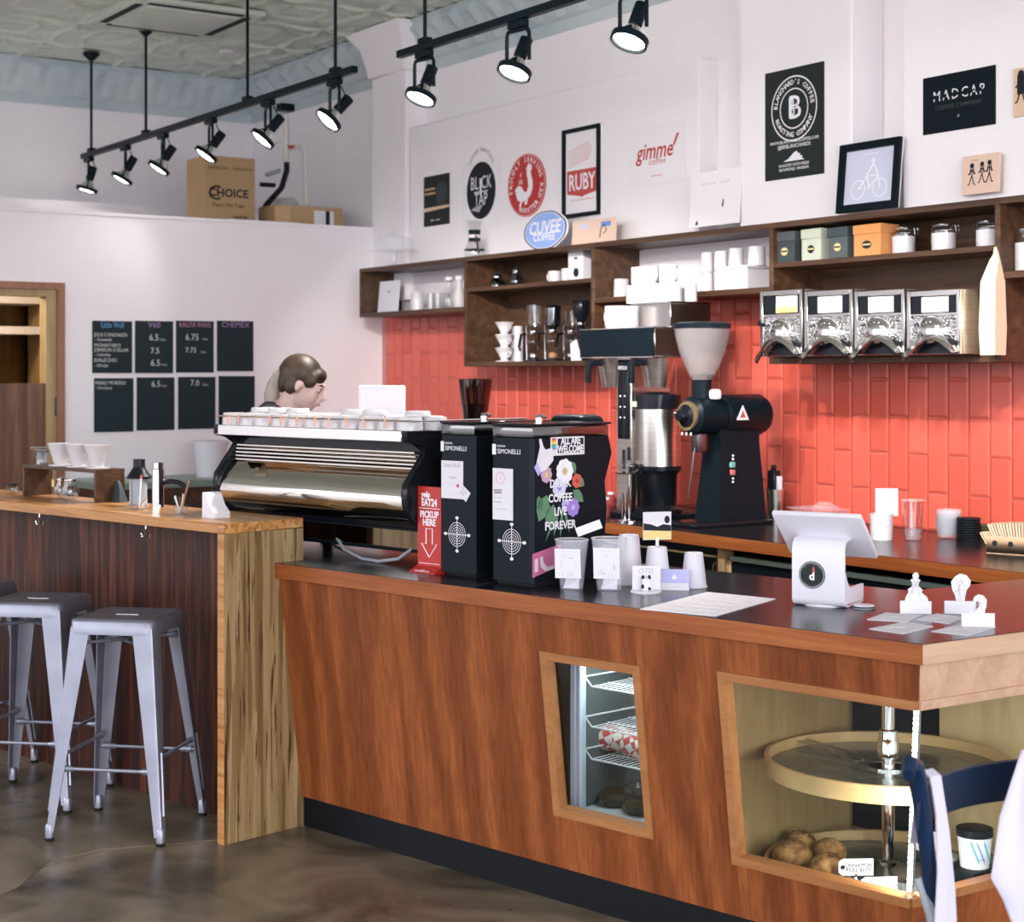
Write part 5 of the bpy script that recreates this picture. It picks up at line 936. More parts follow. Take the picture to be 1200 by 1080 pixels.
# laminated sheets
pts = [con(750, 714), con(838, 722), con(909, 702), con(829, 694)]; c_ = sum(pts, Vector())/4
o = thing('menu_sheet', 'white printed menu sheet lying flat on the black counter', 'paper', c_); M = MB(); M.prism([((q-c_).x, (q-c_).y) for q in pts], 0, .002); M.build('sheet', 'paper', o)
for k in range(5):
    a, b = (pts[0]-c_).lerp(pts[3]-c_, .15 + .17*k), (pts[1]-c_).lerp(pts[2]-c_, .15 + .17*k); a, b = a.lerp(b, .12), b.lerp(a, .12); M = MB(); M.tube([(a.x, a.y, .0022), (b.x, b.y, .0022)], .0011, 4); M.build('text_line', 'pale_grey_print', o)
# till tablet on its folded stand; screen faces the staff side
p = con(965, 709); o = thing('tablet_till', 'white tablet till on a folded white stand with a round dark sticker', 'till', p, .45)
w = .078
def fold(m, prof, x0, x1, th):
    up = [Vector((0, *q)) for q in prof]; outer, inner = [], []
    for i, q in enumerate(up):
        d = (up[min(i+1, len(up)-1)] - up[max(i-1, 0)]).normalized(); nn = Vector((0, -d.z, d.y)) * th; outer.append(q); inner.append(q + nn)
    m.loft([[Vector((x, a.y, a.z)) for a in outer] + [Vector((x, a.y, a.z)) for a in inner[::-1]] for x in (x0, x1)])
M = MB(); fold(M, [(.02, .190), (-.022, .186), (-.034, .176), (-.038, .16), (-.038, .022), (-.034, .012), (-.02, .007), (.09, .007), (.115, .009)], -w, w, -.006); M.build('stand', 'white_plastic', o, smooth=60)
M = MB(); M.prism([(-.035, .012), (.115, .008), (.120, .018), (.120, .055), (.0, .055), (-.02, .075), (-.035, .10)], w - .008, w, 'x'); M.build('stand_cheek', 'white_plastic', o)
M = MB(); M.lathe([(.07, 0), (.07, .005), (.05, .007), (.001, .007)], 28, (0, .03, 0)); M.build('swivel_foot', 'white_plastic', o)
M = MB(); M.box(-.132, .132, -.006, .010, -.100, .100, .005, 2)
tb = M.build('tablet', 'white_plastic', o, (.0, .012, .200), (math.radians(50), 0, 0)); M = MB(); M.box(-.118, .118, .0102, .011, -.082, .082); M.build('screen', 'black_gloss', tb)
so = thing('x', 'x', 'x'); bpy.data.objects.remove(so)
M = MB(); M.prism(ell(-.018, .090, .039, .039, 36), -.0390, -.0382, 'y'); st = M.build('round_sticker', 'charcoal_print', o, (0, -.0062, 0)); ring(st, 'sticker_ring', 'white_print', -.018, .090, .036, .036, .0012, -.0392, 32); text('lettering', 'd', .032, 'white_print', st, (-.018, -.0394, .086), (HP2, 0, 0), bold=.001); flat(st, 'flame_print', 'ruby_print', [(-.017, .098), (-.009, .098), (-.010, .108), (-.013, .116), (-.016, .108)], -.0393); arc_text('lettering', '-- - --- --', .031, 2.4, -.17, .0065, 'white_print', st, (-.018, -.0394, .090), (HP2, 0, 0)); arc_text('lettering', '--- - ----', .031, 3.95, .17, .0065, 'white_print', st, (-.018, -.0394, .090), (HP2, 0, 0), inward=True)
o = thing('card_reader', 'flat white round card reader beside the till stand', 'card reader', con(1012, 712), 0); M = MB(); M.lathe([(.030, 0), (.032, .004), (.028, .009), (.001, .010)], 24); M.build('puck', 'white_plastic', o); M = MB(); M.lathe([(.0322, .002), (.0325, .004), (.031, .006)], 24, caps=False); M.build('band', 'navy_metal', o)
# loose cards and cut-out card holders
def quadcard(label, q, grp=None):
    pts = [con(*k) for k in q]; c_ = sum(pts, Vector())/4; o = thing('flat_card', label, 'card', c_, 0, grp); M = MB(); M.prism([((k-c_).x, (k-c_).y) for k in pts], 0, .0015); M.build('card', 'paper', o)
    a, b = (pts[0]-c_)*.5, (pts[2]-c_)*.5; M = MB(); M.tube([(a.x, a.y, .0016), (b.x*.2, b.y*.2, .0016)], .0008, 4); M.build('text_line', 'pale_grey_print', o)
quadcard('white card lying behind the front card near the till', [(1016, 726), (1062, 729), (1080, 721), (1038, 718)]); quadcard('white card lying at the counter edge near the till', [(1018, 737), (1058, 743), (1094, 734), (1060, 729)])
quadcard('white card lying before the balloon-shaped cut-out', [(1073, 726), (1113, 731), (1132, 724), (1098, 719)]); quadcard('white card lying at the counter edge under the wave-shaped cut-out', [(1091, 740), (1134, 745), (1167, 735), (1128, 731)])
def cutout(label, px, py, outline, sc, rz):
    o = thing('card_holder', label, 'card holder', con(px, py), YAW + rz); M = MB(); M.box(-.042, .042, -.006, -.003, 0, .036, .0006, 1); M.build('front_plate', 'white_plastic', o); M = MB(); M.box(-.042, .042, -.003, .022, 0, .003); M.box(-.042, .042, .004, .006, .003, .03); M.build('tray', 'white_plastic', o)
    M = MB(); M.prism([(x*sc, .028 + z*sc) for x, z in outline], .000, .003, 'y'); c_ = M.build('figure', 'white_plastic', o); M = MB()
    for k in range(8): a = outline[k*2 % len(outline)]; b = outline[(k*3 + 5) % len(outline)]; M.tube([(a[0]*sc*.7, -.0004, .028 + a[1]*sc*.9), (b[0]*sc*.5, -.0004, .028 + b[1]*sc*.8)], .0005, 4)
    M.build('figure_drawing', 'grey_print', c_)
dress = [(-.5,0),(-.42,.3),(-.3,.5),(-.34,.62),(-.14,.78),(-.16,.95),(-.24,1.05),(-.1,1.1),(-.14,1.25),(-.05,1.38),(.08,1.38),(.15,1.25),(.1,1.1),(.22,1.05),(.14,.95),(.12,.78),(.3,.62),(.26,.5),(.5,.3),(.55,.12),(.45,0)]
tulip = [(-.12,0),(-.18,.3),(-.3,.55),(-.34,.85),(-.2,1.05),(.0,1.18),(.25,1.12),(.42,.9),(.38,.7),(.26,.55),(.2,.3),(.16,0)]
wave = [(-.3,0),(-.32,.2),(-.1,.22),(.05,.4),(.06,.58),(-.1,.62),(-.2,.58),(-.16,.78),(.02,.9),(.22,.86),(.36,.68),(.34,.4),(.28,.2),(.3,0)]
cutout('white card holder with a long-dress figure cut-out', 1073, 719, dress, .062, -.15); cutout('white card holder with a tulip-shaped cut-out', 1125, 719, tulip, .070, -.15); cutout('white card holder with a curling wave cut-out', 1146, 734, wave, .062, -.15)

# ------------------------------------------------------------------ small things on the back counter
o = thing('steel_shaker', 'steel shaker cup holding a black tool and white switch', 'cup', con(908, 609)); M = MB(); shell(M, [(.030, 0), (.032, .01), (.040, .135), (.041, .14)], .002, 22); M.build('cup_body', 'brushed', o); M = MB(); M.box(-.030, .018, -.02, .02, .10, .225, .004, 1); M.box(-.018, .004, -.01, .01, .225, .25, .004, 1); M.build('black_tool', 'black_plastic', o); M = MB(); M.box(.020, .038, -.012, .012, .13, .20, .002, 1); M.build('white_tool', 'white_plastic', o)
for i, (px, py) in enumerate(((925, 607), (936, 608.5), (947, 610))):
    o = thing('marker_pen', 'marker pen lying below the tiles between the shaker and the black tray', 'pen', con(px, py), .1, 'marker pens below the tiles'); M = MB(); M.cyl((-.035, 0, .008), .008, .05, 10, 'x'); M.build('barrel', 'paper' if i != 1 else 'gold_print', o); M = MB(); M.cyl((.0155, 0, .008), .009, .025, 10, 'x'); M.build('pen_cap', 'black_plastic', o)
p = con(968, 612); o = thing('takeaway_tray', 'black round tray with a clear plastic lid upside down on it', 'tray', p + Vector((0, -.03, 0))); M = MB(); shell(M, [(.075, 0), (.095, .02), (.10, .026)], .003, 24); M.build('tray_base', 'black_gloss', o); M = MB(); M.loft([[(-.13, -.08, .063), (.13, -.08, .063), (.13, .05, .063), (-.13, .05, .063)], [(-.075, -.05, .028), (.085, -.05, .028), (.085, .04, .028), (-.075, .04, .028)]]); M.build('clear_lid', 'clear_plastic', o); M = MB(); M.box(-.135, .135, -.085, .055, .063, .067, .001, 1); M.build('lid_rim', 'clear_plastic', o); M = MB(); M.loft([[(-.03, -.03, .067), (.09, -.03, .067), (.09, .03, .067), (-.03, .03, .067)], [(.0, -.015, .095), (.04, -.015, .095), (.04, .015, .095), (.0, .015, .095)]]); M.build('lid_dome', 'clear_plastic', o)
p = con(1033, 632); o = thing('sign_cup', 'white paper cup with a blank card clipped above it', 'cup', p, YAW); shell(MB(), [(.03,0),(.04,.1)], .001); M = MB(); shell(M, [(.042, 0), (.0425, .004), (.046, .10), (.047, .104)], .002, 26); M.build('cup_body', 'paper_cup', o); M = MB(); M.box(-.026, .064, -.008, -.006, .095, .205); c_ = M.build('card', 'paper', o); lines(c_, -.015, .05, [.17, .155, .14], -.0085); text('lettering', '--- -\n-- --', .016, 'pale_grey_print', c_, (.02, -.0086, .125), (HP2, 0, 0)); text('lettering', 'd', .022, 'pale_grey_print', o, (.006, -.049, .06), (HP2, 0, 0))
p = con(1070, 633); o = thing('pint_glass', 'empty clear pint glass with a thick base on the back counter', 'glass', p); M = MB(); shell(M, [(.032, 0), (.034, .012), (.047, .158), (.047, .16)], .003, 30); M.build('glass_wall', 'glass', o); M = MB(); M.lathe([(.030, .003), (.034, .045), (.001, .048)], 26); M.build('thick_base', 'clear_plastic', o); M = MB(); M.tube([(.0462*math.cos(a), .0462*math.sin(a), .16) for a in [2*math.pi*i/30 for i in range(30)]], .0015, 5, True); M.build('rim', 'frosted_plastic', o)
p = con(1110, 630); o = thing('lid_stack', 'leaning stack of clear plastic cups beside the black lids', 'cup stack', p, 0)
for k in range(7): M = MB(); M.at(Tr(.0015*k, 0, 0)); shell(M, [(.038 + .0006*k, .004 + .010*k), (.048 + .0006*k, .055 + .010*k)], .0012, 22); M.build('nested_cup', 'clear_plastic', o)
for k, (px, py, n, lab, mt_) in enumerate(((1135, 632, 9, 'stack of black cup lids beside the clear cups', 'black_plastic'), (1152, 631, 6, 'low stack of dark green lids behind the sleeve box', 'olive_wrap'))):
    o = thing('lid_stack', lab, 'lid stack', con(px, py))
    for j in range(n): M = MB(); M.lathe([(.046, .010*j), (.048, .010*j + .002), (.048, .010*j + .005), (.043, .010*j + .009), (.001, .010*j + .009)], 22, caps=False); M.build('lid', mt_, o)
o = thing('lid_stack', 'black domed lid stack half hidden by the kraft sleeves', 'lid stack', con(1180, 626) ); 
for j in range(11): M = MB(); M.lathe([(.046, .010*j), (.048, .010*j + .002), (.048, .010*j + .005), (.043, .010*j + .009), (.001, .010*j + .009)], 22, caps=False); M.build('lid', 'black_plastic', o)
p = con(1180, 648); o = thing('sleeve_box', 'kraft card box with two round holes holding cup sleeves', 'box', p, .30); 
M = MB(); M.box(-.060, .085, -.045, .0, 0, .006); M.box(-.060, .085, -.045, -.043, .006, .065); M.box(-.060, .085, .065, .067, .006, .055); M.box(-.060, -.058, -.043, .065, .006, .065); M.box(.083, .085, -.043, .065, .006, .065); M.build('box_wall', 'kraft_sleeve', o)
for x in (-.028, .032): flat(o, 'hole', 'ink', ell(x, .038, .010, .011, 16), -.0452)
M = MB(); M.box(-.057, .082, -.040, .062, .006, .008); M.build('box_floor', 'kraft_sleeve', o)
for i in range(16):
    x = -.05 + i*.0083; M = MB(); M.at(Tr(x, .01, .010) @ Ry(-.55 + .035*i)); M.box(-.0025, .0025, -.045, .045, 0, .105 if i > 3 else .075); M.build('cup_sleeve', 'kraft_pale' if i % 3 else 'kraft_sleeve', o)
p = con(1199, 630); o = thing('straw_bundle', 'upright bundle of white paper straws behind the kraft sleeves', 'straws', p + Vector((.02, .05, 0))); M = MB(); M.lathe([(.036, 0), (.036, .12)], 20); M.build('holder', 'frosted_plastic', o)
for i in range(12): a = i*2.4; r = .006*math.sqrt(i)*1.4; M = MB(); M.cyl((r*math.cos(a), r*math.sin(a), .005), .0042, .21 + .012*(i % 3), 7); M.build('straw', 'paper', o)
# spice jars behind the flower-sticker grinder
for i, (px, py, c_, lab) in enumerate(((690, 604, 'paper', 'small white-capped bottle behind the flower-sticker grinder'), (700, 604, 'frosted_plastic', 'small pale jar behind the flower-sticker grinder'), (710, 605, 'water_red', 'small red jar next to the brewer base'), (716, 598, 'water_red', 'small red bottle beside the brewer column'))):
    o = thing('spice_jar', lab, 'jar', con(px, py)); h = .09 if i != 1 else .07; M = MB(); M.lathe([(.022, 0), (.023, .004), (.023, h*.7), (.014, h*.8), (.014, h*.86)], 16); M.build('jar_body', c_, o); M = MB(); M.lathe([(.017, h*.86), (.017, h), (.001, h)], 16); M.build('cap', 'paper' if i != 1 else 'chrome', o)
# fittings below the back counter
p0 = pl(843, 4.52, 0).x
o = thing('undercounter_fridge', 'low dark undercounter fridge with green metal lid edge', 'fridge', (p0, 4.52, 0)); L = XI - .02 - p0
M = MB(); M.box(.06, L - .02, .012, .72, .06, .835, .003, 1); M.build('fridge_body', 'black_satin', o); M = MB(); M.box(.06, L - .02, .0, .02, .84, .862, .003, 1); M.build('lid_edge', 'green_trim', o); M = MB(); M.box(.06, L-.02, .012, .72, .838, .858); M.build('lid', 'dark_steel', o); M = MB(); M.box(.0, .035, -.01, .05, 0, HC - .051, .002, 1); M.build('post', 'maple', o); M = MB(); M.box(.036, .058, .01, .05, 0, .84, .002, 1); M.build('post', 'tan_card', o)
for k in range(3): M = MB(); M.box(.075 + k*(L-.1)/3, .055 + (k+1)*(L-.1)/3, .004, .012, .10, .80, .003, 1); M.build('fridge_door', 'black_gloss', o)
for x in (.12, L - .12): M = MB(); M.box(x - .03, x + .03, .06, .66, 0, .06); M.build('fridge_foot', 'black_rubber', o)
x1 = p0 - .04; x0 = XL + .05
o = thing('base_cabinet', 'dark open base cabinet below the filter brewer', 'cabinet', (x0, 4.56, 0)); L = x1 - x0
M = MB(); M.box(0, L, .3, .32, .0, HC - .051); M.build('cabinet_back', 'black_satin', o); M = MB(); M.box(0, L, 0, .3, .10, .12); M.box(0, L, 0, .3, .52, .54); M.build('cabinet_shelf', 'black_satin', o); M = MB(); M.box(0, L, -.004, .0, .84, .848); M.build('rail', 'gold_print', o)
for k in range(4): M = MB(); M.box(k*(L-.02)/3, k*(L-.02)/3 + .02, .0, .3, 0, HC - .051); M.build('cabinet_side', 'black_satin', o)
p = con(838, 640, .80); o = thing('steel_pitcher', 'small steel pitcher on the ledge below the back counter', 'pitcher', (p0 - .12, 4.66, .5405)); M = MB(); shell(M, [(.045, 0), (.05, .02), (.046, .14), (.04, .3)], .002, 20); M.build('pitcher_body', 'brushed', o); M = MB(); M.tube([(-.04, 0, .28), (-.08, 0, .25), (-.08, 0, .1), (-.047, 0, .06)], .005, 6); M.build('handle', 'steel', o)

# ------------------------------------------------------------------ brew station on the bar ledge
ZBR = 1.095
def onbar(px, py): return con(px, py, ZBR)
p = cl(onbar(30, 579)); q = cl(onbar(112, 589)); n0 = .205
def barpx(px, n):   # s where the column px crosses depth n on the bar
    d = MCI.to_3x3() @ ray(px, 440); e = MCI @ EY; t = (n - e.y) / d.y; return e.x + d.x * t
s0, s1 = barpx(26, n0), barpx(110, n0)
o = thing('dripper_bench', 'small dark wooden bench riser on the bar ledge', 'riser', cw(s0, n0, ZBR), CA); L = s1 - s0
M = MB(); M.box(0, L + .012, 0, .135, .118, .132, .001, 1); M.build('bench_top', 'walnut', o); M = MB(); M.box(0, .014, .001, .134, 0, .118, .001, 1); M.build('bench_leg', 'walnut', o); M = MB(); M.box(L - .002, L + .012, .001, .134, 0, .118, .001, 1); M.build('bench_leg', 'walnut', o)
def onbench(px, dn=.065): s = barpx(px, n0 + dn); return cw(s, n0 + dn, ZBR + .132)
o = thing('glass_dripper', 'ribbed clear glass dripper at the end of the bench', 'dripper', onbench(49)); M = MB(); shell(M, [(.026, 0), (.024, .012), (.022, .02), (.044, .066), (.045, .07)], .003, 22); M.build('cone', 'glass', o); M = MB(); M.lathe([(.020, .004), (.021, .05), (.034, .062), (.001, .06)], 16); M.build('filter', 'insul_grey', o); M = MB(); M.tube([(.0455*math.cos(a), .0455*math.sin(a), .07) for a in [2*math.pi*i/24 for i in range(24)]], .003, 6, True); M.build('rim', 'chrome', o)
for px, lab in ((72, 'white ceramic cone dripper next to the glass dripper'), (93, 'white ceramic cone dripper in the middle of the bench'), (115, 'white ceramic cone dripper at the open end of the bench')):
    o = thing('cone_dripper', lab, 'dripper', onbench(px - 1)); M = MB(); M.lathe([(.05, 0), (.05, .005), (.026, .008), (.030, .016), (.052, .092), (.055, .093), (.053, .090), (.028, .016), (.001, .014)], 26, caps=False); M.build('cone', 'white_ceramic', o)
p = onbar(17, 578); o = thing('small_jar', 'small squat glass jar with black cap at the bench foot', 'jar', cw(barpx(14, .24), .24, ZBR)); M = MB(); shell(M, [(.024, 0), (.028, .008), (.028, .025), (.02, .034)], .002, 18); M.build('jar_body', 'glass', o); M = MB(); M.lathe([(.021, .034), (.021, .045), (.001, .046)], 14); M.build('cap', 'black_plastic', o)
for px, lab, r, c_ in ((70, 'clear glass cup with yellow tag under the bench', .026, 'yellow_print'), (82, 'round clear glass server under the bench', .036, None)):
    o = thing('glass_server', lab, 'coffee pot', cw(barpx(px, .235), .235, ZBR)); M = MB(); shell(M, [(r*.8, 0), (r, .02), (r*.98, .045), (r*.6, .075), (r*.66, .085)], .002, 20); M.build('pot_body', 'glass', o); M = MB(); M.lathe([(r*.62, .072), (r*.66, .075), (r*.66, .082)], 18, caps=False); M.build('collar', 'chrome', o)
    if c_: M = MB(); M.box(-.012, .012, -.03, -.026, .05, .08); M.build('tag', c_, o)
    else: M = MB(); M.tube([(r*.6, .0, .078), (r*1.4, 0, .075), (r*1.45, 0, .04), (r, 0, .02)], .004, 6); M.build('handle', 'glass', o)
o = thing('filter_pack', 'folded dark filter pouch behind the bench leg', 'pouch', cw(barpx(137, .30), .30, ZBR), CA); M = MB(); M.loft([[(-.05, -.02, 0), (.05, -.02, 0), (.05, .02, 0), (-.05, .02, 0)], [(-.02, -.008, .06), (.03, -.008, .06), (.03, .008, .06), (-.02, .008, .06)], [(-.008, -.006, .085), (.012, -.006, .085), (.012, .006, .085), (-.008, .006, .085)]]); M.build('pouch_body', 'grey_box', o)
o = thing('plunger_brewer', 'grey plastic plunger brewer with a black flared funnel on top', 'coffee brewer', cw(barpx(163, .26), .26, ZBR)); M = MB(); M.lathe([(.032, 0), (.034, .004), (.031, .01), (.031, .105)], 22); M.build('tube', 'insul_grey', o); M = MB(); M.lathe([(.046, .105), (.047, .112), (.025, .145), (.023, .15), (.023, .18), (.001, .18)], 22); M.build('funnel', 'black_plastic', o)
M = MB(); M.tube([(.0, -.035, .008), (.0, -.035, .10)], .004, 6); M.build('level_strip', 'grey_print', o)
o = thing('water_tap', 'chrome column water tap with black swan spout', 'tap', cw(barpx(185.5, .26), .26, ZBR)); M = MB(); M.lathe([(.024, 0), (.0235, .01), (.0235, .145), (.020, .148), (.0205, .17), (.001, .172)], 24); M.build('column', 'chrome', o); M = MB(); M.box(.014, .028, -.008, .008, .01, .172, .003, 1); M.build('black_spine', 'black_gloss', o); M = MB(); M.at(Rz(.85)); M.tube([(.02, 0, .095), (.05, 0, .10), (.08, 0, .097), (.10, 0, .085), (.11, 0, .066)], [.010, .0095, .0095, .010, .010], 10); M.build('spout', 'black_gloss', o)
o = thing('stir_bowl', 'small glass bowl with a red-tipped thermometer leaning in it', 'bowl', cw(barpx(161, .13), .13, ZBR)); M = MB(); shell(M, [(.022, 0), (.03, .006), (.034, .022)], .002, 20); M.build('bowl', 'glass', o); M = MB(); M.tube([(.018, 0, .006), (-.04, .03, .115)], .0028, 6); M.build('thermometer', 'paper', o); M = MB(); M.tube([(-.04, .03, .114), (-.046, .033, .126)], .0045, 6); M.build('red_tip', 'ruby_print', o); M = MB(); M.tube([(-.01, 0, .004), (.042, .02, .05)], .002, 6); M.build('stirrer', 'chrome', o)
o = thing('spoon_pot', 'glass pot of white and wooden paddles on the bar ledge', 'pot', cw(barpx(212, .13), .13, ZBR)); M = MB(); shell(M, [(.026, 0), (.027, .01), (.027, .03)], .002, 20); M.build('pot', 'glass', o)
for a, l_, mt_ in ((-.7, .075, 'paper'), (.35, .075, 'peach_board'), (.55, .14, 'cookie'), (-.1, .06, 'glass')): M = MB(); M.at(Tr(-.004 + a*.006, 0, .004) @ Ry(a)); M.loft([[(-.003, -.002, 0), (.003, -.002, 0), (.003, .002, 0), (-.003, .002, 0)], [(-.004, -.002, l_*.7), (.004, -.002, l_*.7), (.004, .002, l_*.7), (-.004, .002, l_*.7)], [(-.006, -.002, l_), (.006, -.002, l_), (.006, .002, l_), (-.006, .002, l_)]]); M.build('paddle', mt_, o)
o = thing('folded_napkin', 'white folded napkin stack by the espresso machine end', 'napkin', cw(barpx(248, .12), .12, ZBR), CA); M = MB(); M.prism([(-.03, 0), (.04, 0), (.04, .02), (.012, .045), (-.01, .085), (-.028, .09)], -.02, .05, 'y'); M.build('napkin', 'paper', o)
# rear counter under the chalk panels
o = thing('rear_counter', 'low rear counter with pale steel top along the white partition', 'counter', (XL + .01, 3.25, 0)); M = MB(); M.box(0, .55, 0, 1.15, 0, .955); M.build('cabinet', 'walnut', o); M = MB(); M.box(-.0, .58, -.02, 1.16, .955, .995, .003, 1); M.build('steel_top', 'green_trim', o)
o = thing('white_bucket', 'white plastic bucket on the rear counter beside the espresso machine', 'bucket', (XL + .3, onX(247, 560, XL + .3).y, .995)); M = MB(); shell(M, [(.085, 0), (.10, .19), (.108, .19), (.108, .205)], .003, 26); M.build('bucket_body', 'white_plastic', o); M = MB(); M.lathe([(.110, .20), (.110, .212), (.10, .214), (.001, .214)], 26); M.build('bucket_lid', 'paper', o)
# ------------------------------------------------------------------ fridge behind the small window
DQ = lambda s, n: 5.664 - .692*s + .722*n
sf = (ws0 + ws1) / 2
fs0 = cl(onP(672, 860, cw(0, .46), MC.to_3x3() @ Vector((0, 1, 0)))).x
o = thing('display_fridge', 'small glass-door display fridge with wire racks behind the counter window', 'fridge', cw(fs0, .46, .12), CA); L = .50
M = MB(); M.box(0, L, .44, .46, 0, .70); M.box(L - .02, L, .02, .44, 0, .70); M.box(0, .02, .02, .44, 0, .70); M.box(.02, L-.02, .02, .44, .68, .70); M.build('cabinet', 'slate_box', o); M = MB(); M.box(.02, L-.02, .0, .44, .10, .135); M.build('cabinet_floor', 'white_plastic', o)
M = MB(); M.box(-.004, .018, -.012, .02, 0, .70, .002, 1); M.build('door_stile', 'strip_glow', o); M = MB(); M.box(.022, .036, -.010, .02, 0, .70, .002, 1); M.build('door_stile', 'strip_glow', o)  # bluish white colour stands in for the glow of the fridge's LED strip
M = MB(); M.box(.036, L - .02, -.004, .0, .10, .70); M.build('door_glass', 'window_glass', o)
def rack(z):
    M = MB(); M.tube([(.03, .02, z + .03), (.05, .03, z), (L - .03, .03, z)], .003, 6); M.tube([(.03, .40, z), (L - .03, .40, z)], .003, 6); M.tube([(.028, .20, z + .028), (.05, .40, z + .028)], .002, 5); M.tube([(.03, .02, z + .03), (.06, .40, z + .03)], .0028, 6)
    for k in range(22): x = .05 + k*.0205; M.tube([(x, .03, z), (x, .40, z)], .0016, 4)
    for k in range(3): M.tube([(.04, .12 + .1*k, z), (L-.03, .12 + .1*k, z)], .002, 4)
    rk = M.build('wire_rack', 'white_plastic', o)
for z in (.515, .390, .290): rack(z)
fridge = o
l = bpy.data.lights.new('added_fridge_fill', 'AREA'); l.shape = 'RECTANGLE'; l.size = .4; l.size_y = .03; l.energy = 1.1; l.color = (.85, .93, 1); lo = bpy.data.objects.new('added_fridge_light', l); COL.objects.link(lo); lo.parent = o; lo.location = (L/2, .06, .675)  # unseen lamp added to brighten the fridge inside
def infr(px, n, z): return cw(cl(onP(px, 860, cw(0, n), MC.to_3x3() @ Vector((0, 1, 0)))).x, n, z)
for px, n, lab in ((714, .60, 'red and white checked paper sandwich parcel at the rack end'), (757, .585, 'red and white checked paper sandwich parcel partly behind the window frame')):
    o = thing('wrapped_sandwich', lab, 'sandwich', infr(px, n, .12 + .2935), CA + .2); M = MB(); M.loft([[(x, .045*k*math.cos(a), .042 + .042*k*math.sin(a)) for a in [2*math.pi*i/12 for i in range(12)]] for x, k in ((-.085, .35), (-.07, .8), (-.03, 1), (.03, 1), (.07, .85), (.085, .35))]); M.build('parcel', 'checker_wrap', o)
for px, n, lab in ((722, .58, 'dark wrapped bagel at the fridge floor end'), (752, .56, 'dark wrapped bagel partly behind the window frame'), (745, .74, 'dark wrapped bagel behind the other two')):
    o = thing('wrapped_bagel', lab, 'bagel', infr(px, n, .12 + .135), 0); M = MB(); M.lathe([(.045, .001), (.058, .012), (.062, .03), (.052, .045), (.03, .048), (.014, .036), (.001, .033)], 22); M.build('bun', 'bagel', o)
# ------------------------------------------------------------------ revolving pastry trays
CF = ZCASE - .104
print('case floor', CF)
cs = thing('pastry_carousel', 'revolving two-tier round pale wood pastry display on a chrome pole', 'display', cw(2.187, .70, CF), CA)
RD_ = .345; zu = .255
def tray(z, nm):
    M = MB(); M.lathe([(.001, z), (RD_ - .012, z), (RD_ - .012, z + .004), (.001, z + .004)], 64, caps=False); M.build(nm + '_deck', 'tray_stone', cs)
    M = MB(); M.lathe([(RD_ - .012, z - .014), (RD_, z - .014), (RD_, z + .034), (RD_ - .012, z + .034)], 64, caps=False); M.bm.verts.ensure_lookup_table(); a = M.mesh(nm + '_rim', 'maple_rim'); link(nm + '_rim', a, cs)
UPZ = .528 - .034 - CF
tray(.03, 'lower'); tray(UPZ, 'upper')
M = MB(); M.lathe([(.018, 0), (.018, HC - .053 - CF)], 20); M.build('pole', 'chrome', cs); M = MB(); M.lathe([(r_, UPZ + z_ - .30) for r_, z_ in ((.03, .334), (.03, .38), (.026, .385), (.026, .41), (.019, .414))], 20); M.lathe([(r_, UPZ + z_ - .30) for r_, z_ in ((.055, .304), (.055, .309), (.03, .312), (.001, .312))], 24); M.build('collar', 'chrome', cs); M = MB(); M.lathe([(.03, .034), (.03, .07), (.019, .075)], 20); M.build('collar', 'chrome', cs)
def cz(dx, dy, up): p = cs.matrix_basis @ Vector((dx, dy, (.3041 if up else .0341))); return p
def czp(px, py, up): return onZ(px, py, CF + (UPZ + .0041 if up else .0341))
p = czp(967, 880, True); o = thing('tongs', 'steel serving tongs lying on the upper pastry tray', 'tongs', p, CA - .25); 
for k in (-1, 1): M = MB(); M.loft([[(x, y*k - .006, z), (x, y*k + .006, z), (x, y*k + .006, z + .003), (x, y*k - .006, z + .003)] for x, y, z in ((-.13, .004, .012), (-.10, .014, .014), (0, .022, .010), (.08, .020, .008), (.12, .016, .004), (.145, .012, .001))]); M.build('arm', 'aluminium', o)
M = MB(); M.tube([(-.135, 0, .014), (-.15, .006, .016), (-.16, 0, .016), (-.15, -.006, .016), (-.135, 0, .014)], .0025, 6); M.build('hinge_ring', 'chrome', o)
pz = CF + .0341; p = cw(2.0, .6, pz)
def lowp(px, n): return cw(barpx(px, n), n, pz)
o = thing('parchment_sheet', 'white parchment sheet under the rolls on the lower tray', 'paper', (p.x, p.y, pz), CA); pts = [lowp(900, .56), lowp(938, .72), lowp(1040, .52), lowp(1040, .40), lowp(1000, .36), lowp(920, .42)]
inv = o.matrix_basis.inverted(); M = MB(); M.prism([tuple((inv @ q).xy) for q in pts], 0.0003, .0013); M.build('sheet', 'parchment', o)
def roll(label, px, py, r, k, up=0, matn='pastry'):
    p = lowp(px, py) + Vector((0, 0, .0015)); random.seed(int(px)); o = thing('pastry_roll', label, 'pastry', (p.x, p.y, pz + .0015 + up), px*.7)
    M = MB(); R = []; seg, rg = 20, 10
    for j in range(rg + 1):
        t = math.pi*j/rg; rr = max(math.sin(t)*r, 1e-4); R.append([(rr*math.cos(a)*(1 + .07*math.sin(3*a + px) + .04*math.sin(7*a)), rr*math.sin(a)*(1 + .07*math.cos(2*a + px)), max(0, k*r*(.86 - math.cos(t)) * (1 + .05*math.sin(5*a + 3*t)))) for a in [2*math.pi*i/seg for i in range(seg)]])
    M.loft(R); M.build('crust', matn, o, smooth=80); M = MB(); M.tube([(r*.62*math.cos(a)*(1-.09*a), r*.62*math.sin(a)*(1-.09*a), k*r*1.60*(1 - .0*a) + .002) for a in [i*.45 for i in range(18)]], r*.09, 6); M.build('swirl', 'cookie', o)
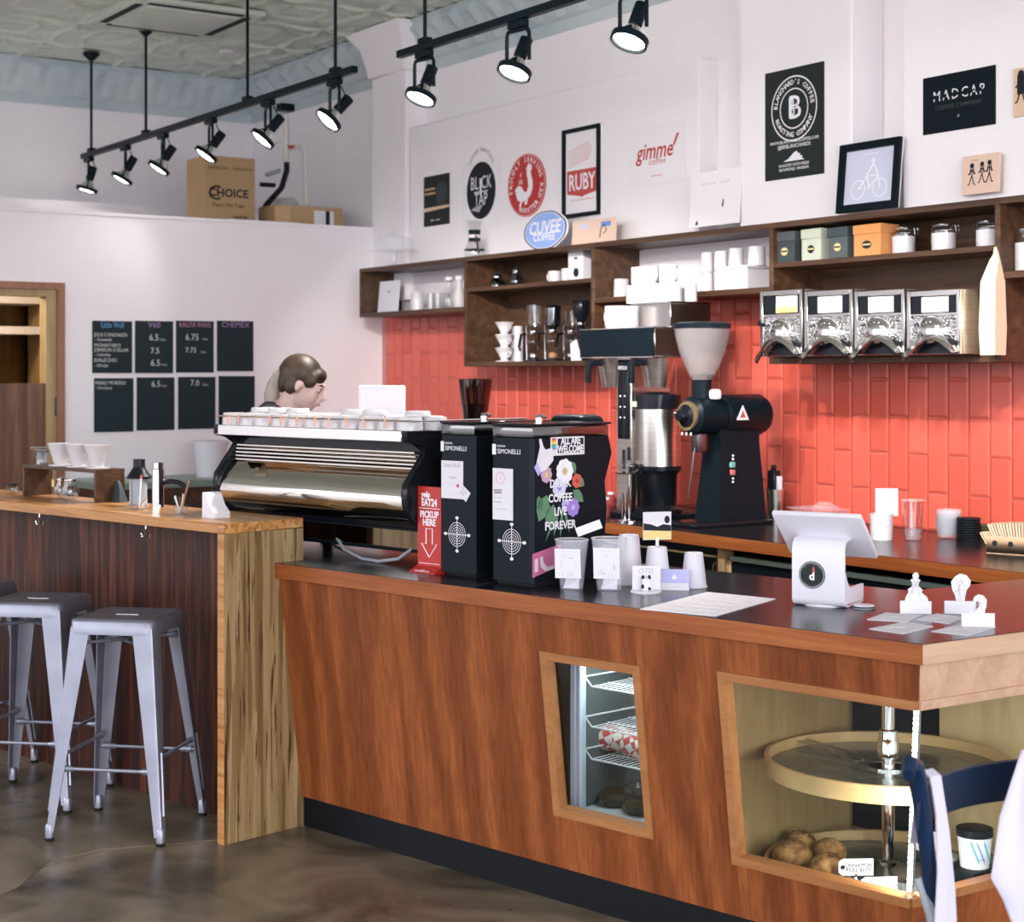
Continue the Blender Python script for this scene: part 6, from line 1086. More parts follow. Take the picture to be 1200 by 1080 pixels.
roll('golden brown roll behind the two big rolls', 938, .68, .048, .75); roll('golden brown roll in front of the tray rim', 930, .55, .056, .75); roll('golden brown roll in the middle of the pile', 972, .66, .050, .75); roll('golden brown roll beside the price tag', 971, .52, .054, .75)
roll('orange-brown glazed roll nearest the glass', 955, .43, .040, .6, 0, 'cookie'); roll('pale orange roll touching the lower rail', 928, .435, .036, .5, 0, 'kraft_sleeve')
def price(label, px, py, pxt, body, stand=True, w=.048, h=.028):
    p = lowp(px, py) + Vector((0, 0, .0015)); o = thing('price_tag', label, 'price tag', p, YAW + .05)
    if stand: M = MB(); M.lathe([(.018, 0), (.018, .003), (.005, .01), (.005, .02), (.009, .028), (.004, .036), (.004, .045)], 16); M.build('tag_stand', 'chrome', o)
    z = .04 if stand else .0; M = MB(); M.prism([(-w, z + .008), (-w + .012, z), (w, z), (w, z + 2*h - .01), (-w + .012, z + 2*h - .01), (-w, z + 2*h - .018)], -.002, -.0008, 'y'); c_ = M.build('card', 'paper', o); 
    if stand: flat(c_, 'eyelet', 'ink', ell(-w + .011, z + h - .005, .006, .006, 12), -.002)
    text('lettering', body, .014, 'ink', c_, (.006, -.0024, z + h - .006), (HP2, 0, 0), spl=.85)
price('white tag reading CINNAMON ROLL on a small chrome stand', 1003, .50, 0, 'CINNAMON\nROLL $2.75'); price('white tag reading CHOCOLATE CHIP on a small chrome stand', 1030, .40, 0, 'CHOCOLATE\nCHIP KOSHER\nWARM $2')
price('blank white card lying against the glass rail', 968, .365, 0, '', False, .036, .014)
def cookie(label, px, py, r, z=0): 
    p = lowp(px, py) + Vector((0, 0, .0005 + z)); o = thing('cookie', label, 'cookie', p); M = MB(); M.lathe([(r*.9, 0), (r, .006), (r*.9, .014), (r*.5, .018), (.001, .018)], 24); M.build('biscuit', 'cookie', o)
    random.seed(int(px*3))
    for k in range(7): a = random.random()*6.3; d = r*.75*math.sqrt(random.random()); M = MB(); M.ball((d*math.cos(a), d*math.sin(a), .016), .010, 1.4, 1, .5, 8, 5); M.build('chocolate_chip', 'cocoa', o)
cookie('chocolate chip cookie behind the corner light strip', 1040, .455, .056); cookie('chocolate chip cookie beside the corner light strip', 1068, .47, .050)
cookie('chunky cookie under the dark muffin', 1088, .52, .05)
for px, py, lab in ((1064, .56, 'dark chocolate muffin in a ridged paper case behind the light strip'), (1082, .60, 'dark chocolate muffin behind the navy chair back')):
    p = lowp(px, py); o = thing('muffin', lab, 'muffin', p); M = MB(); n = 36; M.loft([[((r + (.0022 if i % 2 else 0))*math.cos(2*math.pi*i/n), (r + (.0022 if i % 2 else 0))*math.sin(2*math.pi*i/n), z) for i in range(n)] for r, z in ((.030, 0), (.042, .045))]); M.build('paper_case', 'insul_grey', o, smooth=0); M = MB(); M.lathe([(.040, .042), (.048, .05), (.046, .065), (.028, .08), (.001, .084)], 20); M.build('crown', 'cocoa', o)
p = lowp(1086, .78); o = thing('price_tag', 'white tag with an eyelet behind the dark muffins', 'price tag', p, YAW); M = MB(); M.prism([(-.036, .07), (-.02, .06), (.036, .06), (.036, .115), (-.02, .115), (-.036, .105)], -.002, -.0008, 'y'); c_ = M.build('card', 'paper', o); flat(c_, 'eyelet', 'ink', ell(-.022, .088, .007, .007, 12), -.002); text('lettering', 'Gu\n3.25', .016, 'ink', c_, (.008, -.0024, .088), (HP2, 0, 0)); M = MB(); M.cyl((0, .004, 0), .004, .09, 8); M.build('tag_stand', 'chrome', o)
p = lowp(1122, .72); o = thing('black_tray', 'black rectangular serving tray on the lower pastry tier', 'tray', p, .1); M = MB(); M.box(-.10, .10, -.07, .07, 0, .07, .006); M.build('tray_body', 'black_satin', o); M = MB(); M.lathe([(.035, .07), (.035, .078), (.03, .08), (.001, .08)], 20, (-.04, 0, 0)); M.build('round_lid', 'sage_box', o)
p2 = o.matrix_basis @ Vector((.055, .0, .0702)); o = thing('paper_tub', 'white tub with black lid and blue brush-stroke label', 'tub', p2, YAW); M = MB(); shell(M, [(.038, 0), (.046, .088)], .002, 26); M.build('tub_body', 'paper', o); M = MB(); M.lathe([(.049, .084), (.049, .104), (.044, .106), (.001, .103)], 26); M.build('tub_lid', 'black_satin', o)
for a, c_ in ((-.5, 'cyan_print'), (-.15, 'blue_print'), (.3, 'cyan_print')): 
    M = MB(); M.ribbon([(.0425*math.sin(a + .5*k) * 1.07, -.0425*math.cos(a + .5*k) * 1.07, .02 + .055*(1-k)) for k in (0, .25, .5, .75, 1)], (0, 0, .012), .001); M.build('brush_stroke', c_, o)
text('lettering', '- ---', .014, 'ink', o, (.004, -.0465, .03), (HP2, 0, 0))
# corner LED strip and cable
ka, kb_ = fq(sk(dq0 + .03), dq0 + .03), fq(sk(dq1 - .03), dq1 - .03); off = Vector((-.022, .03, 0))
o = thing('light_strip', 'bright LED light strip up the glass corner of the pastry case', 'light', MC @ (kb_ + off), CA); d = (ka - kb_)
M = MB(); M.tube([(0, .008, 0), (d.x, d.y + .008, d.z)], .008, 8); M.build('strip_base', 'aluminium', o)
for k in range(34): 
    q = d * ((k + .5) / 34); M = MB(); M.box(q.x - .006, q.x + .006, q.y - .005, q.y + .002, q.z - .0055, q.z + .0055, .002, 1); M.build('led', 'led', o)
for k in range(5):
    l = bpy.data.lights.new('led_glow', 'POINT'); l.energy = .75; l.shadow_soft_size = .006; l.color = (1, .95, .86); lo = bpy.data.objects.new('led_glow', l); COL.objects.link(lo); lo.parent = o; lo.location = d*((k + .5)/5) + Vector((-.010, .022, 0))
M = MB(); a = cl(onP(909, 800, cw(0, .9), MC.to_3x3() @ Vector((0, 1, 0)))); pts = [Vector((bxl + .14, .90, HC - .06)), Vector((bxl + .13, .86, HC - .10)), Vector((bxl + .08, .70, HC - .16)), Vector((bxl + .01, .36, HC - .155))]
o = thing('white_cable', 'thin white cable hanging inside the pastry case', 'cable', cw(bxl + .14, .90, HC - .06), CA); M.tube([q - pts[0] for q in pts], .003, 6); M.build('cable', 'white_plastic', o)
# ------------------------------------------------------------------ stools
def make_stool(label, loc, rz):
    o = thing('bar_stool', label, 'stool', loc, rz, 'grey metal stools along the bar'); hs, fo, zs = .152, .213, .76
    M = MB(); r = .035
    def rsq(h, r, z, n=5): return [(sx*(h-r) + r*math.cos(a), sy*(h-r) + r*math.sin(a), z) for sx, sy, a0 in ((1,1,0), (-1,1,math.pi/2), (-1,-1,math.pi), (1,-1,1.5*math.pi)) for a in [a0 + k*math.pi/2/n for k in range(n+1)]]
    M.loft([rsq(hs + .004, r, zs - .055), rsq(hs + .003, r, zs - .012), rsq(hs - .002, r, zs - .004), rsq(hs - .012, r, zs), rsq(hs - .02, r, zs - .003), rsq(hs - .05, r, zs - .004)]); M.build('seat', 'stool_metal', o)
    M = MB(); M.prism([(-.042, -.009), (.042, -.009), (.047, 0), (.042, .009), (-.042, .009), (-.047, 0)], zs - .0038, zs - .0025); M.build('grip_slot', 'chrome', o)
    for sx in (-1, 1):
        for sy in (-1, 1):
            M = MB(); t0, f0 = Vector((sx*hs, sy*hs, zs - .03)), Vector((sx*fo, sy*fo, .03)); rings = []
            for k in range(7):
                a = k/6; c = t0.lerp(f0, a); wd = .075*(1-a) + .030*a; th = .004; cr = .012
                q = [(0, 0), (-wd, 0), (-wd, -th), (-th*2, -th), (-th, -th*2), (-th, -wd), (0, -wd)]
                q = [(0, -cr), (-cr*.3, -cr*.3), (-cr, 0), (-wd, 0), (-wd, -th), (-cr, -th), (-th - cr*.2, -th - cr*.2), (-th, -cr), (-th, -wd), (0, -wd)]
                rings.append([(c.x + sx*x, c.y + sy*y, c.z) for x, y in q])
            M.loft(rings); lg = M.build('leg', 'stool_metal', o)
            M = MB(); c = t0.lerp(f0, .80); d = (f0 - t0).normalized(); rb = []
            for k in range(6):
                a = .60 + .30*k/5; c = t0.lerp(f0, a); rb.append((c.x + sx*.001 , c.y - sy*.022*(1 - .3*k/5), c.z))
            M.tube(rb, .005, 6); M.build('pressed_rib', 'stool_metal', lg)
            M = MB(); M.lathe([(.014, 0), (.016, .004), (.016, .012)], 12, (sx*fo - sx*.012, sy*fo - sy*.012, 0)); M.build('rubber_foot', 'black_rubber', lg)
            M = MB(); M.lathe([(.0155, .012), (.0165, .05), (.012, .06)], 12, (sx*fo - sx*.012, sy*fo - sy*.012, 0)); M.build('foot_cap', 'stool_metal', lg)
    def rod(a, b, z): 
        k = (zs - z)/zs; e = hs + (fo - hs)*k - .014; pa, pb = Vector((a[0]*e, a[1]*e, z)), Vector((b[0]*e, b[1]*e, z)); M = MB(); M.tube([pa, pb], .0065, 8); d = (pb-pa).normalized()
        for q, s_ in ((pa, 1), (pb, -1)): M.tube([q + d*s_*.01, q + d*s_*.05, q + d*s_*.06], [.013, .010, .0065], 8)
        M.build('footrest_rod', 'stool_metal', o)
    for z, prs in ((.245, (((-1,-1),(1,-1)), ((1,1),(-1,1)))), (.285, (((1,-1),(1,1)), ((-1,1),(-1,-1))))):
        for a, b in prs: rod(a, b, z)
    rod((-1,-1), (1,1), zs - .09); rod((1,-1), (-1,1), zs - .10)
    return o
Fq = [onZ(57, 986, 0), onZ(193, 993, 0), onZ(237, 953, 0), onZ(112, 949, 0)]; c0 = sum(Fq, Vector())/4; rz0 = math.atan2((Fq[1]-Fq[0]).y, (Fq[1]-Fq[0]).x)
st1 = make_stool('brushed metal bar stool beside the speckled end slab', (c0.x, c0.y, 0), rz0)
d_ = MC.to_3x3() @ Vector((-.61, .005, 0))
dup(st1, (c0.x + d_.x, c0.y + d_.y, 0), rz0 + .02, 'brushed metal bar stool in the middle of the row'); dup(st1, (c0.x + 1.95*d_.x, c0.y + 1.95*d_.y, 0), rz0 - .02, 'brushed metal bar stool furthest along the bar from the speckled slab')
# ------------------------------------------------------------------ track lights
YT, ZTK = 3.97, 3.12
def trx(px): return onY(px, 100, YT).x
def track(label, px0, px1, rods):
    x0, x1 = trx(px0), (trx(px1) if px1 else -1.2); o = thing('light_track', label, 'light track', ((x0+x1)/2, YT, ZTK)); w = (x1-x0)/2
    M = MB(); M.box(-w, w, -.018, .018, 0, .035, .002, 1); M.build('rail', 'black_satin', o)
    for px in rods:
        x = (trx(px) if px > 0 else px) - (x0+x1)/2; M = MB(); M.cyl((x, 0, .035), .009, ZC - ZTK - .04, 10); M.build('hanging_rod', 'black_satin', o); M = MB(); M.lathe([(.012, ZC - ZTK - .06), (.055, ZC - ZTK - .02), (.06, ZC - ZTK - .002)], 18, (x, 0, 0)); M.build('ceiling_canopy', 'black_satin', o); M = MB(); M.box(x - .035, x + .035, -.022, .022, .030, .058, .004, 1); M.build('rod_clip', 'black_satin', o)
track('black hanging light track with six spot lamps, towards the far wall', 97, 416, (107, 171, 290, 393)); track('black hanging light track over the poster wall', 468, None, (498, -3.4, -1.6))
def spot(label, x, aim, power=5, size=1.0):
    o = thing('spot_lamp', label, 'spot lamp', (x, YT, ZTK), 0, 'spot lamps on the tracks'); M = MB(); M.box(-.05, .05, -.016, .016, -.028, -.001, .003, 1); M.build('track_adapter', 'black_satin', o)
    hz = math.atan2(aim[1], aim[0]); el = math.atan2(-aim[2], math.hypot(aim[0], aim[1])); c = Vector((0, 0, -.15))
    M = MB(); M.at(Rz(hz)); M.tube([(0, -.062, -.15), (0, -.062, -.05), (0, -.055, -.035), (0, .055, -.035), (0, .062, -.05), (0, .062, -.15)], .007, 6); M.build('yoke', 'black_satin', o)
    Q = Matrix.Translation(c) @ Rz(hz) @ Ry(el)        # local +x is the beam
    M = MB(); M.at(Q); M.lathe([(.020, -.10), (.024, -.098), (.024, -.02), (.018, -.015)], 14, (0,0,0), 'x'); M.build('socket', 'black_satin', o)
    M = MB(); M.at(Q); M.lathe([(.018, -.018), (.030, .0), (.050, .035), (.054, .045)], 20, (0,0,0), 'x', False); M.build('reflector', 'chrome', o)
    M = MB(); M.at(Q); M.lathe([(.053, .043), (.040, .049), (.001, .052)], 20, (0,0,0), 'x', False); M.build('lamp_face', 'lamp_face', o)
    M = MB(); M.at(Q); M.lathe([(.058, .030), (.064, .030), (.064, .052), (.058, .052), (.058, .030)], 24, (0,0,0), 'x', False); M.build('lamp_ring', 'black_satin', o)
    M = MB(); M.tube([(.02, .02, -.03), (.04, .03, -.07), (.02, .015, -.10), tuple(c + (Q.to_3x3() @ Vector((-.09, 0, 0))))], .003, 6); M.build('lamp_wire', 'black_rubber', o)
    l = bpy.data.lights.new('spot', 'SPOT'); l.energy = power; l.spot_size = math.radians(85); l.spot_blend = .7; l.color = (1, .93, .86); l.shadow_soft_size = .04
    lo = bpy.data.objects.new('lamp_beam', l); COL.objects.link(lo); lo.parent = o; dv = Q.to_3x3() @ Vector((1, 0, 0)); lo.location = c + dv*.075; lo.rotation_euler = dv.to_track_quat('-Z', 'Y').to_euler(); o.scale = (1.18, 1.18, 1.18)
aimA = (-.10, -.62, -.78)
slab_ = ['spot lamp at the far-wall end of the track', 'spot lamp second from the far-wall end of the track', 'third spot lamp from the far-wall end of the track', 'spot lamp right above the cardboard carton', 'spot lamp in front of the white pipes', 'spot lamp at the pilaster end of the first track']
for i, px in enumerate((104, 147, 191, 247, 314, 392)): spot(slab_[i], trx(px), [(-.1, -.25, -.95), (-.15, -.45, -.85), (-.15, -.5, -.8), (-.15, -.55, -.8), (-.15, -.6, -.75), (-.1, -.65, -.7)][i])
for px, lab in ((497, 'spot lamp at the start of the poster wall track'), (607, 'spot lamp above the white poster board')): spot(lab, trx(px), (.05, -.42, -.9), 85)
spot('spot lamp above the pier edge', trx(742), (.05, -.42, -.9), 85)
# ------------------------------------------------------------------ loft above the partition
LZ = HP + .0
m = MB(); m.box(XF, XL - .14, -1.2, YW, HP - .05, HP); struct(m.build('wall_loft', 'wall_paint'))
m = MB(); m.box(XF, XF + .12, -4, YW, HP, 2.85); struct(m.build('trim_3', 'wall_paint'))
def loft_(px, X): return Vector((X, onX(px, 250, X).y, HP))
Xc = -10.05; y0, y1 = onX(240, 220, Xc).y, onX(299, 220, Xc).y
o = thing('carton', 'tall cardboard carton with a printed logo on the partition ledge', 'box', (Xc, (y0+y1)/2, HP + .0005), 0); w = (y1-y0)/2; h = onX(270, 184, Xc).z - HP
M = MB(); M.box(-.3, 0, -w, w, 0, h, .003, 1); M.build('carton_body', 'cardboard', o); M = MB(); M.box(-.005, .001, -w, w, h*.90, h*.905); M.build('flap_seam', 'tan_card', o)
xt(o, 'CHOICE', .075, 'ink', -.01, h*.50, .001, bold=.002); xt(o, 'C', .14, 'ink', -w*.62, h*.49, .0014); xt(o, 'Paper Hot Cups', .035, 'ink', -.01, h*.34, .001); xt(o, 'CHOICE CUPS', .022, 'ink', -w*.5, h*.84, .001); xt(o, 'CHOICE CUPS', .022, 'ink', w*.5, h*.84, .001)
for k in range(10): M = MB(); M.box(0, .0012, w*(.12 + .06*k), w*(.12 + .06*k + (.035 if k % 3 else .02)), h*.10, h*.20); M.build('bar_print', 'ink', o)
Xc = -9.95; y0, y1 = onX(322, 255, Xc).y, 5.29
o = thing('long_carton', 'long low cardboard carton with a white shipping label on the ledge', 'box', (Xc, (y0+y1)/2, HP + .0005)); w = (y1-y0)/2; h = onX(380, 243, Xc).z - HP; M = MB(); M.box(-.25, 0, -w, w, 0, h, .003, 1); M.build('carton_body', 'cardboard', o); M = MB(); M.box(0, .0015, -w, -w*.55, 0.004, h-.01); M.build('end_flap', 'tan_card', o)
M = MB(); M.box(.0, .002, w*.14, w*.72, .005, h*.86); lb = M.build('shipping_label', 'paper', o); M = MB(); M.box(.002, .0026, w*.48, w*.60, .005, h*.86); M.build('label_bar', 'ink', lb); M = MB(); M.box(.002, .0026, w*.2, w*.4, h*.2, h*.26); M.build('label_bar', 'grey_print', lb)
Xp = -10.3
def lp(px, py, X=Xp): return onX(px, py, X)
o = thing('water_pipes', 'white bent water pipes rising from the ledge by the back wall', 'pipes', tuple(loft_(345, Xp))); O = Vector(o.location)
M = MB(); M.tube([lp(335, 190) - O, lp(335, 150) - O, lp(334, 135) - O], .022, 10); M.build('riser', 'pipe_white', o); M = MB(); M.tube([lp(338, 174) - O, lp(352, 171) - O, lp(357, 178) - O, lp(359, 238) - O, lp(350, 243) - O], .018, 10); M.build('bend', 'pipe_white', o); M = MB(); M.box(-.02, .06, -.05, .05, 0, .05); M.build('valve_body', 'black_satin', o, tuple(lp(333, 131) - O)); M = MB(); M.lathe([(.012, 0), (.026, .01), (.026, .02)], 12); M.build('valve_wheel', 'ruby_print', o, tuple(lp(341, 174, Xp + .03) - O))
M = MB(); M.tube([lp(336, 190) - O, lp(336, 200) - O, lp(330, 220) - O, lp(312, 240) - O, lp(306, 252) - O], .02, 10); M.build('black_hose', 'black_rubber', o); M = MB(); M.tube([lp(305, 216) - O, lp(322, 217) - O], .016, 10); M.build('stub', 'black_rubber', o); M = MB(); M.tube([lp(312, 205) - O, lp(328, 200) - O], .016, 10); M.build('stub', 'insul_grey', o); M = MB(); M.tube([lp(318, 168) - O, lp(332, 163) - O], .016, 10); M.build('stub', 'pipe_white', o)
p = loft_(334, -10.5); o = thing('duct_fan', 'round grey duct fan on the ledge behind the cartons', 'duct', (p.x, p.y, HP + .001), .5); M = MB(); M.lathe([(.12, -.06), (.145, -.05), (.145, .05), (.12, .06)], 28, (0, 0, .146), 'x'); M.build('fan_housing', 'duct_grey', o); M = MB(); M.lathe([(.05, .06), (.045, .08), (.001, .082)], 18, (0, 0, .146), 'x'); M.build('fan_hub', 'pipe_white', o); M = MB(); M.box(-.05, .05, -.06, .06, 0, .02); M.build('fan_foot', 'duct_grey', o)
p = loft_(290, -9.80); o = thing('foam_slab', 'thin white foam slab on the ledge under the pipes', 'slab', (p.x, p.y + .12, HP + .0206)); M = MB(); M.box(-.1, .12, -.3, .2, 0, .018, .004); M.build('slab', 'paper', o)
# ceiling fittings
p = onZ(205, 18, ZC); o = thing('ceiling_vent', 'square recessed ceiling air vent with dark slots', 'vent', (p.x, p.y, ZC - .03)); M = MB(); M.box(-.42, .42, -.42, .42, 0, .03, .006); M.build('vent_plate', 'tin_ceiling', o); M = MB(); M.box(-.30, .30, -.30, .30, -.012, .0, .006); M.build('centre_plate', 'tin_ceiling', o)
for a in range(4): M = MB(); M.at(Rz(a*HP2)); M.box(-.31, .31, .325, .375, -.002, .004); M.build('vent_slot', 'ink', o)
p = onZ(266, 59, ZC); o = thing('sprinkler_cover', 'small round white sprinkler cover on the tin ceiling', 'sprinkler', (p.x, p.y, ZC - .018)); M = MB(); M.lathe([(.05, .018), (.05, .006), (.042, .0), (.001, .0)], 20); M.build('cover', 'pipe_white', o)
# store room shelf seen over the half door
o = thing('store_shelf', 'white storeroom shelving seen over the half door', 'shelf', (-11.08, 3.0, 0)); 
for z in (1.87, 2.07): M = MB(); M.box(0, .35, -1.4, .55, z, z + .05); M.build('shelf_board', 'white_plastic', o)
M = MB(); M.box(.0, .3, .5, .55, 1.4, 2.4); M.build('upright', 'maple', o)
for i, (y, z, lab) in enumerate(((-.05, 1.92, 'pale storage box on the storeroom shelf nearest the jamb'), (-.45, 1.92, 'pale storage box on the storeroom shelf away from the jamb'))):
    o = thing('storage_box', lab, 'box', (-10.9, 3.0 + y, z + .0005)); M = MB(); M.box(-.12, .12, -.15, .15, 0, .12, .004, 1); M.build('box_body', 'cream_board', o); M = MB(); M.box(-.125, .125, -.155, .155, .12, .145, .004, 1); M.build('box_lid', 'yellow_print', o)
l = bpy.data.lights.new('assumed_store_bulb', 'POINT'); l.energy = 15; l.color = (1, .83, .55); l.shadow_soft_size = .08; lo = bpy.data.objects.new('assumed_storeroom_lamp', l); COL.objects.link(lo); lo.location = (-10.3, 2.5, 2.25)  # unseen bulb, assumed from the yellowish light in the store room
# ------------------------------------------------------------------ barista behind the espresso machine
def remeshed(m, name, matn, parent, voxel=.012, smooth_it=4):
    me0 = m.mesh('tmp', matn); t = bpy.data.objects.new('tmp', me0); COL.objects.link(t)
    a = t.modifiers.new('r', 'REMESH'); a.mode = 'VOXEL'; a.voxel_size = voxel; b = t.modifiers.new('s', 'SMOOTH'); b.iterations = smooth_it; b.factor = .5
    bpy.context.view_layer.update(); me = bpy.data.meshes.new_from_object(t.evaluated_get(bpy.context.evaluated_depsgraph_get())); bpy.data.objects.remove(t)
    me.materials.clear(); me.materials.append(MT[matn]); me.polygons.foreach_set('use_smooth', [True]*len(me.polygons))
    return link(name, me, parent)
p = atD(355, 451, 7.6)
per = thing('person', 'barista in a black top with brown ponytail bending over the espresso machine', 'person', (p.x, p.y, 0), 2.55)
zc_ = p.z; HM = Tr(0, 0, zc_) @ Rx(.36)
M = MB(); M.at(HM)                                   # head: skull, face wedge, jaw, nose, lips, brow, ears
M.ball((0, .015, .028), .088, .86, 1.06, 1.0, 20, 14); M.ball((0, -.030, -.025), .068, .90, .92, 1.22, 18, 12); M.ball((0, -.052, -.082), .034, 1.1, .9, .9, 14, 10)
M.tube([(0, -.085, .028), (0, -.101, .0), (0, -.116, -.026), (0, -.098, -.036)], [.010, .012, .014, .010], 8); M.tube([(-.018, -.090, -.056), (0, -.097, -.053), (.018, -.090, -.056)], .008, 8); M.tube([(-.016, -.088, -.066), (0, -.094, -.066), (.016, -.088, -.066)], .008, 8)
M.tube([(-.040, -.080, .020), (0, -.092, .026), (.040, -.080, .020)], .012, 8)
for s_ in (-1, 1): M.ball((s_*.078, .012, -.008), .026, .35, .75, 1.15, 12, 8)
M.M = None
nb = Vector((0, .085, zc_ - .125)); hb = HM @ Vector((0, .03, -.05))
M.tube([hb, hb.lerp(nb, .5), nb, nb + Vector((0, .03, -.05))], [.050, .050, .058, .08], 12)
sh = [Vector((s_*.165, .13, zc_ - .165)) for s_ in (-1, 1)]; pel = Vector((0, .33, .95))
M.tube([nb + Vector((0, .02, -.03)), Vector((0, .16, zc_ - .28)), Vector((0, .24, zc_ - .42)), pel], [.07, .135, .115, .135], 14); M.tube([sh[0], sh[0].lerp(sh[1], .5) + Vector((0, 0, .03)), sh[1]], [.055, .075, .055], 10)
for s_, q in ((-1, sh[0]), (1, sh[1])):
    el, wr = Vector((s_*.23, .06, 1.16)), Vector((s_*.15, -.17, 1.14)); M.tube([q, q.lerp(el, .5), el], [.052, .046, .038], 10); M.tube([el, el.lerp(wr, .4), wr], [.038, .036, .024], 10)
    M.tube([wr, wr + Vector((-s_*.01, -.05, 0)), wr + Vector((-s_*.012, -.085, -.004))], [.024, .030, .028], 8)
    for k, (dx, ln) in enumerate(((-.024, .050), (-.008, .060), (.008, .056), (.023, .044))): a = wr + Vector((-s_*.012 + dx, -.085, -.004)); M.tube([a, a + Vector((0, -ln*.5, -.004)), a + Vector((0, -ln*.8, -.022)), a + Vector((0, -ln*.85, -.04))], [.009, .0088, .008, .0065], 6)
    a = wr + Vector((-s_*.035, -.04, -.004)); M.tube([a, a + Vector((-s_*.02, -.025, -.01)), a + Vector((-s_*.018, -.05, -.02))], [.011, .010, .008], 6)
    hp, kn, an = Vector((s_*.09, .33, .92)), Vector((s_*.10, .28, .49)), Vector((s_*.10, .34, .09)); M.tube([hp, hp.lerp(kn, .5), kn, kn.lerp(an, .35), an], [.085, .075, .055, .055, .038], 12); M.tube([an + Vector((0, .03, -.045)), an + Vector((0, -.06, -.05)), an + Vector((0, -.15, -.06))], [.036, .036, .028], 8)
remeshed(M, 'body', 'flesh', per, .0085, 5)
M = MB(); M.tube([nb + Vector((0, .045, -.055)), Vector((0, .16, zc_ - .28)), Vector((0, .24, zc_ - .42)), pel], [.085, .145, .126, .145], 14); M.tube([sh[0], sh[0].lerp(sh[1], .5) + Vector((0, .01, .022)), sh[1]], [.066, .080, .066], 10)
for s_, q in ((-1, sh[0]), (1, sh[1])): el = Vector((s_*.23, .06, 1.16)); M.tube([q, q.lerp(el, .6)], [.063, .054], 10)
remeshed(M, 'black_top', 'fabric_black', per, .012, 4)
M = MB()
for s_ in (-1, 1): hp, kn, an = Vector((s_*.09, .33, .94)), Vector((s_*.10, .28, .49)), Vector((s_*.10, .34, .12)); M.tube([hp, hp.lerp(kn, .5), kn, kn.lerp(an, .35), an], [.098, .085, .066, .064, .055], 12)
M.tube([pel, pel + Vector((0, 0, -.08))], [.142, .13], 12); remeshed(M, 'trousers', 'fabric_black', per, .014, 3)
for s_ in (-1, 1): M = MB(); M.tube([Vector((s_*.10, .37, .035)), Vector((s_*.10, .25, .035)), Vector((s_*.10, .17, .032))], [.034, .042, .034], 10); M.build('shoe', 'black_rubber', per)
M = MB(); M.tube([nb + Vector((.062, -.02, .0)), nb + Vector((.070, .04, .012)), nb + Vector((.03, .075, .03)), nb + Vector((-.03, .075, .03)), nb + Vector((-.07, .04, .012)), nb + Vector((-.062, -.02, 0))], .012, 6); M.build('apron_strap', 'fabric_black', per)
M = MB(); M.at(HM)                                   # hair cap with fringe and side locks
M.ball((0, .028, .046), .094, .92, 1.08, .98, 22, 14); M.ball((0, -.052, .066), .042, 1.45, .95, .85, 16, 10); M.ball((0, -.070, .036), .020, 1.9, .7, 1.0, 14, 8); M.ball((0, .070, -.005), .060, 1.0, .8, 1.1, 14, 10)
for s_ in (-1, 1): M.ball((s_*.062, -.030, .035), .030, .55, 1.2, 1.3, 12, 8); M.ball((s_*.068, .040, -.01), .036, .45, 1.0, 1.4, 12, 8)
M.M = None; remeshed(M, 'hair', 'hair', per, .0075, 4)
tb_ = HM @ Vector((0, .118, .020)); M = MB(); M.tube([tb_ + Vector((0, -.025, .005)), tb_ + Vector((0, .010, -.012)), tb_ + Vector((0, .030, -.06)), tb_ + Vector((0, .040, -.11)), tb_ + Vector((0, .045, -.165)), tb_ + Vector((0, .040, -.20))], [.022, .024, .033, .036, .028, .010], 12); M.build('ponytail', 'hair_tail', per)
M = MB(); M.tube([tb_ + Vector((.026*math.cos(a), -.008 + .008*math.sin(a), -.0 + .024*math.sin(a))) for a in [2*math.pi*i/14 for i in range(14)]], .006, 6, True); M.build('hair_tie', 'black_rubber', per)
for s_ in (-1, 1):
    M = MB(); M.at(HM); M.ball((s_*.032, -.0815, .002), .0110, 1.2, .6, .55, 10, 8); e = M.build('eye', 'white_ceramic', per); M = MB(); M.at(HM); M.ball((s_*.034, -.0865, -.001), .0055, 1.2, .5, .8, 8, 6); M.build('iris', 'cocoa', e)
    M = MB(); M.at(HM); M.tube([(s_*.018, -.096, .028), (s_*.034, -.092, .031), (s_*.050, -.080, .027)], .0035, 6); M.build('eyebrow', 'hair', per)
M = MB(); M.at(HM); M.tube([(-.018, -.0975, -.060), (0, -.1045, -.0605), (.018, -.0975, -.060)], .0045, 6); M.build('lips', 'lip', per)

# ------------------------------------------------------------------ navy chair with an apron hung on it
DC = 3.3
pA = atD(1078, 922, DC)
xa_ = RD*.2 + VD*.14; rzc = math.atan2(xa_.y, xa_.x)
ch = thing('cafe_chair', 'navy metal cafe chair with a white apron hung over its back', 'chair', (pA.x, pA.y, 0), rzc); zt = pA.z
W_ = .40
def post(x):
    M = MB(); pts = [(x - .050, -.015, zt + .030), (x - .056, -.020, zt + .044), (x - .044, -.012, zt + .056), (x - .014, .0, zt + .044), (x + .006, .008, zt), (x + .026, .015, zt - .06), (x + .050, .022, zt - .16), (x + .072, .03, zt - .28), (x + .085, .03, zt - .4), (x + .09, -.02, .0)]
    rings = []
    M.tube(pts, [.012, .014, .016, .018, .019, .018, .016, .014, .013, .012], 10); return M.build('back_post', 'navy_metal', ch)
post(0); post(W_)
M = MB(); rows = []
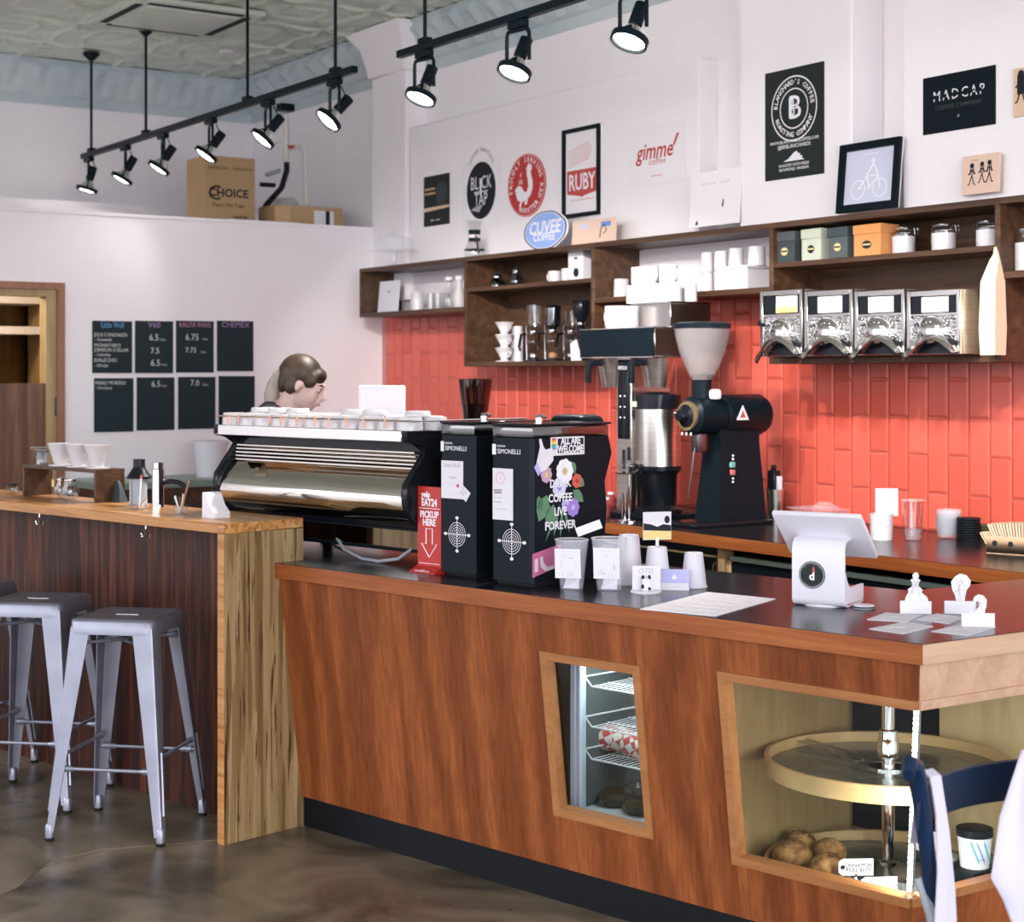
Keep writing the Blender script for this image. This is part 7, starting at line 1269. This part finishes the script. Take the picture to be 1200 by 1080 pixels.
for k in range(9): a = k/8; rows.append([(.0 + W_*a, .012 + .05*math.sin(math.pi*a), zt - .085 + .006*a), (.0 + W_*a, .004 + .05*math.sin(math.pi*a), zt - .085 + .006*a), (.0 + W_*a, -.004 + .05*math.sin(math.pi*a), zt - .005 + .012*a), (.0 + W_*a, .006 + .05*math.sin(math.pi*a), zt - .004 + .012*a)])
M.loft(rows); M.build('back_band', 'navy_metal', ch)
M = MB(); M.box(-.0, W_ + .04, -.42, .02, .435, .452, .008); M.build('seat', 'navy_metal', ch)
for x in (.0, W_ + .03): M = MB(); M.tube([(x, -.40, .44), (x, -.43, .2), (x - .01, -.45, 0)], .012, 8); M.build('front_leg', 'navy_metal', ch)
M = MB(); M.tube([(.05, .045, zt - .20), (.058, .02, zt - .27), (.066, .0, zt - .40)], .012, 8); M.build('brace', 'insul_grey', ch)
# apron: neck strap over the band, bib falling at the right
ap = thing('apron', 'white cloth apron hung by its strap over the navy chair back', 'apron', (pA.x, pA.y, zt - .0), rzc); SX, BX, BZ = .012, -.035, -.03
M = MB(); M.at(Tr(SX, 0, 0)); M.ribbon([(.058, .075, -.14), (.050, .055, -.05), (.046, .045, .012), (.046, .030, .020), (.046, .012, .012), (.048, -.002, -.06), (.040, -.014, -.17), (.020, -.022, -.30), (.01, -.03, -.42)], (.030, 0, 0), .004); M.build('strap', 'fabric_white', ap)
M = MB(); M.at(Tr(SX, 0, 0)); M.ribbon([(.052, .016, .008), (.056, -.002, -.10), (.064, -.010, -.22), (.068, -.014, -.34), (.066, -.02, -.44)], (.032, 0, 0), .004); M.build('strap', 'fabric_white', ap)
def bibrow(z, xl, xr, n=9, d=.0): return [(xl + (xr-xl)*k/(n-1), -.075 - .012*math.sin(k*1.5 + z*9) - d, z) for k in range(n)]
rows = [bibrow(.09, .25, .40), bibrow(.03, .225, .41), bibrow(-.04, .198, .415), bibrow(-.10, .178, .42, d=.01), bibrow(-.155, .162, .42, d=.015), bibrow(-.20, .190, .42, d=.02), bibrow(-.25, .215, .42, d=.02), bibrow(-.36, .205, .42, d=.02), bibrow(-.48, .20, .42, d=.02)]
M = MB(); M.at(Tr(BX, 0, BZ)); M.loft([r + [(x, y + .006, z) for x, y, z in r[::-1]] for r in rows]); M.build('bib', 'fabric_white', ap, smooth=70)
